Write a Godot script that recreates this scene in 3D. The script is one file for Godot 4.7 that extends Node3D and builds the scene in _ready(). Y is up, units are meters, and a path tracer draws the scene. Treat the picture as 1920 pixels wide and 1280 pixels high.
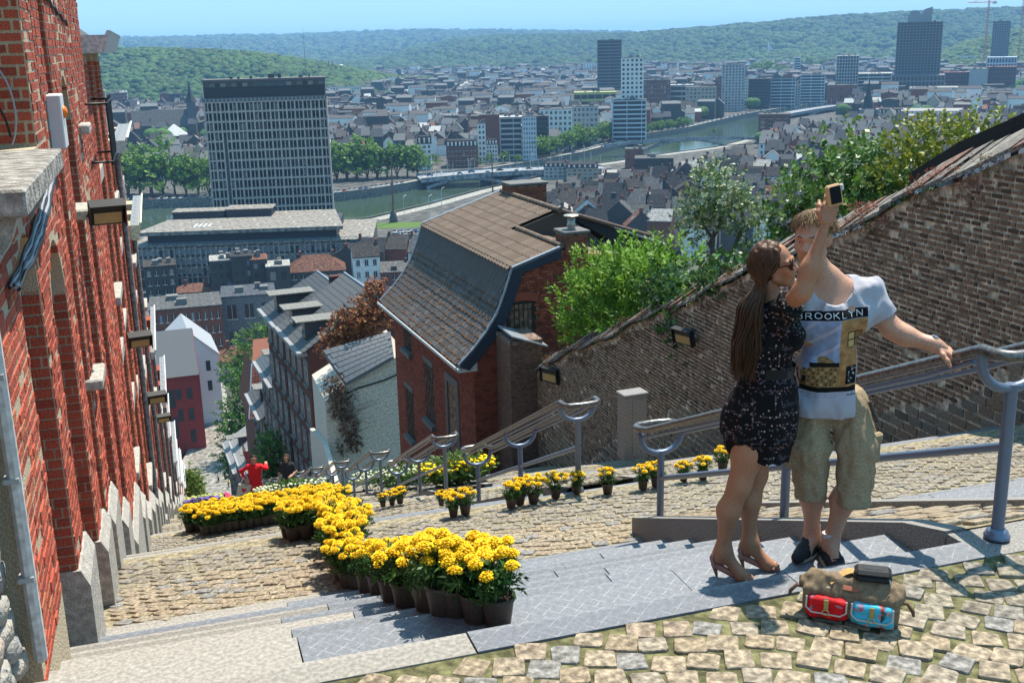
extends Node3D
# Stairway above a river city. The camera stands at the origin; -z runs down the stairs, y is up, metres.

class G:
	var v := PackedVector3Array()
	var n := PackedVector3Array()
	var c := PackedColorArray()
	var u := PackedVector2Array()
	var ix := PackedInt32Array()
	var col := Color.WHITE
	func pt(p: Vector3, nn: Vector3, uv := Vector2.ZERO) -> int:
		v.append(p); n.append(nn); c.append(col); u.append(uv)
		return v.size() - 1
	func tri(a: Vector3, b: Vector3, d: Vector3) -> void:
		var nn := (b - a).cross(d - a).normalized()
		var k := pt(a, nn); pt(b, nn); pt(d, nn)
		ix.append_array([k, k + 2, k + 1])
	# a, b, d, e run counter-clockwise seen from the front
	func quad(a: Vector3, b: Vector3, d: Vector3, e: Vector3, ua := Vector2.ZERO, ub := Vector2(1, 0), ud := Vector2(1, 1), ue := Vector2(0, 1)) -> void:
		var nn := (d - a).cross(e - b).normalized()
		var k := pt(a, nn, ua); pt(b, nn, ub); pt(d, nn, ud); pt(e, nn, ue)
		ix.append_array([k, k + 2, k + 1, k, k + 3, k + 2])
	func box(ctr: Vector3, s: Vector3, B := Basis.IDENTITY) -> void:
		var h := s * 0.5
		var p: Array[Vector3] = []
		for k in 8:
			p.append(ctr + B * Vector3(h.x * (1 if k & 1 else -1), h.y * (1 if k & 2 else -1), h.z * (1 if k & 4 else -1)))
		quad(p[4], p[5], p[7], p[6]); quad(p[1], p[0], p[2], p[3]); quad(p[5], p[1], p[3], p[7])
		quad(p[0], p[4], p[6], p[2]); quad(p[6], p[7], p[3], p[2]); quad(p[0], p[1], p[5], p[4])
	func bx(x0: float, x1: float, y0: float, y1: float, z0: float, z1: float) -> void:
		box(Vector3((x0 + x1) / 2, (y0 + y1) / 2, (z0 + z1) / 2), Vector3(absf(x1 - x0), absf(y1 - y0), absf(z1 - z0)))
	# box with chamfered edges
	func cbox(ctr: Vector3, s: Vector3, b: float, B := Basis.IDENTITY) -> void:
		var h := s * 0.5
		b = minf(b, minf(h.x, minf(h.y, h.z)) * 0.9)
		var P := func(x: float, y: float, z: float) -> Vector3: return ctr + B * Vector3(x, y, z)
		var xs := [-1.0, 1.0]
		for sx in xs:
			for a in [0, 1, 2]:
				var q: Array[Vector3] = []
				for k in [[-1, -1], [1, -1], [1, 1], [-1, 1]]:
					var d := [0.0, 0.0, 0.0]
					d[a] = sx * h[a]
					d[(a + 1) % 3] = k[0] * (h[(a + 1) % 3] - b)
					d[(a + 2) % 3] = k[1] * (h[(a + 2) % 3] - b)
					q.append(P.call(d[0], d[1], d[2]))
				if sx > 0: quad(q[0], q[1], q[2], q[3])
				else: quad(q[3], q[2], q[1], q[0])
		for a in 3:
			var e: int = (a + 1) % 3
			var f: int = (a + 2) % 3
			for se in xs:
				for sf in xs:
					var q: Array[Vector3] = []
					for k in [[-1, 0], [1, 0], [1, 1], [-1, 1]]:
						var d := [0.0, 0.0, 0.0]
						d[a] = k[0] * (h[a] - b)
						d[e] = se * (h[e] - (b if k[1] else 0.0))
						d[f] = sf * (h[f] - (0.0 if k[1] else b))
						q.append(P.call(d[0], d[1], d[2]))
					if se * sf > 0: quad(q[0], q[1], q[2], q[3])
					else: quad(q[3], q[2], q[1], q[0])
		for k in 8:
			var s3 := Vector3(1 if k & 1 else -1, 1 if k & 2 else -1, 1 if k & 4 else -1)
			var q1: Vector3 = P.call(s3.x * h.x, s3.y * (h.y - b), s3.z * (h.z - b))
			var q2: Vector3 = P.call(s3.x * (h.x - b), s3.y * h.y, s3.z * (h.z - b))
			var q3: Vector3 = P.call(s3.x * (h.x - b), s3.y * (h.y - b), s3.z * h.z)
			if s3.x * s3.y * s3.z > 0: tri(q1, q2, q3)
			else: tri(q1, q3, q2)
	# swept round bar; radius may be one number or an array
	func tube(pts: Array, r, sides := 10, closed := false) -> void:
		var m := pts.size()
		var prev := Vector3.ZERO
		var base := v.size()
		var rows := m + 1 if closed else m
		for k in rows:
			var p: Vector3 = pts[k % m]
			var t: Vector3
			if closed: t = (pts[(k + 1) % m] - pts[(k - 1 + m) % m]).normalized()
			else: t = (pts[mini(k + 1, m - 1)] - pts[maxi(k - 1, 0)]).normalized()
			if prev == Vector3.ZERO:
				prev = t.cross(Vector3.UP if absf(t.y) < 0.9 else Vector3.RIGHT).normalized()
			var a := (prev - t * prev.dot(t)).normalized()
			prev = a
			var b := t.cross(a)
			var rr: float = r[k % m] if r is Array else r
			for j in sides + 1:
				var w := TAU * j / sides
				var d := a * cos(w) + b * sin(w)
				pt(p + d * rr, d, Vector2(float(j) / sides, float(k)))
		for k in rows - 1:
			for j in sides:
				var q := base + k * (sides + 1) + j
				ix.append_array([q, q + sides + 1, q + 1, q + 1, q + sides + 1, q + sides + 2])
		if not closed:
			for e in [0, m - 1]:
				var t2: Vector3 = (pts[0] - pts[1] if e == 0 else pts[m - 1] - pts[m - 2]).normalized()
				var k0 := pt(pts[e], t2)
				var first: int = base + e * (sides + 1)
				for j in sides:
					var q1 := pt(v[first + j], t2)
					var q2 := pt(v[first + j + 1], t2)
					if e == 0: ix.append_array([k0, q1, q2])
					else: ix.append_array([k0, q2, q1])
	# profile of (radius, height) turned round y
	func lathe(prof: Array, at := Vector3.ZERO, sides := 16, B := Basis.IDENTITY) -> void:
		var base := v.size()
		var m := prof.size()
		for k in m:
			var d: Vector2 = prof[mini(k + 1, m - 1)] - prof[maxi(k - 1, 0)]
			var nn := Vector2(d.y, -d.x).normalized()
			for j in sides + 1:
				var w := TAU * j / sides
				pt(at + B * Vector3(prof[k].x * cos(w), prof[k].y, prof[k].x * sin(w)), (B * Vector3(nn.x * cos(w), nn.y, nn.x * sin(w))).normalized(), Vector2(float(j) / sides, float(k) / m))
		for k in m - 1:
			for j in sides:
				var q := base + k * (sides + 1) + j
				ix.append_array([q, q + 1, q + sides + 1, q + 1, q + sides + 2, q + sides + 1])
	# polygon (x, y) pulled from z = 0 to z = depth and then placed by xf
	func prism(poly: PackedVector2Array, depth: float, xf := Transform3D.IDENTITY) -> void:
		if Geometry2D.is_polygon_clockwise(poly):
			poly = poly.duplicate(); poly.reverse()
		var t := Geometry2D.triangulate_polygon(poly)
		for k in range(0, t.size(), 3):
			var a := poly[t[k]]
			var b := poly[t[k + 1]]
			var d := poly[t[k + 2]]
			if (b - a).cross(d - a) < 0:
				var sw := b; b = d; d = sw
			tri(xf * Vector3(a.x, a.y, depth), xf * Vector3(b.x, b.y, depth), xf * Vector3(d.x, d.y, depth))
			tri(xf * Vector3(a.x, a.y, 0), xf * Vector3(d.x, d.y, 0), xf * Vector3(b.x, b.y, 0))
		var m := poly.size()
		for k in m:
			var a := poly[k]
			var b := poly[(k + 1) % m]
			quad(xf * Vector3(a.x, a.y, 0), xf * Vector3(b.x, b.y, 0), xf * Vector3(b.x, b.y, depth), xf * Vector3(a.x, a.y, depth))
	# a leaf: two triangles folded along the middle rib
	func leaf(p: Vector3, dir: Vector3, side: Vector3, len: float, wid: float, fold: float) -> void:
		var up := side.cross(dir).normalized()
		var tip := p + dir * len
		var mid := p + dir * len * 0.45 + up * fold * wid
		var a := mid + side * wid * 0.5 - up * fold * wid
		var b := mid - side * wid * 0.5 - up * fold * wid
		tri(p, a, tip); tri(p, tip, b)
	func sphere(at: Vector3, r: Vector3, sides := 12, rows := 8, B := Basis.IDENTITY) -> void:
		var base := v.size()
		for k in rows + 1:
			var f := PI * k / rows
			for j in sides + 1:
				var w := TAU * j / sides
				var d := Vector3(sin(f) * cos(w), -cos(f), sin(f) * sin(w))
				pt(at + B * (d * r), (B * (d / r)).normalized())
		for k in rows:
			for j in sides:
				var q := base + k * (sides + 1) + j
				ix.append_array([q, q + 1, q + sides + 1, q + 1, q + sides + 2, q + sides + 1])
	func add(o: G, xf := Transform3D.IDENTITY) -> void:
		var k := v.size()
		var nb := xf.basis.inverse().transposed()
		for j in o.v.size():
			v.append(xf * o.v[j]); n.append((nb * o.n[j]).normalized())
		c.append_array(o.c); u.append_array(o.u)
		for j in o.ix: ix.append(j + k)
	func mesh(m: Material) -> ArrayMesh:
		var a := []
		a.resize(Mesh.ARRAY_MAX)
		a[Mesh.ARRAY_VERTEX] = v; a[Mesh.ARRAY_NORMAL] = n; a[Mesh.ARRAY_COLOR] = c; a[Mesh.ARRAY_TEX_UV] = u; a[Mesh.ARRAY_INDEX] = ix
		var r := ArrayMesh.new()
		r.add_surface_from_arrays(Mesh.PRIMITIVE_TRIANGLES, a)
		r.surface_set_material(0, m)
		return r

var rng := RandomNumberGenerator.new()
var used := {}
var mats := {}
var tx := {}

func rf(a: float, b: float) -> float: return rng.randf_range(a, b)
func pick(a): return a[rng.randi() % a.size()]
func V(x: float, y: float, z: float) -> Vector3: return Vector3(x, y, z)
func ry(d: float) -> Basis: return Basis(Vector3.UP, deg_to_rad(d))

func numbered(called: String) -> String:
	var k: int = used.get(called, 0)
	used[called] = k + 1
	return called if k == 0 else "%s_%03d" % [called, k]

func tag(o: Node3D, label: String, category: String, group := "") -> Node3D:
	o.set_meta("label", label); o.set_meta("category", category)
	if group: o.set_meta("group", group)
	return o

func thing(called: String, label: String, category: String, at := Vector3.ZERO, turn := 0.0, group := "") -> Node3D:
	var o := Node3D.new()
	o.name = numbered(called)
	add_child(o)
	o.position = at; o.rotation.y = deg_to_rad(turn)
	return tag(o, label, category, group)

func setting(called: String) -> Node3D:
	var o := Node3D.new()
	o.name = numbered(called)
	add_child(o)
	o.set_meta("kind", "structure")
	return o

# one named mesh under a parent (names repeat with numbers inside a thing)
func put(parent: Node3D, called: String, m: Mesh, xf := Transform3D.IDENTITY) -> MeshInstance3D:
	var o := MeshInstance3D.new()
	o.mesh = m
	var cnt: Dictionary = parent.get_meta("cnt") if parent.has_meta("cnt") else {}
	var k: int = cnt.get(called, 0)
	cnt[called] = k + 1
	parent.set_meta("cnt", cnt)
	o.name = called if k == 0 else "%s_%03d" % [called, k]
	o.transform = xf
	parent.add_child(o)
	return o

func part(parent: Node3D, called: String, g: G, m: Material, stuff := false) -> MeshInstance3D:
	if g.ix.is_empty(): return null
	var o := put(parent, called, g.mesh(m))
	if stuff: o.set_meta("kind", "stuff")
	return o

func single(called: String, g: G, m: Material, label: String, category: String, group := "") -> MeshInstance3D:
	var o := MeshInstance3D.new()
	o.mesh = g.mesh(m)
	o.name = numbered(called)
	add_child(o)
	tag(o, label, category, group)
	return o

func struct(called: String, g: G, m: Material, kind := "structure") -> MeshInstance3D:
	var o := MeshInstance3D.new()
	o.mesh = g.mesh(m)
	o.name = numbered(called)
	add_child(o)
	o.set_meta("kind", kind)
	return o

func dup(o: Node3D, called: String, at: Vector3, turn := 0.0, label := "", sc := 1.0) -> Node3D:
	var r := o.duplicate() as Node3D
	r.name = numbered(called)
	add_child(r)
	r.position = at; r.rotation.y = deg_to_rad(turn); r.scale = Vector3.ONE * sc
	if label: r.set_meta("label", label)
	return r

func noise_tex(key: String, freq: float, lo: float, hi: float, oct := 4, kind := FastNoiseLite.TYPE_SIMPLEX_SMOOTH, size := 512, normal := 0.0) -> NoiseTexture2D:
	if tx.has(key): return tx[key]
	var f := FastNoiseLite.new()
	f.noise_type = kind
	f.frequency = freq
	f.fractal_octaves = oct
	f.seed = key.hash() % 1000
	var t := NoiseTexture2D.new()
	t.width = size; t.height = size
	t.seamless = true
	t.noise = f
	if normal > 0.0:
		t.as_normal_map = true
		t.bump_strength = normal
	else:
		var g := Gradient.new()
		g.set_color(0, Color(lo, lo, lo)); g.set_color(1, Color(hi, hi, hi))
		t.color_ramp = g
	tx[key] = t
	return t

# material with world-space grain. lin: linear base colour; grain: name of a tone map; scale: repeats per metre
func M(key: String, lin: Color, rough := 0.9, grain := "", scale := 1.0, bump := "", bscale := 1.0, metal := 0.0, bdepth := 1.0) -> StandardMaterial3D:
	if mats.has(key): return mats[key]
	var m := StandardMaterial3D.new()
	m.resource_name = key
	var av: float = {"fine": 0.83, "blotch": 0.71, "soft": 0.86}.get(grain, 1.0)
	m.albedo_color = (lin * (1.0 / av)).linear_to_srgb().clamp(Color.BLACK, Color.WHITE)
	m.albedo_color.a = 1.0
	m.vertex_color_use_as_albedo = true
	m.roughness = rough
	m.metallic = metal
	m.metallic_specular = 0.35
	if grain or bump:
		m.uv1_triplanar = true
		m.uv1_world_triplanar = true
		m.uv1_scale = Vector3.ONE * scale
	if grain: m.albedo_texture = tx[grain]
	if bump:
		m.normal_enabled = true
		m.normal_texture = tx[bump]
		m.normal_scale = bdepth
	mats[key] = m
	return m

func ordw(k: int) -> String:
	var a := ["first", "second", "third", "fourth", "fifth", "sixth", "seventh", "eighth", "ninth", "tenth", "eleventh", "twelfth", "thirteenth", "fourteenth", "fifteenth", "sixteenth", "seventeenth", "eighteenth", "nineteenth", "twentieth"]
	return a[k] if k < 20 else "twenty " + a[k - 20]

func L(r: float, g: float, b: float) -> Color: return Color(r, g, b)

func make_textures() -> void:
	noise_tex("fine", 0.06, 0.66, 1.0, 4)
	noise_tex("blotch", 0.012, 0.42, 1.0, 5)
	noise_tex("soft", 0.02, 0.72, 1.0, 3)
	noise_tex("nfine", 0.07, 0, 0, 4, FastNoiseLite.TYPE_SIMPLEX_SMOOTH, 512, 5.0)
	noise_tex("nrough", 0.025, 0, 0, 5, FastNoiseLite.TYPE_SIMPLEX_SMOOTH, 512, 9.0)
	noise_tex("nripple", 0.03, 0, 0, 3, FastNoiseLite.TYPE_SIMPLEX, 512, 3.0)

func _ready() -> void:
	rng.seed = 20240
	var cam := Camera3D.new()
	cam.name = "camera"
	cam.fov = 34.26
	cam.near = 0.1
	cam.far = 16000.0
	cam.current = true
	add_child(cam)
	var pitch := deg_to_rad(-15.1)
	var yaw := deg_to_rad(-17.3)
	cam.basis = Basis(Vector3.UP, yaw) * Basis(Vector3.RIGHT, pitch) * Basis(Vector3.BACK, deg_to_rad(-1.35))
	var env := Environment.new()
	var sky := Sky.new()
	var ps := ProceduralSkyMaterial.new()
	ps.sky_top_color = Color(0.40, 0.58, 0.70)
	ps.sky_horizon_color = Color(0.52, 0.625, 0.68)
	ps.sky_curve = 0.06
	ps.ground_horizon_color = Color(0.62, 0.74, 0.80)
	ps.ground_bottom_color = Color(0.22, 0.24, 0.22)
	ps.sky_energy_multiplier = 1.2
	ps.sun_angle_max = 3.0
	sky.sky_material = ps
	env.background_mode = Environment.BG_SKY
	env.sky = sky
	env.tonemap_mode = Environment.TONE_MAPPER_LINEAR
	env.tonemap_exposure = 1.9
	env.sdfgi_enabled = true
	env.ssao_enabled = true
	env.ssil_enabled = true
	env.fog_enabled = true
	env.fog_density = 0.0001
	env.fog_light_color = Color(0.55, 0.74, 0.92)
	var we := WorldEnvironment.new()
	we.name = "world"
	we.environment = env
	add_child(we)
	var sun := DirectionalLight3D.new()
	sun.name = "sun"
	sun.light_energy = 1.6
	sun.light_color = Color(1.0, 0.965, 0.90)
	sun.light_angular_distance = 0.5
	sun.shadow_enabled = true
	add_child(sun)
	sun.look_at_from_position(Vector3(0.33, 1.0, -0.32) * 10, Vector3.ZERO)
	make_textures()
	stairs()
	left_houses()
	city()
	right_wall()
	brick_corner_house()
	right_row()
	plants()
	railings()
	people()
	flower_pots()
	shoulder_bag()


const LX := -0.80       # foot of the left houses
const SX0 := 3.84       # ramp under the railing
const SX1 := 4.9
const RX := 10.4        # face of the right wall

func za(k: int) -> float: return -4.43 - 6.25 * k
func ya(k: int) -> float: return -2.6 if k == 0 else -4.8 - 2.5 * (k - 1)
func flight_of(k: int) -> Array:   # risers, first tread, tread, rise
	if k == 0: return [8, 0.62, 0.49, 0.2225]
	return [9, 0.56, 0.44, 0.2225]
func flight_end(k: int) -> Vector2:   # z and y of the lowest nosing
	var f := flight_of(k)
	return Vector2(za(k) - f[1] - f[2] * (f[0] - 1), ya(k) - f[3] * f[0])

# height of the walking surface
func gy(z: float) -> float:
	if z > za(0): return -2.6
	var k := int(floor((za(0) - z) / 6.25))
	k = clampi(k, 0, 27)
	var f := flight_of(k)
	var d := za(k) - z
	var e := flight_end(k)
	if d < f[1]: return ya(k) - f[3]
	var j := int((d - f[1]) / f[2]) + 2
	if j <= f[0]: return ya(k) - f[3] * j
	var t := clampf((e.x - 0.42 - z) / (e.x - 0.42 - za(k + 1)), 0, 1)
	return lerpf(e.y, ya(k + 1), t)

# smooth line along the nosings
func slope_y(z: float) -> float:
	if z > za(0): return -2.6
	var k := int(floor((za(0) - z) / 6.25))
	var e := flight_end(k)
	if z > e.x: return lerpf(ya(k), e.y, (za(k) - z) / (za(k) - e.x))
	return lerpf(e.y, ya(k + 1), (e.x - z) / (e.x - za(k + 1)))

func diamond_texture() -> ImageTexture:
	# pale dust in crossed grooves on blue stone
	var im := Image.create(256, 256, false, Image.FORMAT_RGB8)
	var f := FastNoiseLite.new()
	f.frequency = 0.02
	for y in 256:
		for x in 256:
			var w := f.get_noise_2d(x, y) * 3.0
			var a := fposmod(x * 1.0 + y * 1.0 + w, 64.0)
			var b := fposmod(x * 1.0 - y * 1.0 + w, 64.0)
			var wear := clampf(0.55 + 1.4 * f.get_noise_2d(x * 0.8 + 900, y * 0.8), 0.0, 1.0)
			var base := 0.62 + 0.13 * f.get_noise_2d(x * 9.0, y * 9.0) + 0.10 * f.get_noise_2d(x * 2.0 + 50, y * 2.0)
			var g := 0.0
			if minf(a, 64 - a) < 2.3 or minf(b, 64 - b) < 2.3: g = 0.22 * wear
			im.set_pixel(x, y, Color(base * 0.97 + g, base + g * 0.97, base * 1.06 + g * 0.82))
	return ImageTexture.create_from_image(im)

var cob_meshes: Array[ArrayMesh] = []
var cob_mats: Array[Material] = []
var cob_g: Array = []

func make_cobbles() -> void:
	for k in 9:
		var t := rf(0.9, 1.12)
		var warm := rf(-0.03, 0.03)
		var grey := k % 9 == 3
		var c := Color(0.315, 0.272, 0.215) * t
		if grey: c = Color(0.26, 0.245, 0.225) * t
		if k == 4: c = Color(0.33, 0.265, 0.20)
		cob_mats.append(M("cobble %d" % k, Color(c.r + warm, c.g, c.b - warm), 0.86, "blotch", 2.9, "nrough", 2.6, 0.0, 0.9))
	for k in 8:
		var g := G.new()
		var out: Array[Vector2] = []
		for q in [[-1, -1], [1, -1], [1, 1], [-1, 1]]:
			var cx := Vector2(q[0], q[1]) * 0.5 * Vector2(rf(0.80, 1.0), rf(0.80, 1.0))
			var cut := rf(0.03, 0.11)
			var a := cx - Vector2(q[0], 0) * cut
			var b := cx - Vector2(0, q[1]) * cut
			if q[0] * q[1] > 0: out.append(b); out.append(a)
			else: out.append(a); out.append(b)
		var tilt := Vector2(rf(-0.05, 0.05), rf(-0.05, 0.05))
		var rings: Array = []
		for lv in [[1.0, -0.5], [1.0, 0.04], [0.96, 0.125], [0.8, 0.15]]:
			var ring: Array[Vector3] = []
			for p in out:
				var w: Vector2 = p * lv[0]
				ring.append(V(w.x, lv[1] + (w.dot(tilt) if lv[1] > 0 else 0.0) + (rf(-0.02, 0.02) if lv[1] > 0.1 else 0.0), w.y))
			rings.append(ring)
		for l in 3:
			for j in 8:
				var j2 := (j + 1) % 8
				g.quad(rings[l][j2], rings[l][j], rings[l + 1][j], rings[l + 1][j2])
		var top := V(0, 0.155, 0)
		for j in 8: g.tri(rings[3][(j + 1) % 8], rings[3][j], top)
		cob_g.append(g)
		cob_meshes.append(g.mesh(null))

# stones set in wavering diagonal rows; the nearest `most` are parts, the rest one part
func lay(parent: Node3D, x0: float, x1: float, z0: float, z1: float, y_of: Callable, sx: float, sz: float, most: int, turn := 0.35, fan := true) -> void:
	var rest := G.new()
	var list := []
	var ctr := Vector2((x0 + x1) / 2, (z0 + z1) / 2)
	var R := Vector2(x1 - x0, z1 - z0).length() / 2 + 0.4
	var na := int(R / sx) + 1
	var nb := int(R / sz) + 1
	for a in range(-na, na + 1):
		for b in range(-nb, nb + 1):
			var p := Vector2((a + (0.5 if b & 1 else 0.0)) * sx + rf(-0.012, 0.012), b * sz + rf(-0.012, 0.012))
			if fan: p.y += 0.10 * sin(p.x * 2.2) + 0.05 * sin(p.x * 4.7 + 1.0)
			p = ctr + p.rotated(turn)
			if p.x < x0 + sx * 0.3 or p.x > x1 - sx * 0.3 or p.y < z0 + sz * 0.25 or p.y > z1 - sz * 0.25: continue
			list.append([Vector2(p.x - 1.2, p.y).length(), p])
	list.sort_custom(func(q, w): return q[0] < w[0])
	for k in list.size():
		var p: Vector2 = list[k][1]
		var slope := 0.0
		if fan: slope = 0.22 * cos((p.x - ctr.x) * 2.2)
		var y: float = y_of.call(p.y)
		var dy: float = (y_of.call(p.y - 0.05) - y_of.call(p.y + 0.05)) / 0.1
		var B := Basis(Vector3.RIGHT, atan(dy)) * Basis(Vector3.UP, -turn - slope + rf(-0.16, 0.16))
		B = B * Basis.from_scale(V(sx * rf(0.92, 1.10), 0.06, sz * rf(0.92, 1.10)))
		var xf := Transform3D(B, V(p.x, y + rf(-0.007, 0.005), p.y))
		var mi := rng.randi() % 8
		var ci := rng.randi() % 9
		if k < most:
			var o := put(parent, "cobblestone", cob_meshes[mi], xf)
			o.material_override = cob_mats[ci]
		else:
			var cc: Color = [L(1, 1, 1), L(1.08, 1.02, 0.95), L(0.9, 0.93, 1.0), L(0.85, 0.83, 0.8), L(1.08, 1.0, 0.9)][ci % 5]
			var gg: G = cob_g[mi]
			gg.col = cc
			for j in gg.c.size(): gg.c[j] = cc
			rest.add(gg, xf)
	if rest.ix.size():
		part(parent, "cobble_paving", rest, M("cobble rest", L(0.30, 0.262, 0.21), 0.86, "blotch", 2.9, "nrough", 2.6, 0.0, 0.9), true)

func slab_row(parent: Node3D, x0: float, x1: float, z0: float, z1: float, y: float, thick: float, stone: Material, plain: Material, single_row: bool) -> void:
	var x := x0
	var all := G.new()
	var tone0 := rf(0.68, 1.12)
	while x < x1 - 0.05:
		var w := rf(1.1, 2.3)
		if x1 - x - w < 0.7: w = x1 - x
		var g := G.new()
		var tone := rf(0.8, 1.12) * tone0
		g.col = Color(tone, tone, tone * rf(0.98, 1.04))
		var a := x + 0.004
		var b := x + w - 0.004
		var e := 0.018
		var dy := rf(-0.004, 0.004)
		var yt := y + dy
		var S := 2.6
		var uo := rf(0, 1)
		var Q := func(px: float, pz: float) -> Vector2: return Vector2(px * S + uo, (pz - z0) * S * 1.0)
		# top, worn nosing, front
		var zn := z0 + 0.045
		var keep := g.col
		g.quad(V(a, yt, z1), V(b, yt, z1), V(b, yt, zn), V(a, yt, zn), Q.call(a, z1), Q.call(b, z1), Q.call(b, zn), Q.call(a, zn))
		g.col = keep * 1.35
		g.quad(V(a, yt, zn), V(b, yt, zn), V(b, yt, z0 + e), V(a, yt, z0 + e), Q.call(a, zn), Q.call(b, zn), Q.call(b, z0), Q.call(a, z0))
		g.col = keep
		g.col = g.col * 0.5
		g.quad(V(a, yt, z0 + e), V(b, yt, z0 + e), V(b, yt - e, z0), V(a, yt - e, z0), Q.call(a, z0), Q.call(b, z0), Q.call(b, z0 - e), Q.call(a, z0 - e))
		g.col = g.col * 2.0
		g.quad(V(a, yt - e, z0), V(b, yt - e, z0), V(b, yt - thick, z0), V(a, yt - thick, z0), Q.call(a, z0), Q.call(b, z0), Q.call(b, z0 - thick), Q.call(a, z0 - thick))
		g.quad(V(a, yt - thick, z1), V(a, yt, z1), V(a, yt, z0), V(a, yt - thick, z0))
		g.quad(V(b, yt, z1), V(b, yt - thick, z1), V(b, yt - thick, z0), V(b, yt, z0))
		g.quad(V(a, yt - thick, z1), V(b, yt - thick, z1), V(b, yt, z1), V(a, yt, z1))
		var worn := x + w < 1.7 and rng.randf() < 0.85
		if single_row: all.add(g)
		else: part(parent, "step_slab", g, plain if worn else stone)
		x += w
	if single_row: part(parent, "step_slab", all, plain if x1 < 5 else stone)

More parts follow.
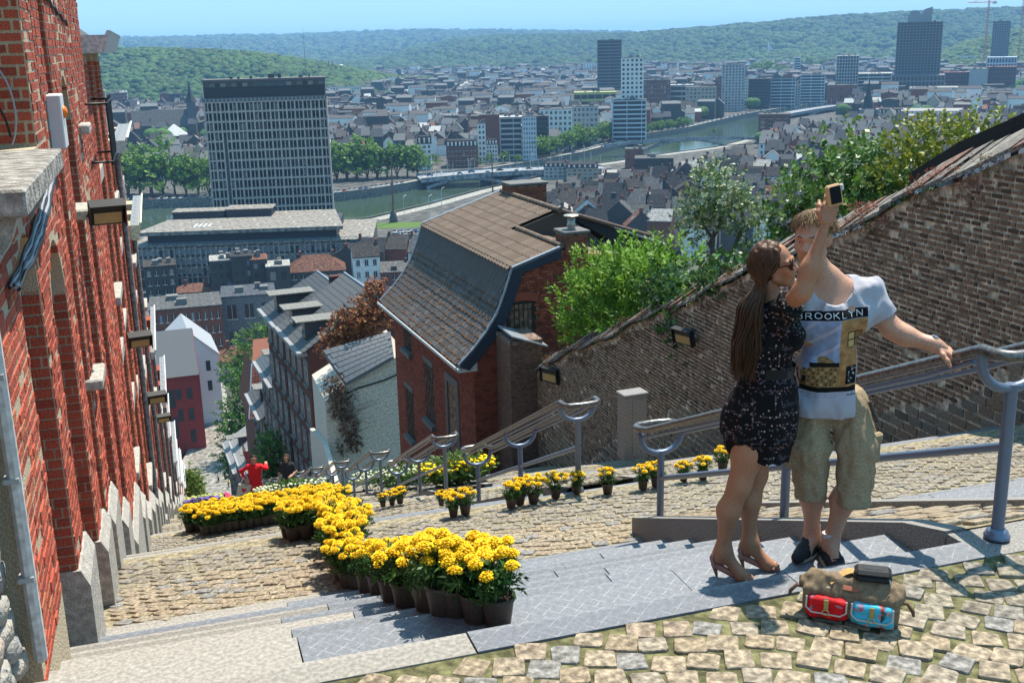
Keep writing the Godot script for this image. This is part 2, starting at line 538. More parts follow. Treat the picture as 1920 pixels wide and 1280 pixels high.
func stairs() -> void:
	make_cobbles()
	var stone := M("blue stone", L(0.37, 0.372, 0.38), 0.6)
	stone.albedo_texture = diamond_texture()
	stone.metallic_specular = 0.55
	stone.normal_enabled = true
	stone.normal_texture = tx["nfine"]
	stone.normal_scale = 0.35
	var plain := M("worn blue stone", L(0.31, 0.29, 0.26), 0.75, "soft", 3.0, "nfine", 2.0, 0.0, 0.3)
	var bed := M("joint moss", L(0.155, 0.15, 0.07), 1.0, "blotch", 1.5, "nrough", 3.0)
	var bed2 := M("joint sand", L(0.34, 0.29, 0.19), 1.0, "blotch", 1.5, "nrough", 3.0)
	var curb := M("curb stone", L(0.27, 0.255, 0.24), 0.8, "fine", 1.6, "nfine", 2.0)
	var dirt := M("stair core", L(0.2, 0.18, 0.15), 1.0)
	# top landing
	var A := setting("top_landing")
	var g := G.new()
	g.bx(-1.6, 12.4, -2.9, -2.609, -4.3, 6.0)
	part(A, "joint_bed", g, bed)
	lay(A, LX - 0.3, 7.2, -4.22, -2.75, func(_z): return -2.605, 0.150, 0.142, 300, 0.55)
	slab_row(A, LX - 0.3, SX0, za(0), za(0) + 0.2, -2.6, 0.22, stone, plain, false)
	slab_row(A, SX1, 12.0, za(0), za(0) + 0.2, -2.6, 0.22, stone, plain, false)
	g = G.new()
	g.bx(SX0, SX1, -2.9, -2.604, za(0) - 0.1, za(0) + 0.2)
	part(A, "kerb_stone", g, curb)
	for k in 27:
		var f := flight_of(k)
		var e := flight_end(k)
		var st := setting("stair_flight")
		var rx := RX + 0.3 if k < 5 else 8.2
		# solid core under the steps
		g = G.new()
		var poly := PackedVector2Array([Vector2(-za(k) - 0.0, ya(k) - 0.24)])
		poly.append(Vector2(-e.x, e.y - 0.24)); poly.append(Vector2(-za(k + 1), ya(k + 1) - 0.24)); poly.append(Vector2(-za(k + 1), ya(k + 1) - 1.2)); poly.append(Vector2(-za(k), ya(k) - 1.2))
		g.prism(poly, rx - LX + 0.6, Transform3D(Basis(V(0, 0, -1), V(0, 1, 0), V(1, 0, 0)), V(LX - 0.6, 0, 0)))
		part(st, "stair_core", g, dirt)
		for j in range(1, f[0] + 1):
			var z1: float = za(k) if j == 1 else za(k) - f[1] - f[2] * (j - 2)
			var z0: float = za(k) - f[1] - f[2] * (j - 1)
			if j == f[0]: z0 = e.x - 0.0
			var y: float = ya(k) - f[3] * j
			slab_row(st, LX - 0.3, SX0, z0, z1 + 0.03, y, f[3], stone, plain, k > 1)
			slab_row(st, SX1, rx, z0, z1 + 0.03, y, f[3], stone, plain, k > 1)
		# landing below: sloping cobbles between a slab band and the next nosing
		var ld := setting("landing")
		var zs := e.x
		var ze := za(k + 1)
		var yof := func(z: float) -> float: return lerpf(e.y - 0.01, ya(k + 1) - 0.004, clampf((zs - z) / (zs - ze), 0, 1))
		g = G.new()
		g.quad(V(LX - 0.5, yof.call(ze) - 0.005, ze), V(rx, yof.call(ze) - 0.005, ze), V(rx, yof.call(zs) - 0.005, zs), V(LX - 0.5, yof.call(zs) - 0.005, zs))
		for q in [0]: g.quad(V(rx, yof.call(ze) - 0.02, ze), V(LX - 0.5, yof.call(ze) - 0.02, ze), V(LX - 0.5, yof.call(ze) - 0.3, ze), V(rx, yof.call(ze) - 0.3, ze))
		part(ld, "joint_bed", g, bed2 if k else bed2)
		if k < 6:
			lay(ld, LX - 0.02, rx, ze + 0.24, zs + 0.02, yof, 0.150, 0.132, 300 if k == 0 else (120 if k == 1 else 0), 0.42 if k % 2 == 0 else -0.3)
		for hx in [[LX - 0.3, SX0 + 0.6], [SX0 + 0.6, rx]]:
			slab_row(ld, hx[0], hx[1], ze, ze + 0.26, ya(k + 1), 0.23, stone, plain, k > 2)
		# ramp with kerbs and cobbles under the railing
		if k < 12:
			var rp := setting("railing_ramp")
			var zt := za(k) - 0.12
			var zb := e.x - 0.24
			var ramp_y := func(z: float) -> float: return lerpf(ya(k) - 0.0, e.y + 0.06, (zt - z) / (zt - zb))
			g = G.new()
			var pp := PackedVector2Array([Vector2(-zt - 0.25, ya(k) - 0.5), Vector2(-zt - 0.3, ya(k) + 0.002), Vector2(-zt, ramp_y.call(zt) + 0.05), Vector2(-zb, ramp_y.call(zb) + 0.05), Vector2(-zb, e.y - 0.3), Vector2(-zb + 0.6, e.y - 0.6)])
			pp = PackedVector2Array([Vector2(-zt, ya(k) - 0.6), Vector2(-zt, ya(k) + 0.004), Vector2(-zt + 0.35, ramp_y.call(zt - 0.35) + 0.05), Vector2(-zb, ramp_y.call(zb) + 0.05), Vector2(-zb, e.y - 0.6)])
			for xx in [SX0, SX1 - 0.13]:
				var gg := G.new()
				gg.prism(pp, 0.13, Transform3D(Basis(V(0, 0, -1), V(0, 1, 0), V(1, 0, 0)), V(xx, 0, 0)))
				part(rp, "kerb_stone", gg, curb)
			g = G.new()
			g.quad(V(SX0 + 0.1, ramp_y.call(zb) + 0.0, zb), V(SX1 - 0.1, ramp_y.call(zb) + 0.0, zb), V(SX1 - 0.1, ya(k) - 0.005, zt), V(SX0 + 0.1, ya(k) - 0.005, zt))
			g.quad(V(SX1 - 0.1, ramp_y.call(zb), zb), V(SX0 + 0.1, ramp_y.call(zb), zb), V(SX0 + 0.1, e.y - 0.4, zb), V(SX1 - 0.1, e.y - 0.4, zb))
			part(rp, "joint_bed", g, bed2)
			if k < 4: lay(rp, SX0 + 0.12, SX1 - 0.12, zb + 0.02, zt - 0.02, func(z): return ramp_y.call(z) + 0.015, 0.19, 0.14, 120 if k == 0 else 0, 0.0, false)

const RAILX := 4.04

func railing_mesh(k: int) -> Array:   # in coordinates relative to the top post's foot
	var e := flight_end(k)
	var f := flight_of(k)
	var dz := za(k) + 0.0 - (e.x - 0.1)
	var foot := func(z: float) -> float: return slope_y(za(k) - z) - ya(k) + (0.06 if z > 0.2 else 0.0)
	var zs := [0.0, dz * 0.5, dz]
	var hr := 0.2
	var H := 1.06
	var top := G.new()
	var pts := []
	# one closed loop: left rail down, round the low end, right rail up, round the top end
	var yl: float = foot.call(dz) + 0.97
	var yt: float = H
	var put_pt := func(x: float, y: float, z: float) -> void: pts.append(V(x, y, -z))
	put_pt.call(-hr, yt, -0.10); put_pt.call(-hr, yt + 0.0, 0.0)
	for q in 9:
		var t := lerpf(0.03, 0.96, q / 8.0)
		put_pt.call(-hr, lerpf(yt, yl, t), lerpf(0.0, dz, t))
	put_pt.call(-hr, yl + 0.02, dz + 0.02); put_pt.call(-hr, yl, dz + 0.12)
	put_pt.call(-hr + 0.05, yl, dz + 0.17); put_pt.call(0, yl, dz + 0.185); put_pt.call(hr - 0.05, yl, dz + 0.17)
	put_pt.call(hr, yl, dz + 0.12); put_pt.call(hr, yl + 0.02, dz + 0.02)
	for q in 9:
		var t := lerpf(0.96, 0.03, q / 8.0)
		put_pt.call(hr, lerpf(yt, yl, t), lerpf(0.0, dz, t))
	put_pt.call(hr, yt, 0.0); put_pt.call(hr, yt, -0.10)
	put_pt.call(hr - 0.05, yt, -0.155); put_pt.call(0, yt, -0.17); put_pt.call(-hr + 0.05, yt, -0.155)
	top.tube(pts, 0.031, 12, true)
	var under := G.new()
	for s in [-1, 1]:
		under.tube([V(s * hr, yt - 0.075, -0.05), V(s * hr, lerpf(yt, yl, 0.1) - 0.07, -dz * 0.1), V(s * hr, yl - 0.065, -dz)], 0.014, 8)
	var posts: Array = []
	var us: Array = []
	for q in 3:
		var z: float = zs[q]
		var yf: float = foot.call(z)
		var yr := lerpf(yt, yl, z / dz)
		var g := G.new()
		g.tube([V(0, yf - 0.1, -z), V(0, yr - 0.2, -z)], 0.033, 14)
		if q == 0:
			g.lathe([Vector2(0, 0.0), Vector2(0.066, 0.0), Vector2(0.068, 0.02), Vector2(0.058, 0.028), Vector2(0.056, 0.045), Vector2(0.048, 0.052), Vector2(0.036, 0.062)], V(0, yf, 0), 18)
		posts.append(g)
		var gu := G.new()
		var arc := []
		arc.append(V(-hr, yr - 0.02, -z)); arc.append(V(-hr, yr - 0.06, -z))
		for a in range(1, 12):
			var w := PI * a / 12.0
			arc.append(V(-hr * cos(w), yr - 0.06 - hr * 0.82 * sin(w), -z))
		arc.append(V(hr, yr - 0.06, -z)); arc.append(V(hr, yr - 0.02, -z))
		gu.tube(arc, 0.027, 10)
		us.append(gu)
	var bar := G.new()
	bar.tube([V(0, foot.call(0.0) + 0.52, 0), V(0, foot.call(dz) + 0.50, -dz)], 0.026, 10)
	return [top, under, posts, us, bar]

func railings() -> void:
	var paint := M("blue grey paint", L(0.105, 0.14, 0.205), 0.36, "", 1.0, "nfine", 6.0, 0.3, 0.12)
	paint.metallic_specular = 0.6
	var hand := M("worn handrail", L(0.20, 0.185, 0.175), 0.30, "blotch", 4.0, "", 1.0, 0.55)
	var names := ["blue grey stair railing the smiling couple leans on, nearest to the bag", "blue grey stair railing on the second flight, left of the grey cabinet", "blue grey stair railing on the third flight, before the brick house corner", "blue grey stair railing on the fourth flight, before the house's barred windows", "blue grey stair railing on the fifth flight, before the white rendered wall"]
	for k in 12:
		var lab: String = names[k] if k < 5 else "distant blue grey stair railing, %s one down from the top" % ordw(k)
		var t := thing("stair_railing", lab, "railing", V(RAILX, ya(k), za(k) + 0.04), 0, "tubular railings down the middle of the stairs")
		var ms := railing_mesh(k)
		part(t, "handrail", ms[0], hand)
		part(t, "rail_strip", ms[1], paint)
		for q in 3:
			part(t, "post", ms[2][q], paint)
			part(t, "bracket", ms[3][q], paint)
		part(t, "lower_rail", ms[4], paint)

var brick_g: Array = []
var brick_m: Array = []

func make_bricks() -> void:
	for k in 4:
		var g := G.new()
		g.cbox(Vector3.ZERO, Vector3.ONE, 0.06)
		for j in g.v.size():
			var p := g.v[j]
			g.v[j] = p + V(sin(p.x * 9 + k * 2 + p.y * 5), sin(p.y * 11 + k), sin(p.x * 7 + k * 3)) * 0.03
		brick_g.append(g)
		brick_m.append(g.mesh(null))

func flat_brick() -> G:
	var g := G.new()
	var h := 0.5
	g.quad(V(-h, -h, h), V(h, -h, h), V(h, h, h), V(-h, h, h))
	g.quad(V(h, -h, h), V(h, -h, -h), V(h, h, -h), V(h, h, h))
	g.quad(V(-h, -h, -h), V(-h, -h, h), V(-h, h, h), V(-h, h, -h))
	g.quad(V(-h, h, h), V(h, h, h), V(h, h, -h), V(-h, h, -h))
	g.quad(V(-h, -h, -h), V(h, -h, -h), V(h, -h, h), V(-h, -h, h))
	return g

# brick places on a face: o = lower left corner, U along, N outwards, w x h metres
func brick_spots(list: Array, o: Vector3, U: Vector3, N: Vector3, w: float, h: float, bl: float, bh: float, ok = null, joint := 0.012, proud := 0.008, ragged := 0.0) -> void:
	var rows := int(h / bh)
	for r in rows:
		var x := 0.0 if r % 2 == 0 else -bl * 0.5
		if r % 3 == 2: x -= bl * 0.23
		while x < w - 0.02:
			var half := rng.randf() < 0.25
			var l := bl * (0.5 if half else 1.0)
			var a := maxf(x, 0.0)
			var b := minf(x + l, w)
			x += l
			if b - a < 0.03: continue
			var mx := (a + b) / 2
			var my := (r + 0.5) * bh
			if ok != null and not ok.call(mx, my): continue
			var p := o + U * mx + Vector3.UP * my + N * (proud - 0.03 + rf(-0.004, 0.004) - (rf(0, ragged) if ragged > 0 else 0.0))
			list.append([p, U, N, b - a - joint * rf(0.8, 1.3), bh - joint * rf(0.8, 1.3)])

func lay_bricks(parent: Node3D, list: Array, mats_in: Array, tones: Array, most: int, rest_mat: Material, called := "brick") -> void:
	for q in list: q.append((q[0] as Vector3).length_squared())
	list.sort_custom(func(a, b): return a[5] < b[5])
	var rest := G.new()
	var fb := flat_brick()
	for k in list.size():
		var q = list[k]
		var U: Vector3 = q[1]
		var N: Vector3 = q[2]
		var B := Basis(U * q[3], Vector3.UP * q[4], N * 0.06)
		var ti := rng.randi() % tones.size()
		if k < most:
			B = B * Basis(Vector3.BACK, rf(-0.015, 0.015))
			var o := put(parent, called, brick_m[rng.randi() % 4], Transform3D(B, q[0]))
			o.material_override = mats_in[ti % mats_in.size()]
		else:
			fb.col = tones[ti]
			for j in fb.c.size(): fb.c[j] = tones[ti]
			rest.add(fb, Transform3D(B, q[0]))
	part(parent, called + "_courses", rest, rest_mat, true)

func tone_mats(key: String, base: Color, tones: Array, rough: float, grain: String, sc: float, bump: String, bsc := 1.0) -> Array:
	var r := []
	for k in tones.size():
		var t: Color = tones[k]
		r.append(M("%s %d" % [key, k], Color(base.r * t.r, base.g * t.g, base.b * t.b), rough, grain, sc, bump, bsc))
	return r

func floodlight(label: String, at: Vector3, w: float, turn: float, tilt := 0.0) -> void:
	var t := thing("floodlight", label, "floodlight", at, turn, "floodlights fixed to the walls")
	var dark := M("black lamp body", L(0.02, 0.02, 0.02), 0.5)
	var B := Basis(Vector3.RIGHT, tilt)
	var g := G.new()
	var h := w * 0.72
	g.cbox(B * V(0, 0, 0), V(w, h, 0.10), 0.012, B)
	g.box(B * V(0, h * 0.5 + 0.004, 0.03), V(w * 1.06, 0.012, 0.15), B)
	g.box(B * V(-w * 0.52, 0, 0.03), V(0.012, h, 0.14), B)
	g.box(B * V(w * 0.52, 0, 0.03), V(0.012, h, 0.14), B)
	part(t, "housing", g, dark)
	g = G.new()
	g.box(B * V(0, -h * 0.12, 0.055), V(w * 0.82, h * 0.5, 0.012), B)
	part(t, "lens", g, M("lamp lens", L(0.42, 0.27, 0.11), 0.25, "soft", 5.0))
	g = G.new()
	g.box(V(0, 0, -0.10), V(w * 0.3, 0.05, 0.16))
	g.tube([V(-w * 0.55, 0, 0), V(-w * 0.55, -h * 0.2, -0.14), V(w * 0.55, -h * 0.2, -0.14), V(w * 0.55, 0, 0)], 0.01, 6)
	part(t, "bracket", g, dark)

func gutter_box(t: Node3D, z0: float, z1: float, y: float, xo: float, wht: Material, tall := 0.28) -> void:
	var g := G.new()
	# moulded box gutter: fascia, soffit and open top
	var pr := PackedVector2Array([Vector2(-0.8, y - tall), Vector2(xo - 0.08, y - tall), Vector2(xo - 0.04, y - tall * 0.6), Vector2(xo, y - 0.05), Vector2(xo + 0.02, y), Vector2(xo - 0.02, y), Vector2(xo - 0.05, y - 0.06), Vector2(-0.8, y - 0.06)])
	g.prism(pr, z1 - z0, Transform3D(Basis(V(1, 0, 0), V(0, 1, 0), V(0, 0, 1)), V(0, 0, z0)))
	part(t, "gutter", g, wht)
	g = G.new()
	g.bx(-0.8, xo - 0.055, y - 0.062, y - 0.055, z0 + 0.02, z1 - 0.02)
	part(t, "gutter_lining", g, M("zinc", L(0.27, 0.27, 0.27), 0.5, "blotch", 1.5))

func left_houses() -> void:
	make_bricks()
	var tones := [L(1, 1, 1), L(0.82, 0.85, 0.9), L(1.12, 1.15, 1.1), L(1.0, 1.5, 1.3), L(0.7, 0.7, 0.75), L(1.08, 0.95, 0.95)]
	var red := L(0.44, 0.09, 0.05)
	var rm := tone_mats("red brick", red, tones, 0.85, "fine", 2.5, "nrough", 3.0)
	var rest := M("red brick rest", red, 0.85, "fine", 2.5, "nrough", 3.0)
	var mortar := M("cream mortar", L(0.50, 0.41, 0.29), 0.95, "fine", 3.0, "nrough", 4.0)
	var sill := M("pale stone", L(0.42, 0.39, 0.35), 0.85, "soft", 1.2, "nfine", 2.0)
	var white := M("white paint", L(0.56, 0.545, 0.53), 0.5, "soft", 1.5)
	var glass := M("dark pane", L(0.03, 0.035, 0.04), 0.08)
	var slate := M("slate roof", L(0.075, 0.073, 0.075), 0.7, "fine", 1.5, "nfine", 2.0)
	# rubble-walled house nearest the camera
	var t := thing("stone_house", "grey rubble stone wall of the nearest house at the left edge", "house")
	var g := G.new()
	g.bx(-2.5, -0.93, -3.2, -1.25, -5.22, -1.5)
	part(t, "wall", g, M("rubble mortar", L(0.42, 0.37, 0.32), 0.95, "fine", 2.0, "nrough", 3.0))
	g = G.new()
	g.bx(-2.5, -0.86, -1.25, 3.0, -5.22, -1.5)
	part(t, "upper_wall", g, M("painted brick", L(0.42, 0.10, 0.085), 0.85, "fine", 2.0, "nrough", 3.0))
	var rub := tone_mats("rubble", L(0.36, 0.34, 0.31), [L(1, 1, 1), L(0.8, 0.82, 0.85), L(1.15, 1.1, 1.05), L(1.1, 0.95, 0.88)], 0.92, "fine", 1.6, "nrough", 1.7)
	for m in rub: m.normal_scale = 1.6
	for r in 15:
		var z := -2.6 - rf(0, 0.2)
		var y := -3.0 + r * 0.125
		while z > -5.15:
			var w := rf(0.12, 0.3)
			var gg := G.new()
			gg.sphere(Vector3.ZERO, V(0.075, 0.068, w * 0.52), 8, 6)
			for j in gg.v.size():
				var p := gg.v[j]
				p.x = clampf(p.x, -0.05, 0.055 + 0.02 * sin(p.z * 20 + r)); p.y = clampf(p.y * 1.25, -0.058, 0.058) + 0.008 * sin(p.z * 30 + z * 9); p.z = clampf(p.z * 1.25, -w * 0.47, w * 0.47)
				gg.v[j] = p
			var o := part(t, "stone", gg, rub[rng.randi() % 4])
			o.position = V(-0.93 + rf(-0.015, 0.02), y + 0.06 + rf(-0.015, 0.015), z - w / 2)
			z -= w + 0.008
	t = thing("downpipe", "white downpipe between the rubble wall and the red brick house", "downpipe")
	g = G.new()
	g.cbox(V(-0.79, 0.3, -5.28), V(0.06, 6.3, 0.07), 0.018)
	part(t, "pipe", g, white)
	for k in 9:
		g = G.new()
		g.box(V(-0.80, -2.4 + k * 0.5, -5.28), V(0.07, 0.025, 0.082))
		part(t, "clamp", g, M("grey clamp", L(0.3, 0.3, 0.31), 0.5))

	# first brick house: tall niches with arched heads between piers, balcony opening above
	t = thing("brick_house", "nearest red brick house with tall arched niches and grey stone balcony slab", "house", Vector3.ZERO, 0, "red brick terrace down the left of the stairs")
	var ZA := -5.34
	var ZB := -15.5
	var XF := -0.80
	var XB := -0.97
	g = G.new()
	g.bx(-6.0, XB, -9.5, 4.2, -8.4, ZA)      # back of the niches up to the opening
	var wall := G.new()
	wall.bx(-6.0, XB - 0.02, -9.5, -0.62, -8.4, ZA)
	wall.bx(-6.0, XB - 0.5, -0.62, 4.2, -8.4, ZA)
	wall.bx(-6.0, XB - 0.003, -9.5, 4.2, ZB, -8.4)
	var piers := [[5.34, 6.44, 9.0], [7.38, 7.99, 9.0], [9.12, 9.78, 9.0], [10.3, 11.1, 9.0], [12.1, 12.75, 9.0], [13.6, 15.5, 9.0]]
	for p in piers:
		var top := 4.2 if p[0] > 8.0 else -0.62
		wall.bx(XB - 0.1, XF, -9.5, top, -p[1], -p[0])
	# arched heads above the niches
	var heads := [[6.44, 7.38, -1.0, -0.62], [7.99, 9.12, -1.30, -0.62], [9.78, 10.3, 0.9, 4.2], [11.1, 12.1, -0.2, 4.2], [12.75, 13.6, -1.6, 4.2]]
	for h in heads:
		var w: float = h[1] - h[0]
		var poly := PackedVector2Array([Vector2(h[0], h[3]), Vector2(h[0], h[2] - w * 0.5)])
		for k in range(1, 10):
			poly.append(Vector2(h[0] + w / 2 - cos(PI * k / 10.0) * w / 2, h[2] - w * 0.5 + sin(PI * k / 10.0) * w * 0.5))
		poly.append(Vector2(h[1], h[2] - w * 0.5)); poly.append(Vector2(h[1], h[3]))
		wall.prism(poly, 0.2, Transform3D(Basis(V(0, 0, -1), V(0, 1, 0), V(1, 0, 0)), V(XF - 0.2, 0, 0)))
	# upper lit wall beside the opening
	wall.bx(XB - 0.1, XF, -0.62, 4.2, -9.2, -8.4)
	part(t, "wall", wall, mortar)
	var list := []
	for p in piers:
		var g0 := gy(-p[0])
		var top: float = 0.9 if p[0] > 8 else -0.64
		brick_spots(list, V(XF, g0, -p[0]), V(0, 0, -1), V(1, 0, 0), p[1] - p[0], top - g0, 0.215, 0.069, null, 0.013, 0.008, 0.006)
		if p[0] > 5.4:
			brick_spots(list, V(XB - 0.02, g0, -p[0]), V(1, 0, 0), V(0, 0, 1), XF - XB + 0.02, top - g0, 0.19, 0.069)
	for h in heads:
		var w: float = h[1] - h[0]
		var y0: float = h[2] - w * 0.5
		var top2 := minf(h[3], 0.9)
		if top2 > y0:
			brick_spots(list, V(XF, y0, -h[0]), V(0, 0, -1), V(1, 0, 0), w, top2 - y0, 0.215, 0.069, func(a, b): return b > 0.05 + sqrt(maxf(0.0, 0.25 * w * w - pow(a - w / 2, 2))), 0.013, 0.008, 0.01)
	for h in heads:
		brick_spots(list, V(XB, gy(-h[0]), -h[0]), V(0, 0, -1), V(1, 0, 0), h[1] - h[0], minf(h[2], 0.9) - gy(-h[0]), 0.215, 0.069)
	brick_spots(list, V(XF, -0.6, -8.4), V(0, 0, -1), V(1, 0, 0), 0.72, 1.5, 0.215, 0.069, null, 0.016, 0.008, 0.008)
	# brick reveal of the balcony opening, facing up the stairs
	brick_spots(list, V(-1.5, -0.6, -8.4), V(1, 0, 0), V(0, 0, 1), 0.7, 1.5, 0.215, 0.075, null, 0.02)
	lay_bricks(t, list, rm, tones, 300, rest)
	# stone plinths at the feet of the piers
	for p in piers:
		if p[0] < 5.5: continue
		var zc: float = -(p[0] + p[1]) / 2
		var w: float = p[1] - p[0] + 0.06
		var yb := gy(-p[0]) - 0.6
		var hh := rf(0.42, 0.6)
		g = G.new()
		var poly := PackedVector2Array([Vector2(XB, yb), Vector2(XF + 0.07, yb), Vector2(XF + 0.07, yb + 0.6 + hh * 0.8), Vector2(XF + 0.02, yb + 0.6 + hh), Vector2(XB, yb + 0.6 + hh)])
		g.prism(poly, w, Transform3D(Basis.IDENTITY, V(0, 0, zc - w / 2)))
		part(t, "plinth", g, sill)
	g = G.new()
	g.cbox(V(-1.15, -0.66, -6.66), V(1.1, 0.13, 2.35), 0.012)
	part(t, "balcony_slab", g, M("weathered slab", L(0.33, 0.31, 0.285), 0.9, "blotch", 1.2, "nfine", 1.2))
	g = G.new()
	for zz in [-5.75, -7.5]:
		g.prism(PackedVector2Array([Vector2(-0.97, -0.73), Vector2(-0.66, -0.73), Vector2(-0.7, -0.84), Vector2(-0.80, -1.0), Vector2(-0.97, -1.12)]), 0.14, Transform3D(Basis.IDENTITY, V(0, 0, zz)))
	part(t, "balcony_bracket", g, sill)
	for q in [[-10.55, -2.9, 0.8], [-11.6, -1.5, 0.8], [-13.2, -0.8, 0.7]]:
		g = G.new()
		g.cbox(V(-0.78, q[1], q[0]), V(0.18, 0.10, q[2] * 0.75), 0.015)
		part(t, "window_sill", g, sill)
	g = G.new()
	g.bx(-0.955, -0.945, -2.85, -0.4, -12.05, -11.15)
	part(t, "window_pane", g, glass)
	# meter box, cables
	t = thing("meter_box", "white wall box with an orange lamp beside the balcony slab", "box")
	g = G.new()
	g.cbox(V(-0.745, -0.52, -9.62), V(0.11, 0.42, 0.34), 0.01)
	part(t, "case", g, M("grey white case", L(0.5, 0.49, 0.5), 0.5))
	g = G.new()
	g.sphere(V(-0.685, -0.45, -9.6), V(0.03, 0.05, 0.05), 10, 6)
	part(t, "orange_lamp", g, M("orange lens", L(0.7, 0.16, 0.01), 0.3))
	t = thing("cable_bundle", "black and grey cables tacked under the stone balcony slab and across the brick", "cable")
	var blk := M("black cable", L(0.012, 0.012, 0.014), 0.5)
	var gry := M("grey cable", L(0.25, 0.26, 0.29), 0.5)
	for k in 5:
		g = G.new()
		var pts := []
		for q in 18:
			var s := q / 17.0
			pts.append(V(-0.775 + 0.01 * k, lerpf(-1.12, -0.80, s) - 0.05 * sin(PI * s) * (1 + k * 0.3) + 0.012 * sin(q * 1.7 + k), lerpf(-5.9, -8.9, s)))
		g.tube(pts, 0.010 if k < 3 else 0.013, 6)
		part(t, "cable", g, blk if k % 2 == 0 else gry)
	for k in 3:
		g = G.new()
		var pts := []
		for q in 40:
			var s := q / 39.0
			var w := s * 6.0 + k
			pts.append(V(-1.12 + 0.12 * sin(w * 1.1) + 0.05 * k, lerpf(0.75, -0.55, s) + 0.05 * cos(w * 2), -8.34 + 0.012 * k))
		g.tube(pts, 0.008, 6)
		part(t, "cable", g, blk if k < 2 else gry)
	g = G.new()
	var pts2 := []
	for q in 24:
		var s := q / 23.0
		pts2.append(V(-0.79, lerpf(0.62, 0.30, s) + 0.02 * sin(q * 2.1), lerpf(-8.4, -13.0, s)))
	g.tube(pts2, 0.014, 6); part(t, "cable", g, blk)
	floodlight("largest dark floodlight on the left brick wall, above the first gutter", V(-0.52, -1.45, -11.0), 0.30, 10, 0.35)
	floodlight("second dark floodlight on the left brick wall, lower down the stairs", V(-0.52, -3.9, -15.9), 0.30, 10, 0.35)
	floodlight("third dark floodlight far down the left brick wall", V(-0.52, -6.6, -22.0), 0.34, 10, 0.35)
	floodlight("fourth and farthest dark floodlight on the left brick wall", V(-0.6, -9.6, -30.0), 0.34, 10, 0.35)
	# the houses that follow down the slope
	var zn := [-15.5, -21.5, -26.7, -32.5]
	var ev := [0.22, -1.55, -3.85]
	var xo := [-0.46, -0.52, -0.56]
	while zn.size() < 27:
		zn.append(zn[-1] - 6.25)
	var words := ["with deep white box gutter", "with white box gutter and balcony rail", "with broad cream gutter", "fourth in the row, weathered zinc gutter", "fifth in the row", "sixth in the row", "seventh in the row", "eighth in the row"]
	for k in zn.size() - 1:
		var z0: float = zn[k]
		var z1: float = zn[k + 1]
		var zm := (z0 + z1) / 2
		var gm := slope_y(zm)
		var eave: float = ev[k] if k < 3 else gm + [6.6, 5.4, 4.5, 3.8, 3.2, 2.8][mini(k - 3, 5)] + rf(-0.2, 0.2)
		var x: float = xo[k] if k < 3 else rf(-0.7, -0.6)
		var lab := "red brick terraced house %s, %s" % [words[k], "next down from the nearest one" if k == 0 else "left of the stairs"] if k < 8 else "distant red brick house, %s in the left terrace" % ordw(k + 1)
		var h := thing("brick_house", lab, "house", Vector3.ZERO, 0, "red brick terrace down the left of the stairs")
		var tone := rf(0.8, 1.15)
		var fm := M("left wall %d" % k, Color(0.38 * tone, 0.062 * tone * rf(0.9, 1.5), 0.045 * tone), 0.88, "fine", 1.6, "nrough", 2.0)
		var body := G.new()
		body.bx(-7.0, XB, slope_y(z1) - 2.0, eave, z1, z0)
		var bl := []
		# piers and recessed bays
		var nb := 3
		var bay := (z0 - z1) / nb
		for b in nb:
			var zp: float = z0 - bay * b
			var pw := bay * rf(0.28, 0.42)
			body.bx(XB - 0.1, XF, slope_y(zp) - 1.5, eave, zp - pw, zp)
			var gb := gy(zp - 0.05)
			if k < 3:
				brick_spots(bl, V(XF, gb, zp), V(0, 0, -1), V(1, 0, 0), pw, eave - 0.3 - gb, 0.22, 0.072, null, 0.014)
				brick_spots(bl, V(XB - 0.02, gb, zp), V(1, 0, 0), V(0, 0, 1), XF - XB + 0.02, eave - 0.3 - gb, 0.19, 0.072)
			g = G.new()
			var hh := rf(0.5, 0.9)
			g.prism(PackedVector2Array([Vector2(XB, gb - 0.8), Vector2(XF + 0.10, gb - 0.8), Vector2(XF + 0.10, gb + hh * 0.8), Vector2(XF + 0.01, gb + hh), Vector2(XB, gb + hh)]), pw + 0.06, Transform3D(Basis.IDENTITY, V(0, 0, zp - pw - 0.03)))
			part(h, "plinth", g, sill)
			# windows or a door in the bay
			var zc := zp - pw - (bay - pw) / 2
			var ww := (bay - pw) * 0.8
			for fl in 3:
				var yb := gb + 0.9 + fl * 2.65
				if yb + 1.6 > eave - 0.3: continue
				var door := fl == 0 and b == 1
				if door: yb = gb - 0.2
				g = G.new()
				g.bx(XB - 0.005, XB + 0.012, yb, yb + (2.2 if door else 1.55), zc - ww / 2, zc + ww / 2)
				var win := part(h, "door" if door else "window", g, M("dark door", L(0.05, 0.045, 0.04), 0.5) if door else glass)
				g = G.new()
				var y2 := yb + (2.2 if door else 1.55)
				for e2 in [[zc - ww / 2, 0.07], [zc + ww / 2, 0.07], [zc, 0.05]]:
					g.box(V(XB + 0.02, (yb + y2) / 2, e2[0]), V(0.05, y2 - yb, e2[1]))
				g.box(V(XB + 0.02, y2, zc), V(0.05, 0.08, ww))
				part(win, "frame", g, white)
				if not door:
					g = G.new()
					var pr := rf(0.10, 0.2)
					g.cbox(V(XB + pr / 2, yb - 0.07, zc), V(pr + 0.1, 0.13, ww + 0.25), 0.012)
					part(h, "window_sill", g, sill)
				g = G.new()
				g.cbox(V(XB + 0.05, y2 + 0.14, zc), V(0.24, 0.2, ww + 0.2), 0.01)
				part(h, "lintel", g, sill)
		part(h, "wall", body, mortar if k < 3 else fm)
		if k < 3: lay_bricks(h, bl, rm, tones, 60 if k == 0 else 0, rest)
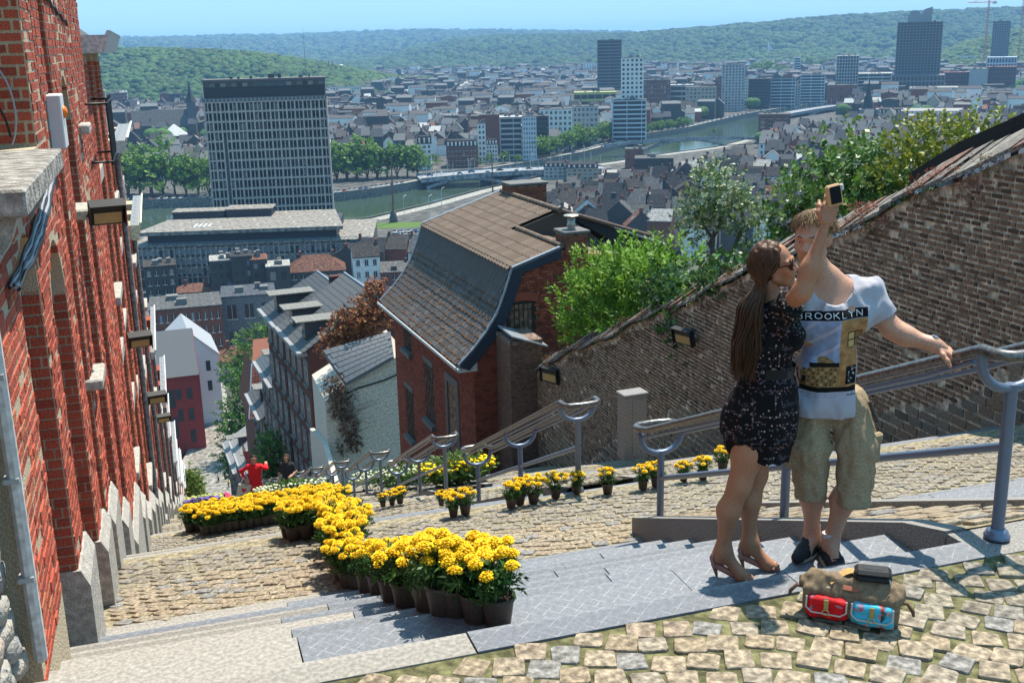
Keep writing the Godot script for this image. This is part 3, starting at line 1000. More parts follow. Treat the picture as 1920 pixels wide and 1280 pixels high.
		gutter_box(h, z1 + 0.05, z0 - 0.03, eave + 0.05, x, white if k != 2 else M("cream gutter", L(0.62, 0.56, 0.42), 0.6, "soft", 1.0), 0.28 if k != 2 else 0.4)
		g = G.new()
		var pr2 := PackedVector2Array([Vector2(x + 0.0 - 0.1, eave - 0.02), Vector2(-3.9, eave + 2.6), Vector2(-7.2, eave - 0.02)])
		g.prism(pr2, z0 - z1 - 0.06, Transform3D(Basis.IDENTITY, V(-0.3, 0.02, z1 + 0.03)))
		part(h, "roof", g, slate)
		g = G.new()
		g.bx(-4.4, -3.6, eave + 1.5, eave + 3.4, z0 - 0.7, z0 - 0.1)
		part(h, "chimney", g, fm)
		if k > 0 and k < 7:
			g = G.new()
			g.tube([V(XF + 0.06, gy(z0 - 0.4), z0 - 0.35), V(XF + 0.06, eave - 0.2, z0 - 0.35)], 0.05, 8)
			part(h, "downpipe", g, M("zinc", L(0.3, 0.3, 0.3), 0.5))
	# black balcony rail on the second house
	t = thing("balcony_rail", "black wrought iron balcony rail on the left brick terrace under the first gutter", "balcony rail")
	g = G.new()
	for q in 9:
		g.tube([V(-0.55, -1.35, -14.6 - q * 0.18), V(-0.55, -0.55, -14.6 - q * 0.18)], 0.012, 5)
	for yy in [-1.3, -0.6]:
		g.tube([V(-0.8, yy, -14.55), V(-0.55, yy, -14.55), V(-0.55, yy, -16.1), V(-0.8, yy, -16.1)], 0.016, 6)
	part(t, "bars", g, M("black iron", L(0.015, 0.015, 0.017), 0.5))

func wall_top(z: float) -> float: return -1.48 + (z + 11.5) * 0.424 + 0.05 * sin(z * 1.3) + 0.04 * sin(z * 3.1)

func right_wall() -> void:
	var t := thing("retaining_wall", "long sloping dark brick retaining wall up the right side of the stairs", "wall")
	var tones := [L(1, 1, 1), L(0.55, 0.55, 0.6), L(0.75, 0.7, 0.7), L(1.5, 1.25, 1.1), L(2.2, 1.3, 1.0), L(0.4, 0.42, 0.45), L(1.2, 1.15, 1.1)]
	var base := L(0.25, 0.14, 0.088)
	var bm := tone_mats("wall brick", base, tones, 0.9, "fine", 2.2, "nrough", 3.0)
	var rest := M("wall brick rest", base, 0.9, "fine", 2.2, "nrough", 3.0)
	var mortar := M("grey mortar", L(0.62, 0.49, 0.37), 0.95, "blotch", 0.7, "nrough", 2.0)
	var g := G.new()
	var poly := PackedVector2Array()
	for k in 60:
		var z := -4.0 - k * 28.4 / 59.0
		poly.append(Vector2(-z, wall_top(z)))
	poly.append(Vector2(32.4, -16)); poly.append(Vector2(4, -6))
	g.prism(poly, 0.55, Transform3D(Basis(V(0, 0, -1), V(0, 1, 0), V(1, 0, 0)), V(RX + 0.015, 0, 0)))
	part(t, "wall_core", g, mortar)
	var list := []
	var rub := func(z: float) -> float: return slope_y(z) + 0.85 + 0.45 * sin(z * 0.6 + 1.0) + 0.25 * sin(z * 1.7)
	brick_spots(list, V(RX, -15.0, -32.3), V(0, 0, 1), V(-1, 0, 0), 27.0, 15.5, 0.20, 0.082, func(a, b):
		var z: float = -32.3 + a
		var y: float = -15.0 + b
		return y < wall_top(z) - 0.16 and y > rub.call(z) and rng.randf() > 0.02, 0.038, 0.006, 0.004)
	lay_bricks(t, list, bm, tones, 300, rest)
	# rubble courses at the foot
	list = []
	brick_spots(list, V(RX, -15.0, -32.3), V(0, 0, 1), V(-1, 0, 0), 27.0, 15.0, 0.34, 0.15, func(a, b):
		var z: float = -32.3 + a
		var y: float = -15.0 + b
		return y < rub.call(z) - 0.03 and y > slope_y(z) - 0.4, 0.035, 0.010, 0.02)
	var rt := [L(1.3, 1.25, 1.15), L(0.8, 0.85, 0.9), L(1.0, 0.9, 0.8), L(0.6, 0.62, 0.65), L(1.6, 1.45, 1.25)]
	lay_bricks(t, list, tone_mats("rubble foot", L(0.25, 0.19, 0.14), rt, 0.95, "fine", 1.3, "nrough", 1.6), rt, 90, M("rubble foot rest", L(0.25, 0.19, 0.14), 0.95, "fine", 1.3, "nrough", 1.6), "rubble_stone")
	# sloping capping of old tiles and moss, with tile edges
	var cap := M("old capping", L(0.23, 0.20, 0.175), 0.95, "blotch", 1.6, "nrough", 2.5)
	var capm := [cap, M("old capping light", L(0.31, 0.285, 0.25), 0.95, "blotch", 1.6, "nrough", 2.5), M("old capping red", L(0.24, 0.135, 0.105), 0.95, "blotch", 1.6, "nrough", 2.5)]
	var z := -4.2
	var k := 0
	while z > -32.0:
		var w := rf(0.26, 0.42)
		var y := wall_top(z - w / 2)
		for r in 2:
			g = G.new()
			var x0 := RX - 0.10 + r * 0.38
			var h0 := 0.03 + r * 0.21
			var a := V(x0, y + h0 + 0.212 * w, z)
			var b := V(x0, y + h0 - 0.212 * w, z - w + 0.012)
			var dx := V(0.46, 0.27, 0)
			var th := V(0, 0.05 + rf(0, 0.02), 0)
			g.quad(b + th, a + th, a + dx + th, b + dx + th)
			g.quad(b, a, a + th, b + th)
			g.quad(a, a + dx, a + dx + th, a + th)
			g.quad(b + dx, b, b + th, b + dx + th)
			g.quad(a + dx, b + dx, b + dx + th, a + dx + th)
			part(t, "capping_tile", g, capm[0] if k % 3 else capm[1 + (k / 3) % 2])
		k += 1
		z -= w
	# back of the capping and the garden earth behind
	var e := setting("garden_terrace")
	g = G.new()
	for q in 28:
		var za1 := -4.0 - q
		g.quad(V(RX + 0.5, wall_top(za1) - 0.1, za1), V(17, wall_top(za1) - 0.9, za1), V(17, wall_top(za1 - 1) - 0.9, za1 - 1), V(RX + 0.5, wall_top(za1 - 1) - 0.1, za1 - 1))
	part(e, "soil", g, M("garden soil", L(0.07, 0.06, 0.035), 1.0, "blotch", 0.5, "nrough", 1.0))
	# dark weathered board fence above the capping at the right edge
	var f := thing("board_fence", "dark weathered fence board on top of the wall capping at the right edge", "fence")
	g = G.new()
	for q in 5:
		var zq := -9.6 - q * 1.1
		g = G.new()
		var p0 := V(RX + 1.05, wall_top(zq) + 0.55, zq)
		var p1 := V(RX + 1.05, wall_top(zq - 1.09) + 0.55, zq - 1.09)
		g.quad(p1, p0, p0 + V(0, 0.34, 0), p1 + V(0, 0.34, 0))
		g.quad(p1 + V(0, 0.34, 0), p0 + V(0, 0.34, 0), p0 + V(0.04, 0.34, 0), p1 + V(0.04, 0.34, 0))
		g.quad(p0 + V(0.04, 0, 0), p1 + V(0.04, 0, 0), p1 + V(0.04, 0.34, 0), p0 + V(0.04, 0.34, 0))
		part(f, "board", g, M("tarred board", L(0.035, 0.03, 0.027), 0.9, "fine", 1.5, "nfine", 2.0))
	for q in 6:
		g = G.new()
		g.box(V(RX + 1.12, wall_top(-9.6 - q * 1.1) + 0.45, -9.6 - q * 1.1), V(0.07, 0.9, 0.07))
		part(f, "post", g, M("tarred board", L(0.035, 0.03, 0.027), 0.9))
	# brick return with slate caps where the wall meets the house
	t = thing("wall_pier", "pale brick pier with slate caps and an arch where the wall meets the house", "wall")
	g = G.new()
	g.bx(9.55, 10.6, -18, -8.75, -32.35, -30.9)
	part(t, "pier", g, M("pier mortar", L(0.24, 0.17, 0.13), 0.95, "blotch", 0.8, "nrough", 2.0))
	list = []
	brick_spots(list, V(9.55, -15.0, -30.9), V(1, 0, 0), V(0, 0, 1), 1.05, 6.2, 0.20, 0.082, null, 0.02)
	brick_spots(list, V(9.55, -15.0, -32.35), V(0, 0, 1), V(-1, 0, 0), 1.45, 6.2, 0.20, 0.082, null, 0.02)
	var pt2 := [L(1, 1, 1), L(0.7, 0.7, 0.75), L(1.3, 1.15, 1.0)]
	lay_bricks(t, list, tone_mats("pier brick", L(0.19, 0.105, 0.075), pt2, 0.9, "fine", 2.0, "nrough", 2.0), pt2, 0, M("pier brick rest", L(0.19, 0.105, 0.075), 0.9, "fine", 2.0, "nrough", 2.0))
	for q in 2:
		g = G.new()
		g.cbox(V(9.9 + q * 0.55, -8.68 - q * 0.2, -31.6), V(0.62, 0.06, 1.6), 0.01, Basis(Vector3.BACK, -0.35))
		part(t, "slate_cap", g, M("slate cap", L(0.20, 0.22, 0.25), 0.5, "soft", 1.0))
	floodlight("floodlight on the brick retaining wall at its low end, beside the brick house", V(10.2, -9.36, -29.1), 0.62, -62, 0.1)
	floodlight("floodlight on the brick retaining wall half covered by ivy", V(10.15, -6.05, -20.4), 0.5, -70, 0.25)
	# grey service cabinet on the third landing
	t = thing("service_cabinet", "tall grey metal service cabinet standing before the brick retaining wall", "cabinet", V(7.72, ya(2) + 0.02, -17.55), 4)
	g = G.new()
	g.cbox(V(0, 0.5, 0), V(0.46, 1.22, 0.3), 0.012)
	part(t, "body", g, M("cabinet grey", L(0.26, 0.225, 0.20), 0.55, "soft", 2.0))
	g = G.new()
	g.cbox(V(0, 1.13, 0.0), V(0.50, 0.05, 0.34), 0.012)
	part(t, "lid", g, M("cabinet lid", L(0.24, 0.22, 0.21), 0.5, "soft", 2.0))
	g = G.new()
	g.cbox(V(0.06, 0.5, 0.156), V(0.27, 1.1, 0.016), 0.005)
	part(t, "door", g, M("cabinet grey", L(0.26, 0.225, 0.20), 0.55))

func barred_window(h: Node3D, o: Vector3, B: Basis, w: float, hh: float, bars: int, sill_m: Material, brick_arch: Material) -> void:
	# B.z points outwards, B.x along the wall
	var g := G.new()
	g.box(o + B * V(0, hh / 2, -0.16), V(w, hh, 0.02), B)
	var win := part(h, "window", g, M("window pane", L(0.10, 0.115, 0.11), 0.12, "blotch", 1.3))
	g = G.new()
	for s in [-1, 1]: g.box(o + B * V(s * w / 2, hh / 2, -0.10), V(0.08, hh, 0.14), B)
	for s in [0, 1]: g.box(o + B * V(0, hh * s, -0.10), V(w + 0.08, 0.08, 0.14), B)
	g.box(o + B * V(0, hh / 2, -0.13), V(0.05, hh, 0.05), B)
	part(win, "frame", g, M("black frame", L(0.018, 0.018, 0.02), 0.5))
	g = G.new()
	for k in bars:
		var x := (k + 0.5) / bars * w - w / 2
		g.tube([o + B * V(x, 0.02, -0.02), o + B * V(x, hh - 0.02, -0.02)], 0.014, 5)
	for s in [0.12, 0.8]: g.tube([o + B * V(-w / 2, hh * s, -0.02), o + B * V(w / 2, hh * s, -0.02)], 0.014, 5)
	part(win, "bars", g, M("black iron", L(0.015, 0.015, 0.017), 0.5), true)
	g = G.new()
	g.cbox(o + B * V(0, -0.12, 0.02), V(w + 0.3, 0.2, 0.26), 0.015, B)
	part(h, "window_sill", g, sill_m)
	if brick_arch:
		for k in 15:
			g = G.new()
			var s := k / 14.0 * 2 - 1
			g.cbox(o + B * V(s * (w / 2 + 0.06), hh + 0.21 - 0.08 * s * s, 0.002), V(0.085, 0.27, 0.06), 0.006, B * Basis(Vector3.BACK, -s * 0.22))
			part(h, "arch_brick", g, brick_arch)

func brick_corner_house() -> void:
	var t := thing("brick_house", "brick house with curved slate mansard and brown tiled roof beside the stairs", "house", V(8.8, 0, -32.4), 3.0)
	var tones := [L(1, 1, 1), L(0.78, 0.75, 0.75), L(1.15, 1.15, 1.1), L(0.6, 0.6, 0.65), L(1.3, 1.35, 1.3), L(0.9, 0.9, 0.85)]
	var red := L(0.29, 0.075, 0.042)
	var bm := tone_mats("house brick", red, tones, 0.9, "fine", 1.8, "nrough", 2.0)
	var rest := M("house brick rest", red, 0.9, "fine", 1.8, "nrough", 2.0)
	var mortar := M("house mortar", L(0.26, 0.17, 0.115), 0.95, "blotch", 0.6, "nrough", 2.0)
	var stone := M("dark sill stone", L(0.15, 0.145, 0.14), 0.85, "fine", 1.0)
	var LEN := 10.0
	var prof := [Vector2(-0.5, -9.78), Vector2(0.03, -9.28), Vector2(0.45, -8.80), Vector2(0.82, -8.25), Vector2(1.08, -7.65), Vector2(1.26, -7.15), Vector2(1.36, -6.84)]
	# walls
	var g := G.new()
	var gp := PackedVector2Array([Vector2(0.02, -20), Vector2(0.02, -9.45)])
	for q in range(2, 7): gp.append(prof[q] + Vector2(0.06, -0.08))
	gp.append(Vector2(3.0, -6.38)); gp.append(Vector2(4.9, -6.75)); gp.append(Vector2(4.9, -20))
	g.prism(gp, LEN - 0.04, Transform3D(Basis.IDENTITY, V(0, 0, -LEN + 0.02)))
	part(t, "wall", g, mortar)
	var inside := func(a, b):   # on the gable, a from the corner, b up from -16
		var y: float = -16.0 + b
		if a > 1.15 and a < 2.15 and y > -9.2 and y < -7.7: return false
		for q in 6:
			var p0: Vector2 = prof[q]
			var p1: Vector2 = prof[q + 1]
			if y > p0.y and y <= p1.y: return a > lerpf(p0.x, p1.x, (y - p0.y) / (p1.y - p0.y)) + 0.1
		if y > -6.84: return y < minf(-6.84 + (a - 1.36) * 0.30 - 0.08, -6.38 - (a - 3.0) * 0.2)
		return true
	var list := []
	brick_spots(list, V(0, -16.0, 0.02), V(1, 0, 0), V(0, 0, 1), 4.9, 10.4, 0.23, 0.094, inside, 0.018, 0.008)
	var nfront := list.size()
	var wins := [[7.97, 1.0, -11.3, 0.9, false], [5.2, 1.0, -13.3, 2.15, false], [8.1, 0.95, -14.9, 1.95, false], [2.35, 1.1, -14.6, 3.55, true], [5.2, 0.9, -17.0, 1.7, false]]
	brick_spots(list, V(0, -19.0, -LEN), V(0, 0, 1), V(-1, 0, 0), LEN, 9.2, 0.23, 0.094, func(a, b):
		var d: float = LEN - a
		var y: float = -19.0 + b
		for w in wins:
			if absf(d - w[0]) < w[1] / 2 + 0.1 and y > w[2] - 0.1 and y < w[2] + w[3] + 0.12: return false
		return y > slope_y(-32.4 - d) - 0.6, 0.018, 0.006)
	lay_bricks(t, list, bm, tones, 300, rest)
	barred_window(t, V(1.65, -9.05, 0.03), Basis.IDENTITY, 0.92, 1.1, 6, stone, bm[0])
	var BF := Basis(V(0, 0, 1), V(0, 1, 0), V(-1, 0, 0))
	for w in wins:
		if w[4]:
			g = G.new()
			g.box(V(-0.02 + 0.12, w[2] + w[3] / 2, -w[0]), V(0.1, w[3], w[1]))
			part(t, "door", g, M("dark door", L(0.02, 0.02, 0.022), 0.6))
			g = G.new()
			g.cbox(V(-0.01, w[2] + w[3] + 0.1, -w[0]), V(0.1, 0.28, w[1] + 0.4), 0.01)
			for s in [-1, 1]: g.cbox(V(-0.01, w[2] + w[3] / 2, -w[0] + s * (w[1] / 2 + 0.08)), V(0.08, w[3], 0.17), 0.01)
			part(t, "door_surround", g, stone)
		else:
			barred_window(t, V(-0.02, w[2], -w[0]), BF, w[1], w[3], 5, stone, null)
			g = G.new()
			g.cbox(V(-0.0, w[2] + w[3] + 0.1, -w[0]), V(0.08, 0.2, w[1] + 0.25), 0.01)
			part(t, "lintel", g, stone)
	# curved slate slope: slates laid in courses
	var slate_m: Array = []
	for k in 5: slate_m.append(M("roof slate %d" % k, L(0.088, 0.070, 0.060) * [1.0, 0.8, 1.2, 0.9, 1.35][k], 0.6, "fine", 1.5, "nfine", 2.0))
	var deck := G.new()
	for q in 6:
		var a: Vector2 = prof[q]
		var b: Vector2 = prof[q + 1]
		deck.quad(V(a.x + 0.02, a.y - 0.03, -LEN), V(a.x + 0.02, a.y - 0.03, 0), V(b.x + 0.02, b.y - 0.03, 0), V(b.x + 0.02, b.y - 0.03, -LEN))
	deck.quad(V(1.38, -6.87, -LEN), V(1.38, -6.87, 0), V(2.9, -6.38, 0), V(2.9, -6.38, -LEN))
	deck.quad(V(2.9, -6.38, -LEN), V(2.9, -6.38, -4.1), V(4.75, -5.80, -4.1), V(4.75, -5.80, -LEN))
	deck.quad(V(4.75, -5.80, -LEN), V(4.75, -5.80, -4.1), V(6.9, -7.1, -4.1), V(6.9, -7.1, -LEN))
	deck.quad(V(2.9, -7.4, -4.1), V(6.9, -7.4, -4.1), V(4.75, -5.80, -4.1), V(2.9, -6.38, -4.1))
	part(t, "roof_deck", deck, slate_m[1])
	var along := func(s: float) -> Array:
		var d := s
		for q in 6:
			var a: Vector2 = prof[q]
			var b: Vector2 = prof[q + 1]
			var l := a.distance_to(b)
			if d <= l or q == 5: return [a.lerp(b, d / l), (b - a).normalized()]
			d -= l
		return []
	var tot := 0.0
	for q in 6: tot += prof[q].distance_to(prof[q + 1])
	var rows := 16
	var cnt := 0
	var restg := G.new()
	var lich := G.new()
	for r in rows:
		var s := tot * r / rows
		var at = along.call(s)
		var up: Vector2 = at[1]
		var U3 := V(up.x, up.y, 0)
		var N3 := V(-up.y, up.x, 0)
		var z := 0.0 if r % 2 else -0.15
		while z > -LEN + 0.05:
			var w := 0.285
			var g2 := G.new()
			var ln := tot / rows * 1.35
			var c := V(at[0].x, at[0].y, z - w / 2) + U3 * ln / 2
			var tilt := Basis(V(0, 0, 1), 0.0)
			var B := Basis(U3, N3, V(0, 0, 1)) * Basis(V(0, 0, 1), -0.06 + rf(-0.015, 0.015))
			var lift := N3 * (0.018 + rf(0, 0.005))
			if cnt < 300 and r < 13 and z > -7.2:
				g2.box(c + lift, V(ln, 0.026, w - 0.016), B)
				part(t, "slate", g2, slate_m[rng.randi() % 5])
				cnt += 1
			else:
				restg.box(c + lift, V(ln, 0.026, w - 0.016), B)
			if r < 12 and rng.randf() < 0.75:
				for q in 3:
					lich.box(V(at[0].x, at[0].y, z - rf(0, w)) + N3 * 0.05 + U3 * rf(-0.02, 0.03), V(rf(0.012, 0.05), 0.01, rf(0.04, 0.14)), B)
			z -= w
	part(t, "slate_courses", restg, slate_m[0], true)
	part(t, "lichen", lich, M("rust lichen", L(0.24, 0.10, 0.03), 1.0, "blotch", 3.0), true)
	# brown pantiles above
	var tile := G.new()
	var TW := 0.30
	var TL := 0.50
	for q in 8:
		var p0 := q / 8.0
		var p1 := (q + 1) / 8.0
		var hgt := func(p: float) -> float: return 0.03 + 0.028 * cos(p * TAU)
		var a := V(0, hgt.call(p0), -p0 * TW)
		var b := V(0, hgt.call(p1), -p1 * TW)
		tile.quad(b, a, a + V(TL, -0.02, 0), b + V(TL, -0.02, 0))
		tile.quad(b + V(0, -0.035, 0), a + V(0, -0.035, 0), a, b)
	var tmesh := tile.mesh(null)
	var tm: Array = []
	for k in 4: tm.append(M("brown tile %d" % k, L(0.165, 0.115, 0.085) * [1.0, 0.85, 1.15, 0.95][k], 0.8, "fine", 1.8, "nfine", 2.0))
	var UB := Basis(V(0.953, 0.303, 0), V(-0.303, 0.953, 0), V(0, 0, 1))
	var tn := 0
	for r in 8:
		for cidx in 33:
			var z := -cidx * TW
			var s := r * 0.43 - 0.06
			if s > 1.4 and z > -4.0: continue
			var o := put(t, "roof_tile", tmesh, Transform3D(UB, V(1.30, -6.86, 0.02 + z) + UB * V(s, 0.02, 0)))
			o.material_override = tm[rng.randi() % 4]
	for cidx in 33:
		var z := -cidx * TW - 0.16
		var near := z > -4.0
		g = G.new()
		var pc := V(1.30, -6.86, z) + UB * V(1.85 if near else 3.55, 0.06, 0)
		g.tube([pc + V(0, 0, 0.19), pc + V(0, 0.015, -0.12)], [0.10, 0.085], 10)
		part(t, "ridge_tile", g, tm[cidx % 4])
	# zinc verge and gutter
	var zinc := M("zinc trim", L(0.33, 0.35, 0.38), 0.4, "soft", 1.0, "", 1.0, 0.4)
	var navy := M("dark fascia", L(0.02, 0.028, 0.045), 0.6)
	for zz in [0.03, -LEN]:
		g = G.new()
		for q in 6: g.tube([V(prof[q].x, prof[q].y + 0.05, zz), V(prof[q + 1].x, prof[q + 1].y + 0.05, zz)], 0.05, 6)
		g.tube([V(1.36, -6.79, zz), V(3.0 if zz > -1 else 4.7, -6.27 if zz > -1 else -5.73, zz)], 0.05, 6)
		part(t, "verge_flashing", g, zinc)
	g = G.new()
	var fp := PackedVector2Array()
	for q in 7: fp.append(prof[q] + Vector2(0.02, 0.0))
	fp.append(Vector2(3.0, -6.30)); fp.append(Vector2(3.0, -6.62))
	for q in range(6, -1, -1): fp.append(prof[q] + Vector2(0.32, -0.14))
	g.prism(fp, 0.09, Transform3D(Basis.IDENTITY, V(0, 0, 0.03)))
	part(t, "fascia", g, navy)
	g = G.new()
	g.prism(PackedVector2Array([Vector2(0.1, -9.98), Vector2(-0.5, -9.98), Vector2(-0.62, -9.9), Vector2(-0.64, -9.78), Vector2(-0.6, -9.78), Vector2(-0.56, -9.86), Vector2(-0.4, -9.88), Vector2(0.1, -9.6)]), LEN + 0.1, Transform3D(Basis.IDENTITY, V(0, 0, -LEN - 0.03)))
	part(t, "gutter", g, M("pale gutter", L(0.5, 0.52, 0.53), 0.5, "soft", 1.0))
	# chimneys
	var stack := func(o: Vector3, w: float, d: float, hh: float, hollow: bool) -> void:
		var gg := G.new()
		gg.bx(o.x, o.x + w, o.y, o.y + hh, o.z - d, o.z)
		var ch := part(t, "chimney", gg, mortar)
		var bl := []
		brick_spots(bl, V(o.x, o.y, o.z), V(1, 0, 0), V(0, 0, 1), w, hh, 0.23, 0.094, null, 0.02)
		brick_spots(bl, V(o.x, o.y, o.z - d), V(0, 0, 1), V(-1, 0, 0), d, hh, 0.23, 0.094, null, 0.02)
		var rg := G.new()
		for b in bl:
			var bg := flat_brick()
			bg.col = tones[rng.randi() % 6]
			for j in bg.c.size(): bg.c[j] = bg.col * Color(0.9, 1.4, 1.6)
			rg.add(bg, Transform3D(Basis(b[1] * b[3], Vector3.UP * b[4], b[2] * 0.06), b[0]))
		part(ch, "brick_courses", rg, rest, true)
		gg = G.new()
		gg.cbox(V(o.x + w / 2, o.y + hh + 0.04, o.z - d / 2), V(w + 0.12, 0.1, d + 0.12), 0.02)
		part(ch, "cap", gg, stone)
	stack.call(V(3.2, -7.2, 0.0), 0.78, 0.8, 1.30, false)
	stack.call(V(4.6, -6.9, -8.6), 1.5, 1.0, 1.5, true)
	g = G.new()
	g.lathe([Vector2(0.13, -5.98), Vector2(0.13, -5.8), Vector2(0.16, -5.78), Vector2(0.12, -5.74), Vector2(0.12, -5.6), Vector2(0.02, -5.6)], V(3.58, 0.12, -0.4), 14)
	g.lathe([Vector2(0.0, -5.52), Vector2(0.25, -5.52), Vector2(0.24, -5.47), Vector2(0.0, -5.44)], V(3.58, 0.12, -0.4), 16)
	for q in 3: g.tube([V(3.58 + 0.11 * cos(q * 2.1), -5.5, -0.4 + 0.11 * sin(q * 2.1)), V(3.58 + 0.13 * cos(q * 2.1), -5.38, -0.4 + 0.13 * sin(q * 2.1))], 0.012, 5)
	part(t, "chimney_cowl", g, M("steel cowl", L(0.42, 0.39, 0.33), 0.4, "soft", 2.0, "", 1.0, 0.5))
	# dark slated rear wing with a pale verge
	t = thing("rear_wing", "dark slate-hung rear wing with a pale roof verge behind the brick house", "house")
	g = G.new()
	var wp := PackedVector2Array([Vector2(12.5, -14), Vector2(12.5, -6.2), Vector2(13.3, -5.85), Vector2(17.3, -7.2), Vector2(18.6, -8.0), Vector2(18.6, -14)])
	g.prism(wp, 3.0, Transform3D(Basis.IDENTITY, V(0, 0, -41)))
	part(t, "wall", g, M("hung slate", L(0.035, 0.033, 0.036), 0.7, "fine", 1.2, "nrough", 1.5))
	for q in [[Vector2(13.3, -5.8), Vector2(17.35, -7.15), 0.09], [Vector2(15.2, -6.42), Vector2(18.0, -7.55), 0.07]]:
		g = G.new()
		g.tube([V(q[0].x, q[0].y, -37.97), V(q[1].x, q[1].y, -37.97)], q[2], 6)
		part(t, "verge", g, M("rust verge", L(0.20, 0.13, 0.10), 0.8, "blotch", 2.0) if q[2] > 0.08 else M("white paint", L(0.66, 0.64, 0.62), 0.5))
	g = G.new()
	g.box(V(14.2, -7.0, -37.95), V(0.08, 1.4, 0.08)); g.box(V(14.34, -7.0, -37.95), V(0.06, 1.4, 0.06))
	part(t, "pipe", g, M("pale pipe", L(0.4, 0.38, 0.36), 0.5))

func row_house(label: String, ox: float, oz: float, turn: float, length: float, depth: float, base: float, eave: float, ridge: float, wallc: Color, roofc: Color, dormers: int, floors: int) -> Node3D:
	var t := thing("terraced_house", label, "house", V(ox, 0, oz), turn, "dark brick houses down the right of the stairs")
	var key := "%d%d" % [int(ox * 10), int(oz)]
	var wm := M("row wall " + key, wallc, 0.9, "fine", 1.0, "nrough", 1.6)
	var trim := M("row trim", L(0.17, 0.16, 0.15), 0.85, "fine", 1.0)
	var zinc := M("zinc trim", L(0.33, 0.35, 0.38), 0.4)
	var glass := M("dark pane", L(0.03, 0.035, 0.04), 0.08)
	var g := G.new()
	g.prism(PackedVector2Array([Vector2(0, base), Vector2(0, eave), Vector2(depth / 2, ridge - 0.05), Vector2(depth, eave), Vector2(depth, base)]), length, Transform3D(Basis.IDENTITY, V(0, 0, -length)))
	part(t, "wall", g, wm)
	g = G.new()
	var up := Vector2(depth / 2 + 0.35, ridge - eave + 0.25).normalized()
	g.prism(PackedVector2Array([Vector2(-0.35, eave - 0.12), Vector2(-0.35, eave), Vector2(depth / 2, ridge + 0.14), Vector2(depth + 0.3, eave), Vector2(depth + 0.3, eave - 0.12), Vector2(depth / 2, ridge)]), length + 0.16, Transform3D(Basis.IDENTITY, V(0, 0, -length - 0.08)))
	part(t, "roof", g, M("row roof " + key, roofc, 0.6, "fine", 0.8, "nfine", 1.2))
	g = G.new()
	var rows := 14
	for r in rows:   # slate courses
		var f := float(r) / rows
		var p := Vector2(-0.35, eave + 0.02).lerp(Vector2(depth / 2, ridge + 0.15), f)
		g.box(V(p.x, p.y, -length / 2), V(0.14, 0.03, length + 0.14), Basis(V(0, 0, 1), up.angle()))
	part(t, "slate_courses", g, M("row roof " + key, roofc, 0.6), true)
	g = G.new()
	g.tube([V(depth / 2, ridge + 0.16, 0.05), V(depth / 2, ridge + 0.16, -length - 0.05)], 0.08, 6)
	part(t, "ridge", g, zinc)
	g = G.new()
	g.bx(-0.75, -0.05, eave - 0.32, eave - 0.06, -length + 0.02, -0.02)
	part(t, "gutter", g, M("row gutter", L(0.32, 0.32, 0.33), 0.55, "blotch", 1.0))
	for d in dormers:
		var zc := -length * (d + 0.5) / dormers
		g = G.new()
		g.bx(0.25, depth * 0.42, eave + 0.1, eave + 1.75, zc - 0.75, zc + 0.75)
		var dm := part(t, "dormer", g, M("dormer side", L(0.05, 0.048, 0.05), 0.7, "fine", 1.0))
		g = G.new()
		g.cbox(V(depth * 0.2 + 0.3, eave + 1.82, zc), V(depth * 0.5 + 0.5, 0.12, 1.9), 0.02)
		part(dm, "dormer_roof", g, M("dormer lead", L(0.22, 0.205, 0.18), 0.6, "blotch", 0.8))
		g = G.new()
		g.bx(0.22, 0.26, eave + 0.4, eave + 1.6, zc - 0.55, zc + 0.55)
		part(dm, "pane", g, glass)
	var nw := maxi(2, int(length / 2.1))
	for fl in floors:
		for w in nw:
			var zc := -length * (w + 0.5) / nw
			var y2 := eave - 0.9 - fl * 3.0
			if y2 - 1.7 < base: continue
			g = G.new()
			g.bx(-0.03, 0.05, y2 - 1.75, y2, zc - 0.5, zc + 0.5)
			var wi := part(t, "window", g, glass)
			g = G.new()
			for s in [-1, 0, 1]: g.box(V(-0.035, y2 - 0.87, zc + s * 0.48), V(0.05, 1.75, 0.07))
			g.box(V(-0.035, y2 - 0.6, zc), V(0.05, 0.06, 1.0))
			part(wi, "frame", g, M("pale frame", L(0.38, 0.36, 0.34), 0.6))
			g = G.new()
			g.cbox(V(-0.05, y2 - 1.86, zc), V(0.26, 0.18, 1.35), 0.015)
			part(t, "window_sill", g, trim)
			g = G.new()
			g.cbox(V(-0.02, y2 + 0.16, zc), V(0.12, 0.28, 1.3), 0.015)
			part(t, "lintel", g, trim)
	g = G.new()
	g.bx(depth / 2 - 0.5, depth / 2 + 0.6, ridge - 0.6, ridge + 1.0, -0.75, -0.05)
	part(t, "chimney", g, wm)
	return t

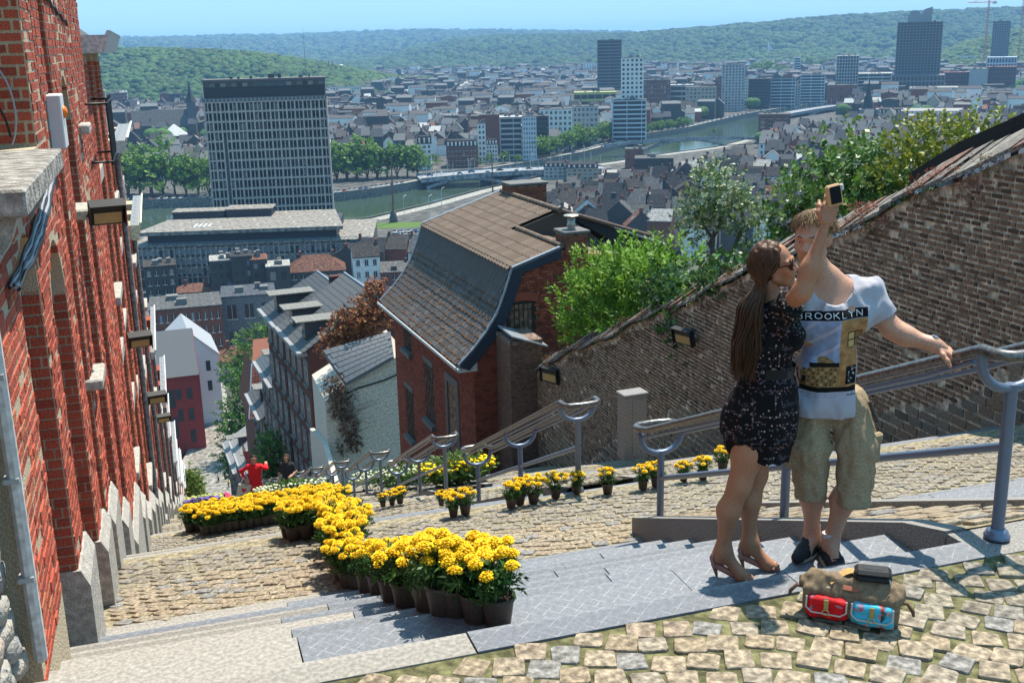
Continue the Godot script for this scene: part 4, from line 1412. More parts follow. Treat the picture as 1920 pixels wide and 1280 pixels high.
func right_row() -> void:
	# white rendered shed end with slate lean-to roof
	var t := thing("rendered_annex", "white rendered annex with a grey slate lean-to roof between brick houses", "outbuilding", V(0, 0, -66))
	var render := M("white render", L(0.56, 0.50, 0.42), 0.9, "soft", 0.5, "nfine", 1.4, 0.0, 0.3)
	var g := G.new()
	g.prism(PackedVector2Array([Vector2(8.3, -32), Vector2(8.3, -21.2), Vector2(9.6, -20.5), Vector2(13.5, -18.6), Vector2(13.5, -32)]), 6.0, Transform3D(Basis.IDENTITY, V(0, 0, -6)))
	part(t, "wall", g, render)
	g = G.new()
	var P := func(a: float, b: float) -> Vector3: return V(lerpf(lerpf(8.6, 12.95, a), lerpf(9.6, 12.7, a), b), lerpf(lerpf(-18.4, -17.6, a), lerpf(-20.1, -18.7, a), b), lerpf(-1.6, 0.35, b))
	g.quad(P.call(0, 1), P.call(1, 1), P.call(1, 0), P.call(0, 0))
	g.quad(P.call(0, 1) + V(0, -0.2, 0), P.call(1, 1) + V(0, -0.2, 0), P.call(1, 1), P.call(0, 1))
	g.quad(P.call(0, 0) + V(0, -0.3, 0), P.call(0, 1) + V(0, -0.2, 0), P.call(0, 1), P.call(0, 0))
	var sm := M("lean-to slate", L(0.125, 0.135, 0.15), 0.5, "soft", 0.8)
	part(t, "roof", g, sm)
	for r in 7:
		for c in 9:
			var gg := G.new()
			var a0 := (c + (0.5 if r % 2 else 0.0)) / 9.5
			var b0 := r / 7.0
			var q := [P.call(a0, b0 + 0.15), P.call(a0 + 0.1, b0 + 0.15), P.call(a0 + 0.1, b0), P.call(a0, b0)]
			var n3 := V(-0.1, 0.97, 0.2) * 0.05
			gg.quad(q[0] + n3, q[1] + n3, q[2] + n3 * 0.4, q[3] + n3 * 0.4)
			gg.quad(q[0], q[1], q[1] + n3, q[0] + n3)
			part(t, "slate", gg, M("lean-to slate %d" % (rng.randi() % 3), L(0.125, 0.135, 0.15) * rf(0.8, 1.2), 0.5, "soft", 0.8))
	g = G.new()
	g.tube([V(13.2, -19.3, 0.06), V(12.9, -20.0, 0.1), V(12.0, -20.3, 0.06), V(10.4, -20.6, 0.06), V(9.4, -21.0, 0.06)], 0.05, 6)
	part(t, "cable", g, M("black cable", L(0.012, 0.012, 0.014), 0.5))
	t = thing("boundary_wall", "low white rendered wall with a sloping top at the foot of the annex", "wall")
	g = G.new()
	g.prism(PackedVector2Array([Vector2(60, -29), Vector2(60, -25.6), Vector2(66, -24.0), Vector2(73, -25.3), Vector2(73, -32)]), 0.3, Transform3D(Basis(V(0, 0, -1), V(0, 1, 0), V(1, 0, 0)), V(8.0, 0, 0)))
	part(t, "wall", g, render)
	var brick := L(0.13, 0.052, 0.038)
	row_house("tall dark brick house with two flat-topped dormers beyond the white annex", 8.5, -75.0, 5, 8.6, 10.0, -38, -20.4, -17.0, brick, L(0.105, 0.10, 0.098), 2, 4)
	row_house("dark brick house with a zinc gutter next down from the dormered one", 7.75, -84.2, 5, 7.0, 9.0, -42, -20.6, -18.2, brick * 0.8, L(0.07, 0.07, 0.075), 1, 5)
	row_house("lower dark brick house carrying the small blue sign", 7.6, -91.5, 4, 9.0, 8.0, -45, -27.6, -24.5, brick * 1.1, L(0.10, 0.11, 0.12), 1, 4)
	row_house("dark brick house behind the blue sign house, farther down", 7.0, -101.0, 3, 9.0, 9.0, -50, -33.5, -30.0, brick * 0.9, L(0.09, 0.085, 0.085), 1, 4)
	row_house("last dark brick house before the red tiled house", 6.6, -135.0, 3, 14.0, 8.0, -68, -52.0, -49.0, brick, L(0.3, 0.28, 0.26), 2, 4)
	row_house("small brick house low on the right under the street trees", 6.2, -152.0, 3, 14.0, 8.0, -75, -58.0, -55.5, brick * 1.2, L(0.28, 0.27, 0.26), 2, 3)
	# the red tiled house with slatted red front
	t = thing("tiled_house", "house with a red tiled hip roof and red slatted gable above the street trees", "house", V(7.0, 0, -118.0), 3)
	g = G.new()
	g.bx(0, 7, -60, -38.5, -9, 0)
	part(t, "wall", g, M("tiled house wall", L(0.16, 0.07, 0.05), 0.9, "fine", 1.0))
	g = G.new()
	g.quad(V(-0.5, -38.7, 0.4), V(4.2, -38.7, 0.4), V(4.2, -33.2, -2.0), V(0.6, -33.4, -2.2))
	g.quad(V(-0.5, -38.7, -9), V(-0.5, -38.7, 0.4), V(0.6, -33.4, -2.2), V(0.6, -33.4, -8))
	g.quad(V(0.6, -33.4, -2.2), V(4.2, -33.2, -2.0), V(4.2, -31.6, -6.0), V(1.4, -31.8, -6.5))
	part(t, "roof", g, M("red tile", L(0.22, 0.075, 0.045), 0.8, "fine", 1.2))
	for r in 13:
		for c in 11:
			var gg := G.new()
			var f := r / 13.0
			var a := V(lerpf(-0.5, 0.6, f), lerpf(-38.7, -33.4, f), lerpf(0.4, -2.2, f))
			var b := V(4.2, lerpf(-38.7, -33.2, f), lerpf(0.4, -2.0, f))
			var p := a.lerp(b, (c + 0.5) / 11.0)
			gg.box(p + V(0, 0.05, 0.06), V(0.3, 0.40, 0.10), Basis(Vector3.RIGHT, -0.45))
			part(t, "roof_tile", gg, M("red tile %d" % (rng.randi() % 3), L(0.24, 0.08, 0.05) * rf(0.75, 1.25), 0.8))
	g = G.new()
	g.tube([V(-0.55, -38.8, 0.45), V(4.3, -38.8, 0.45)], 0.10, 6); g.tube([V(-0.55, -38.8, 0.45), V(0.55, -33.35, -2.2)], 0.10, 6)
	part(t, "verge", g, M("white paint", L(0.66, 0.64, 0.62), 0.5))
	for r in 3:
		g = G.new()
		g.bx(-0.9, -0.1, -45.0 - r * 3.4, -44.8 - r * 3.4, -6, 0.2)
		part(t, "balcony", g, M("red paint", L(0.34, 0.03, 0.025), 0.6))
		for c in 6:
			g = G.new()
			g.bx(-0.9, -0.84, -44.8 - r * 3.4, -43.6 - r * 3.4, -6 + c * 1.05, -5.75 + c * 1.05)
			part(t, "baluster", g, M("white paint", L(0.66, 0.64, 0.62), 0.5) if r else M("red paint", L(0.34, 0.03, 0.025), 0.6))
	t = thing("blue_sign", "small blue and white projecting sign on the dark brick house wall", "sign", V(8.0, -28.7, -92.2), 10)
	g = G.new()
	g.cbox(V(0, 0, 0), V(0.95, 1.5, 0.12), 0.03)
	part(t, "panel", g, M("sign blue", L(0.10, 0.30, 0.62), 0.5))
	g = G.new()
	g.box(V(0.0, -0.45, 0.066), V(0.75, 0.22, 0.01)); g.box(V(0, 0.15, 0.066), V(0.08, 0.3, 0.01)); g.tube([V(-0.25, 0.05, 0.066), V(-0.2, 0.4, 0.066), V(0, 0.5, 0.066), V(0.2, 0.4, 0.066), V(0.25, 0.05, 0.066)], 0.035, 6)
	part(t, "emblem", g, M("sign white", L(0.75, 0.78, 0.8), 0.5))
	g = G.new()
	g.tube([V(0.45, 0.4, 0), V(0.9, 0.4, -0.1)], 0.03, 6)
	part(t, "bracket", g, M("black iron", L(0.015, 0.015, 0.017), 0.5))

const BLOCKS := [
	["dark narrow residential tower, taller of the pair by the river", 534.4, -77.0, -1289.1, -22.5, 30.0, 22, 77.2, 0, 1, 9, 3, 20, 6],
	["pale narrow residential tower, shorter of the pair by the river", 360.7, -77.0, -823.6, -23.6, 17.7, 18, 63.5, 0, 0, 7, 3, 18, 5],
	["grey blue block of flats at the foot of the pale tower", 355.0, -77.0, -815.8, -23.5, 26.8, 16, 31.3, 0, 1, 8, 3, 9, 7],
	["brown brick gable block beside the striped balcony flats on the far quay", 223.4, -77.0, -758.8, -16.5, 14.3, 18, 28.2, 0, 3, 1, 3, 1, 1],
	["striped flats with dark balconies on the far quay", 228.0, -77.0, -722.8, -17.6, 15.5, 16, 28.4, 0, 1, 5, 3, 8, 5],
	["pale blue flats right of the striped balcony flats", 239.0, -77.0, -716.4, -18.5, 9.3, 16, 29.0, 0, 0, 8, 3, 9, 5],
	["dark flats between the pale blue and the white flats", 258.6, -77.0, -746.5, -19.1, 9.0, 16, 26.6, 0, 1, 6, 3, 8, 4],
	["white flats with square windows on the far quay", 280.5, -77.0, -779.2, -19.8, 24.3, 20, 29.0, 0, 0, 7, 3, 7, 7],
	["grey flats right of the white flats on the far quay", 315.1, -77.0, -808.3, -21.3, 19.7, 20, 28.3, 0, 0, 5, 3, 7, 6],
	["tall white corner house by the end of the near bridge", 161.1, -77.0, -694.3, -13.1, 9.2, 14, 20.8, 4, 0, 7, 0, 5, 3],
	["red and white corner house with a slate roof by the near bridge", 185.6, -77.0, -694.5, -15.0, 19.9, 18, 17.0, 4, 0, 1, 0, 4, 8],
	["narrow pale house with bay windows right of the red corner house", 205.4, -77.0, -716.4, -16.1, 5.3, 12, 25.6, 0, 0, 7, 0, 7, 2],
	["pale mansard house right of the narrow bay windowed house", 212.2, -77.0, -716.3, -16.5, 7.8, 12, 14.8, 4, 0, 7, 0, 4, 4],
	["yellow green flats below the dark tower", 421.0, -77.0, -1053.1, -21.8, 42.7, 20, 26.7, 0, 1, 10, 3, 4, 18],
	["brown brick flats right of the tower pair", 516.0, -77.0, -1113.0, -24.9, 28.7, 20, 34.7, 0, 0, 1, 3, 7, 8],
	["grey office block behind the stone museum", 545.3, -77.0, -1112.2, -26.1, 25.4, 22, 28.2, 0, 1, 5, 3, 5, 6],
	["stone museum with pitched roofs on the far bank", 490.3, -77.0, -992.7, -26.3, 29.0, 24, 18.3, 2, 0, 11, 1, 2, 8],
	["beige gable block with yellow topped balconies on the far bank", 545.5, -77.0, -1067.9, -27.0, 31.8, 20, 27.3, 0, 0, 11, 3, 7, 8],
	["tall grey tower with roof garden by the curve of the river", 597.0, -77.0, -1093.8, -28.6, 24.7, 24, 48.8, 0, 0, 5, 3, 16, 7],
	["brown flats left of the tower with the roof garden", 585.5, -77.0, -1103.0, -27.9, 9.3, 20, 35.6, 0, 0, 1, 3, 10, 3],
	["pale flats right of the tower with the roof garden", 616.8, -77.0, -1101.3, -29.2, 5.2, 16, 34.7, 0, 0, 7, 3, 10, 2],
	["dark blue flats by the curve of the river", 637.6, -77.0, -1108.4, -29.9, 24.7, 20, 32.2, 0, 1, 6, 3, 10, 6],
	["grey blue balcony flats right of the dark blue flats", 672.3, -77.0, -1117.2, -31.0, 27.5, 18, 31.5, 0, 1, 8, 3, 9, 7],
	["narrow grey flats right of the balcony flats by the river", 690.1, -77.0, -1115.1, -31.7, 6.0, 16, 23.4, 0, 0, 5, 3, 8, 2],
	["blue balcony flats upriver, left of the red brick block", 730.0, -77.0, -1148.4, -32.4, 27.8, 20, 33.2, 0, 1, 8, 3, 10, 7],
	["grey square tower upriver with a white edge", 789.4, -77.0, -1169.1, -33.9, 25.4, 26, 52.6, 0, 2, 5, 3, 14, 8],
	["white balcony flats right of the red brick block", 824.8, -77.0, -1167.8, -35.2, 42.3, 18, 31.3, 0, 1, 7, 3, 8, 8],
	["red brick windowless block on the near bank upriver", 705.2, -77.0, -1052.6, -33.8, 30.9, 22, 24.7, 0, 3, 1, 3, 3, 3],
	["brick and white apartment block alone on the near bank", 439.4, -77.0, -740.3, -30.6, 23.1, 18, 20.8, 0, 0, 1, 3, 6, 4],
	["black broad office tower, tallest on the right", 847.6, -77.0, -1116.6, -37.0, 49.4, 45, 88.8, 0, 2, 9, 3, 28, 14],
	["dark podium of the black office tower", 835.7, -77.0, -1098.0, -37.2, 57.4, 50, 29.8, 0, 2, 9, 3, 5, 14],
	["grey eight sided office block below the black tower", 827.4, -77.0, -1050.1, -38.2, 62.5, 40, 18.4, 4, 0, 5, 2, 5, 18],
	["long red framed office wing at the right", 971.2, -77.0, -1199.2, -38.9, 33.7, 30, 27.6, 0, 2, 1, 3, 6, 10],
	["grey windowless stair block between the red framed wings", 972.2, -77.0, -1162.1, -39.8, 21.1, 30, 32.1, 0, 3, 5, 3, 1, 1],
	["second red framed office wing at the far right", 1007.1, -77.0, -1163.7, -40.8, 34.5, 30, 33.7, 0, 2, 1, 3, 6, 10],
	["white palace with rows of square windows and pale roof", 597.5, -77.0, -764.2, -38.0, 48.2, 40, 16.1, 4, 0, 7, 2, 4, 16],
	["lower left wing of the white palace", 591.4, -77.0, -808.9, -36.1, 27.0, 30, 15.5, 4, 0, 7, 1, 4, 9],
	["white office cube below the wooded slope on the right", 1544.5, -77.0, -1878.7, -39.4, 37.0, 30, 30.8, 0, 0, 7, 3, 6, 9],
	["unfinished dark tower between two cranes", 1391.1, -77.0, -1615.8, -40.5, 28.3, 36, 93.0, 0, 2, 9, 3, 24, 8],
	["low glass block at the foot of the unfinished tower", 1317.6, -77.0, -1523.1, -40.8, 45.0, 40, 35.4, 0, 2, 8, 3, 4, 10],
	["brown tower house at the right edge of the city", 673.4, -77.0, -751.7, -41.8, 11.8, 22, 17.1, 0, 0, 1, 0, 5, 4],
	["grey villa with a gabled front at the right edge", 661.4, -77.0, -760.1, -40.9, 21.9, 25, 17.2, 2, 0, 5, 1, 3, 7],
	["pair of red brick flats on the left below the wooded hill", -43.1, -77.0, -1502.4, 1.5, 23.4, 20, 26.8, 0, 0, 1, 3, 7, 5],
	["white balcony flats on the left below the wooded hill", -37.9, -77.0, -1550.4, 1.3, 13.8, 18, 27.0, 0, 1, 7, 3, 6, 4],
	["red brick tower block in the left distance", 14.1, -77.0, -1496.2, -0.6, 11.5, 18, 25.0, 0, 3, 1, 3, 9, 2],
	["dark side of the red brick tower block in the left distance", 26.3, -77.0, -1486.6, -1.1, 14.1, 18, 24.3, 0, 1, 6, 3, 8, 3],
	["long white flats right of the slab tower", 255.8, -77.0, -1613.5, -9.1, 60.8, 18, 21.5, 0, 0, 7, 3, 5, 16],
	["beige long flats in the middle distance", 268.7, -77.0, -1398.8, -10.9, 52.0, 18, 13.7, 0, 0, 11, 3, 4, 18],
	["second beige long flats in the middle distance", 307.5, -77.0, -1353.5, -12.8, 40.4, 18, 14.0, 0, 0, 11, 3, 4, 14],
	["dark cubic building left of the beige flats", 205.5, -77.0, -1243.7, -9.4, 33.0, 25, 12.7, 0, 3, 6, 3, 3, 3],
	["green netted scaffold building in the middle distance", 373.4, -77.0, -1543.9, -13.6, 13.4, 18, 17.5, 0, 3, 12, 3, 1, 1],
	["grey flats beside the green netted scaffold", 370.4, -77.0, -1583.2, -13.2, 12.2, 18, 17.9, 0, 0, 5, 3, 5, 5],
	["brown flats in the middle distance", 412.6, -77.0, -1544.6, -15.0, 18.8, 18, 14.7, 0, 0, 1, 3, 5, 8],
	["red brown flats in the middle distance right of the park trees", 436.8, -77.0, -1486.8, -16.4, 21.9, 18, 15.7, 0, 0, 1, 3, 5, 8],
	["far pale hospital block under the hill", 1340.3, -77.0, -3556.3, -20.7, 46.1, 30, 25.8, 0, 0, 8, 3, 6, 8],
	["far white office block left of the dark tower", 983.4, -77.0, -2489.5, -21.6, 32.5, 26, 26.7, 0, 0, 7, 3, 6, 5],
	["distant long white hall roof in the middle distance", 632.2, -77.0, -2025.3, -17.3, 69.7, 40, 11.6, 0, 3, 7, 2, 1, 1],
	["glass cube block right of the station arch", 2088.2, -77.0, -3224.0, -32.9, 41.5, 30, 30.2, 0, 2, 8, 2, 4, 6],
	["slate blue flats far upriver", 1110.4, -77.0, -1800.0, -31.6, 11.5, 20, 39.2, 0, 1, 8, 3, 9, 3],
	["large pale roofed theatre by the near end of the bridge", 233.9, -77.0, -554.1, -22.9, 16.4, 26, 6.9, 4, 0, 1, 2, 3, 6],
	["black cube house with a small white window among slate roofs", 242.5, -77.0, -525.3, -24.8, 19.8, 16, 17.6, 0, 3, 6, 3, 1, 1],
	["red brick house by the water at the narrow arm", 277.1, -77.0, -629.2, -23.8, 11.1, 12, 12.3, 0, 3, 1, 3, 3, 3],
	["corner mansard with an onion dome at the near bridge end", 217.6, -77.0, -606.2, -19.8, 13.6, 14, 9.2, 4, 0, 5, 0, 3, 5],
	["ornate pale house with black mansard near the bridge", 227.7, -77.0, -589.4, -21.1, 18.1, 16, 9.6, 4, 0, 11, 0, 3, 6],
	["dark long roofed hall among the slate roofs", 316.2, -77.0, -569.9, -29.0, 24.5, 22, 7.3, 2, 3, 6, 1, 2, 8],
	["tower house with a pyramid roof among the slate roofs", 321.1, -77.0, -544.5, -30.5, 10.6, 12, 11.2, 4, 0, 6, 1, 3, 3],
	["slate gambrel house at the left behind the long red office", -3.4, -77, -365.8, 0.4, 9.9, 12, 10.4, 5, 0, 6, 1, 3, 4],
	["brown tiled low house between the gambrel house and the dark row", 6.7, -77, -356.5, -1.1, 10.8, 10, 5.1, 2, 3, 6, 4, 1, 2],
	["dark brick house with a bright white flat roof", 15.2, -77, -356.1, -2.6, 6.8, 10, 12.5, 0, 0, 6, 2, 4, 3],
	["dark brick house with small white windows right of the white roof", 21.5, -77, -353.4, -3.7, 6.4, 11, 13.7, 0, 0, 6, 0, 4, 3],
	["dark brick house with an orange topped bay", 26.6, -77, -351.2, -4.5, 5.1, 10, 12.7, 0, 0, 6, 4, 4, 2],
	["grey stepped small house with a white roof trim", 31.8, -77, -345.7, -5.4, 7.3, 10, 11.2, 0, 0, 6, 2, 2, 2],
	["orange tiled house before the long office block", 43.7, -77, -345.5, -7.4, 17.7, 12, 13.2, 2, 0, 6, 4, 3, 6],
	["long red brick office with two rows of white windows", 2.5, -77, -278.9, -0.8, 17.3, 16, 15.3, 0, 0, 1, 5, 4, 11],
	["grey zinc fronted office with three tall roof windows", 18.4, -77, -288.3, -3.9, 13.8, 14, 15.0, 0, 0, 9, 8, 2, 3],
	["plain rendered house with a brown tiled roof and two white dormers", 13.2, -77, -263.8, -3.0, 8.7, 10, 7.4, 2, 0, 11, 4, 2, 3],
]
const LEFT_BANK := [[-122.5, -648.7], [-20.8, -623.9], [83.2, -598.5], [111.2, -608.6], [132.6, -623.8], [178.5, -664.5], [236.5, -702.2], [286.4, -743.1], [345.8, -805.1], [382.7, -857.4], [451.1, -906.7], [583.3, -1038.4], [640.2, -1082.2], [777.4, -1179.9]]
const RIGHT_BANK := [[-97.4, -502.0], [-25.2, -510.8], [89.1, -505.1], [124.5, -537.3], [164.6, -580.6], [207.8, -617.4], [252.1, -663.8], [283.9, -678.6], [327.0, -705.6], [386.5, -733.2], [464.7, -803.0], [543.1, -936.4], [638.8, -1026.7], [759.1, -1109.3]]
const CITY_TREES := [[-24.8, -653.6, 24.1], [-18.5, -649.5, 23.4], [-12.3, -654.4, 21.2], [-6.1, -639.7, 25.3], [0.2, -645.4, 23.1], [6.3, -638.7, 19.6], [12.4, -635.4, 20.3], [18.7, -637.0, 20.7], [24.3, -623.6, 21.6], [-23.6, -798.0, 19.6], [-14.6, -793.0, 18.1], [-5.7, -788.0, 18.4], [3.2, -783.0, 22.0], [94.0, -667.3, 20.6], [99.9, -666.4, 21.3], [105.9, -665.4, 22.5], [111.8, -664.5, 23.7], [117.8, -663.5, 19.0], [123.8, -662.6, 20.9], [129.8, -661.6, 19.3], [135.8, -660.7, 18.2], [141.8, -659.7, 18.9], [147.8, -658.7, 17.5], [141.8, -964.9, 18.3], [150.2, -959.5, 18.2], [156.4, -955.5, 18.1], [245.1, -720.8, 15.6], [252.9, -729.4, 14.2], [260.9, -738.2, 15.4], [269.1, -747.2, 13.6], [277.6, -756.5, 13.8], [286.3, -766.1, 16.6], [295.2, -775.9, 16.5], [304.4, -786.0, 16.2], [313.9, -796.4, 13.3], [323.7, -807.2, 15.3], [333.8, -818.2, 14.5], [344.1, -829.6, 15.8], [354.9, -841.4, 15.0], [396.9, -873.8, 8.5], [404.2, -879.5, 8.6], [411.6, -885.3, 8.7], [419.2, -891.3, 8.7], [426.9, -897.3, 8.8], [434.7, -903.4, 8.9], [442.6, -909.6, 9.0], [450.7, -915.9, 9.1], [458.9, -922.4, 9.1], [345.2, -1309.7, 16.5], [353.9, -1302.7, 16.5], [364.6, -1294.0, 15.5], [376.4, -1284.5, 15.5], [387.0, -1275.9, 14.2], [398.5, -1266.5, 15.0], [409.0, -1258.0, 13.9], [175.2, -722.3, 6.6], [194.4, -696.6, 8.6], [206.8, -704.2, 6.5], [217.2, -705.8, 7.3], [225.0, -701.2, 6.5], [1065.0, -1860.7, 33.7], [1077.4, -1844.0, 36.8], [1060.6, -1787.6, 30.7], [1095.9, -1819.4, 26.1], [1470.0, -2370.9, 24.7], [1437.5, -2273.5, 29.1], [1407.4, -2183.1, 28.1], [1505.4, -2302.4, 20.3], [1319.5, -1520.5, 15.8], [1329.2, -1507.5, 21.7], [1118.1, -1251.4, 14.9], [468.9, -2556.9, 25.6], [470.0, -2216.1, 20.0], [663.2, -2397.7, 20.8], [706.6, -2339.7, 24.0], [1125.4, -2266.7, 24.9], [1174.3, -2312.1, 25.5], [443.7, -842.3, 4.7]]

const GROUND := -77.0

func v2(a: Array) -> Array:
	var r := []
	for q in a: r.append(Vector2(q[0], q[1]))
	return r

var river_poly := PackedVector2Array()

func valley() -> void:
	var Lb := v2(LEFT_BANK)
	var Rb := v2(RIGHT_BANK)
	for p in Lb: river_poly.append(p)
	for k in range(Rb.size() - 1, -1, -1): river_poly.append(Rb[k])
	# water
	var g := G.new()
	var water := M("river water", L(0.040, 0.062, 0.042), 0.05, "", 1.0, "nripple", 0.06, 0.0, 0.12)
	water.metallic_specular = 0.6
	g.quad(V(-3000, -81, 200), V(9000, -81, 200), V(9000, -81, -4000), V(-3000, -81, -4000))
	struct("river", g, water)
	# the valley floor on both banks
	var city := M("city ground", L(0.10, 0.095, 0.085), 0.95, "blotch", 0.02, "", 1.0)
	var flat := func(poly: PackedVector2Array, called: String) -> void:
		var gg := G.new()
		var t := Geometry2D.triangulate_polygon(poly)
		for k in range(0, t.size(), 3):
			var a := V(poly[t[k]].x, GROUND, poly[t[k]].y)
			var b := V(poly[t[k + 1]].x, GROUND, poly[t[k + 1]].y)
			var d := V(poly[t[k + 2]].x, GROUND, poly[t[k + 2]].y)
			if (b - a).cross(d - a).y < 0: gg.tri(a, d, b)
			else: gg.tri(a, b, d)
		struct(called, gg, city)
	var far := PackedVector2Array([Vector2(-6000, Lb[0].y)])
	for p in Lb: far.append(p)
	var last: Vector2 = Lb[-1]
	far.append(last + Vector2(200, -300)); far.append(Vector2(2600, -2400)); far.append(Vector2(12000, -3000)); far.append(Vector2(12000, -13000)); far.append(Vector2(-6000, -13000))
	flat.call(far, "far_bank_ground")
	var near := PackedVector2Array([Vector2(-3000, Rb[0].y)])
	for p in Rb: near.append(p)
	near.append(Rb[-1] + Vector2(200, -230)); near.append(Vector2(2700, -2250)); near.append(Vector2(9000, -2800)); near.append(Vector2(9000, 300)); near.append(Vector2(-3000, 300))
	flat.call(near, "near_bank_ground")
	var quay := M("quay stone", L(0.19, 0.185, 0.17), 0.9, "blotch", 0.1, "", 1.0)
	var path := M("pale quay path", L(0.36, 0.34, 0.30), 0.9, "blotch", 0.1)
	for side in 2:
		var bk: Array = Lb if side == 0 else Rb
		g = G.new()
		var pth := G.new()
		for k in bk.size() - 1:
			var a: Vector2 = bk[k]
			var b: Vector2 = bk[k + 1]
			if side == 0: g.quad(V(a.x, -82, a.y), V(b.x, -82, b.y), V(b.x, GROUND + 0.9, b.y), V(a.x, GROUND + 0.9, a.y))
			else: g.quad(V(b.x, -82, b.y), V(a.x, -82, a.y), V(a.x, GROUND + 0.4, a.y), V(b.x, GROUND + 0.4, b.y))
			var nn := (b - a).orthogonal().normalized() * (-1.0 if side == 0 else 1.0)
			if nn.y > 0 and side == 0: nn = -nn
			if nn.y < 0 and side == 1: nn = -nn
			for w in [[0.0, 0.6, 0.9, 0], [1.0, 8.0, 0.02, 1]]:
				var p0: Vector2 = a + nn * w[0]
				var p1: Vector2 = b + nn * w[0]
				var p2: Vector2 = b + nn * w[1]
				var p3: Vector2 = a + nn * w[1]
				var y: float = GROUND + w[2]
				var gg: G = g if w[3] == 0 else pth
				if side == 0: gg.quad(V(p0.x, y, p0.y), V(p1.x, y, p1.y), V(p2.x, y, p2.y), V(p3.x, y, p3.y))
				else: gg.quad(V(p1.x, y, p1.y), V(p0.x, y, p0.y), V(p3.x, y, p3.y), V(p2.x, y, p2.y))
		struct("quay_wall", g, quay)
		struct("quay_road", pth, path)
	# the slope that carries the houses
	g = G.new()
	for side in 2:
		for zi in 34:
			for xi in 12:
				var P := func(i: int, j: int) -> Vector3:
					var z := 6.0 - j * 6.4
					if side == 0:
						var x := -1.6 - i * 9.0
						return V(x, slope_y(z) - 2.2 - i * 0.8, z)
					var xr := RX + 0.4 + (0.0 if z > -33 else -2.6) + i * 3.2 + i * i * 0.55
					var fall := 2.0 + maxf(0.0, xr - 13.0) * 0.95
					return V(xr, maxf(GROUND - 1.0, slope_y(z) - fall), z)
				if side == 0: g.quad(P.call(xi + 1, zi), P.call(xi, zi), P.call(xi, zi + 1), P.call(xi + 1, zi + 1))
				else: g.quad(P.call(xi, zi), P.call(xi + 1, zi), P.call(xi + 1, zi + 1), P.call(xi, zi + 1))
	struct("hillside", g, M("hillside grass", L(0.06, 0.075, 0.03), 1.0, "blotch", 0.15))
	# street at the foot of the stairs
	var road := M("street paving", L(0.27, 0.25, 0.22), 0.9, "blotch", 0.12, "nrough", 0.6)
	g = G.new()
	var sx := [[-176.0, -73.4, -3.5, 9.0], [-205.0, -75.2, -2.0, 8.5], [-226.0, -76.0, 1.8, 8.8], [-262.0, -76.8, 3.0, 9.5], [-278.0, -76.95, 3.2, 11.0]]
	for k in sx.size() - 1:
		var a = sx[k]
		var b = sx[k + 1]
		g.quad(V(a[2], a[1], a[0]), V(a[3], a[1], a[0]), V(b[3], b[1], b[0]), V(b[2], b[1], b[0]))
	struct("street", g, road)
	g = G.new()
	for k in sx.size() - 1:
		var a = sx[k]
		var b = sx[k + 1]
		for e in [[2, 0.0, 1.4], [3, -1.4, 0.0]]:
			g.quad(V(a[e[0]] + e[1], a[1] + 0.13, a[0]), V(a[e[0]] + e[2], a[1] + 0.13, a[0]), V(b[e[0]] + e[2], b[1] + 0.13, b[0]), V(b[e[0]] + e[1], b[1] + 0.13, b[0]))
			var xk: float = e[2] if e[1] == 0.0 else e[1]
			g.quad(V(a[e[0]] + xk, a[1], a[0]), V(b[e[0]] + xk, b[1], b[0]), V(b[e[0]] + xk, b[1] + 0.13, b[0]), V(a[e[0]] + xk, a[1] + 0.13, a[0]))
	struct("pavement", g, M("pavement slab", L(0.33, 0.31, 0.28), 0.9, "blotch", 0.2))

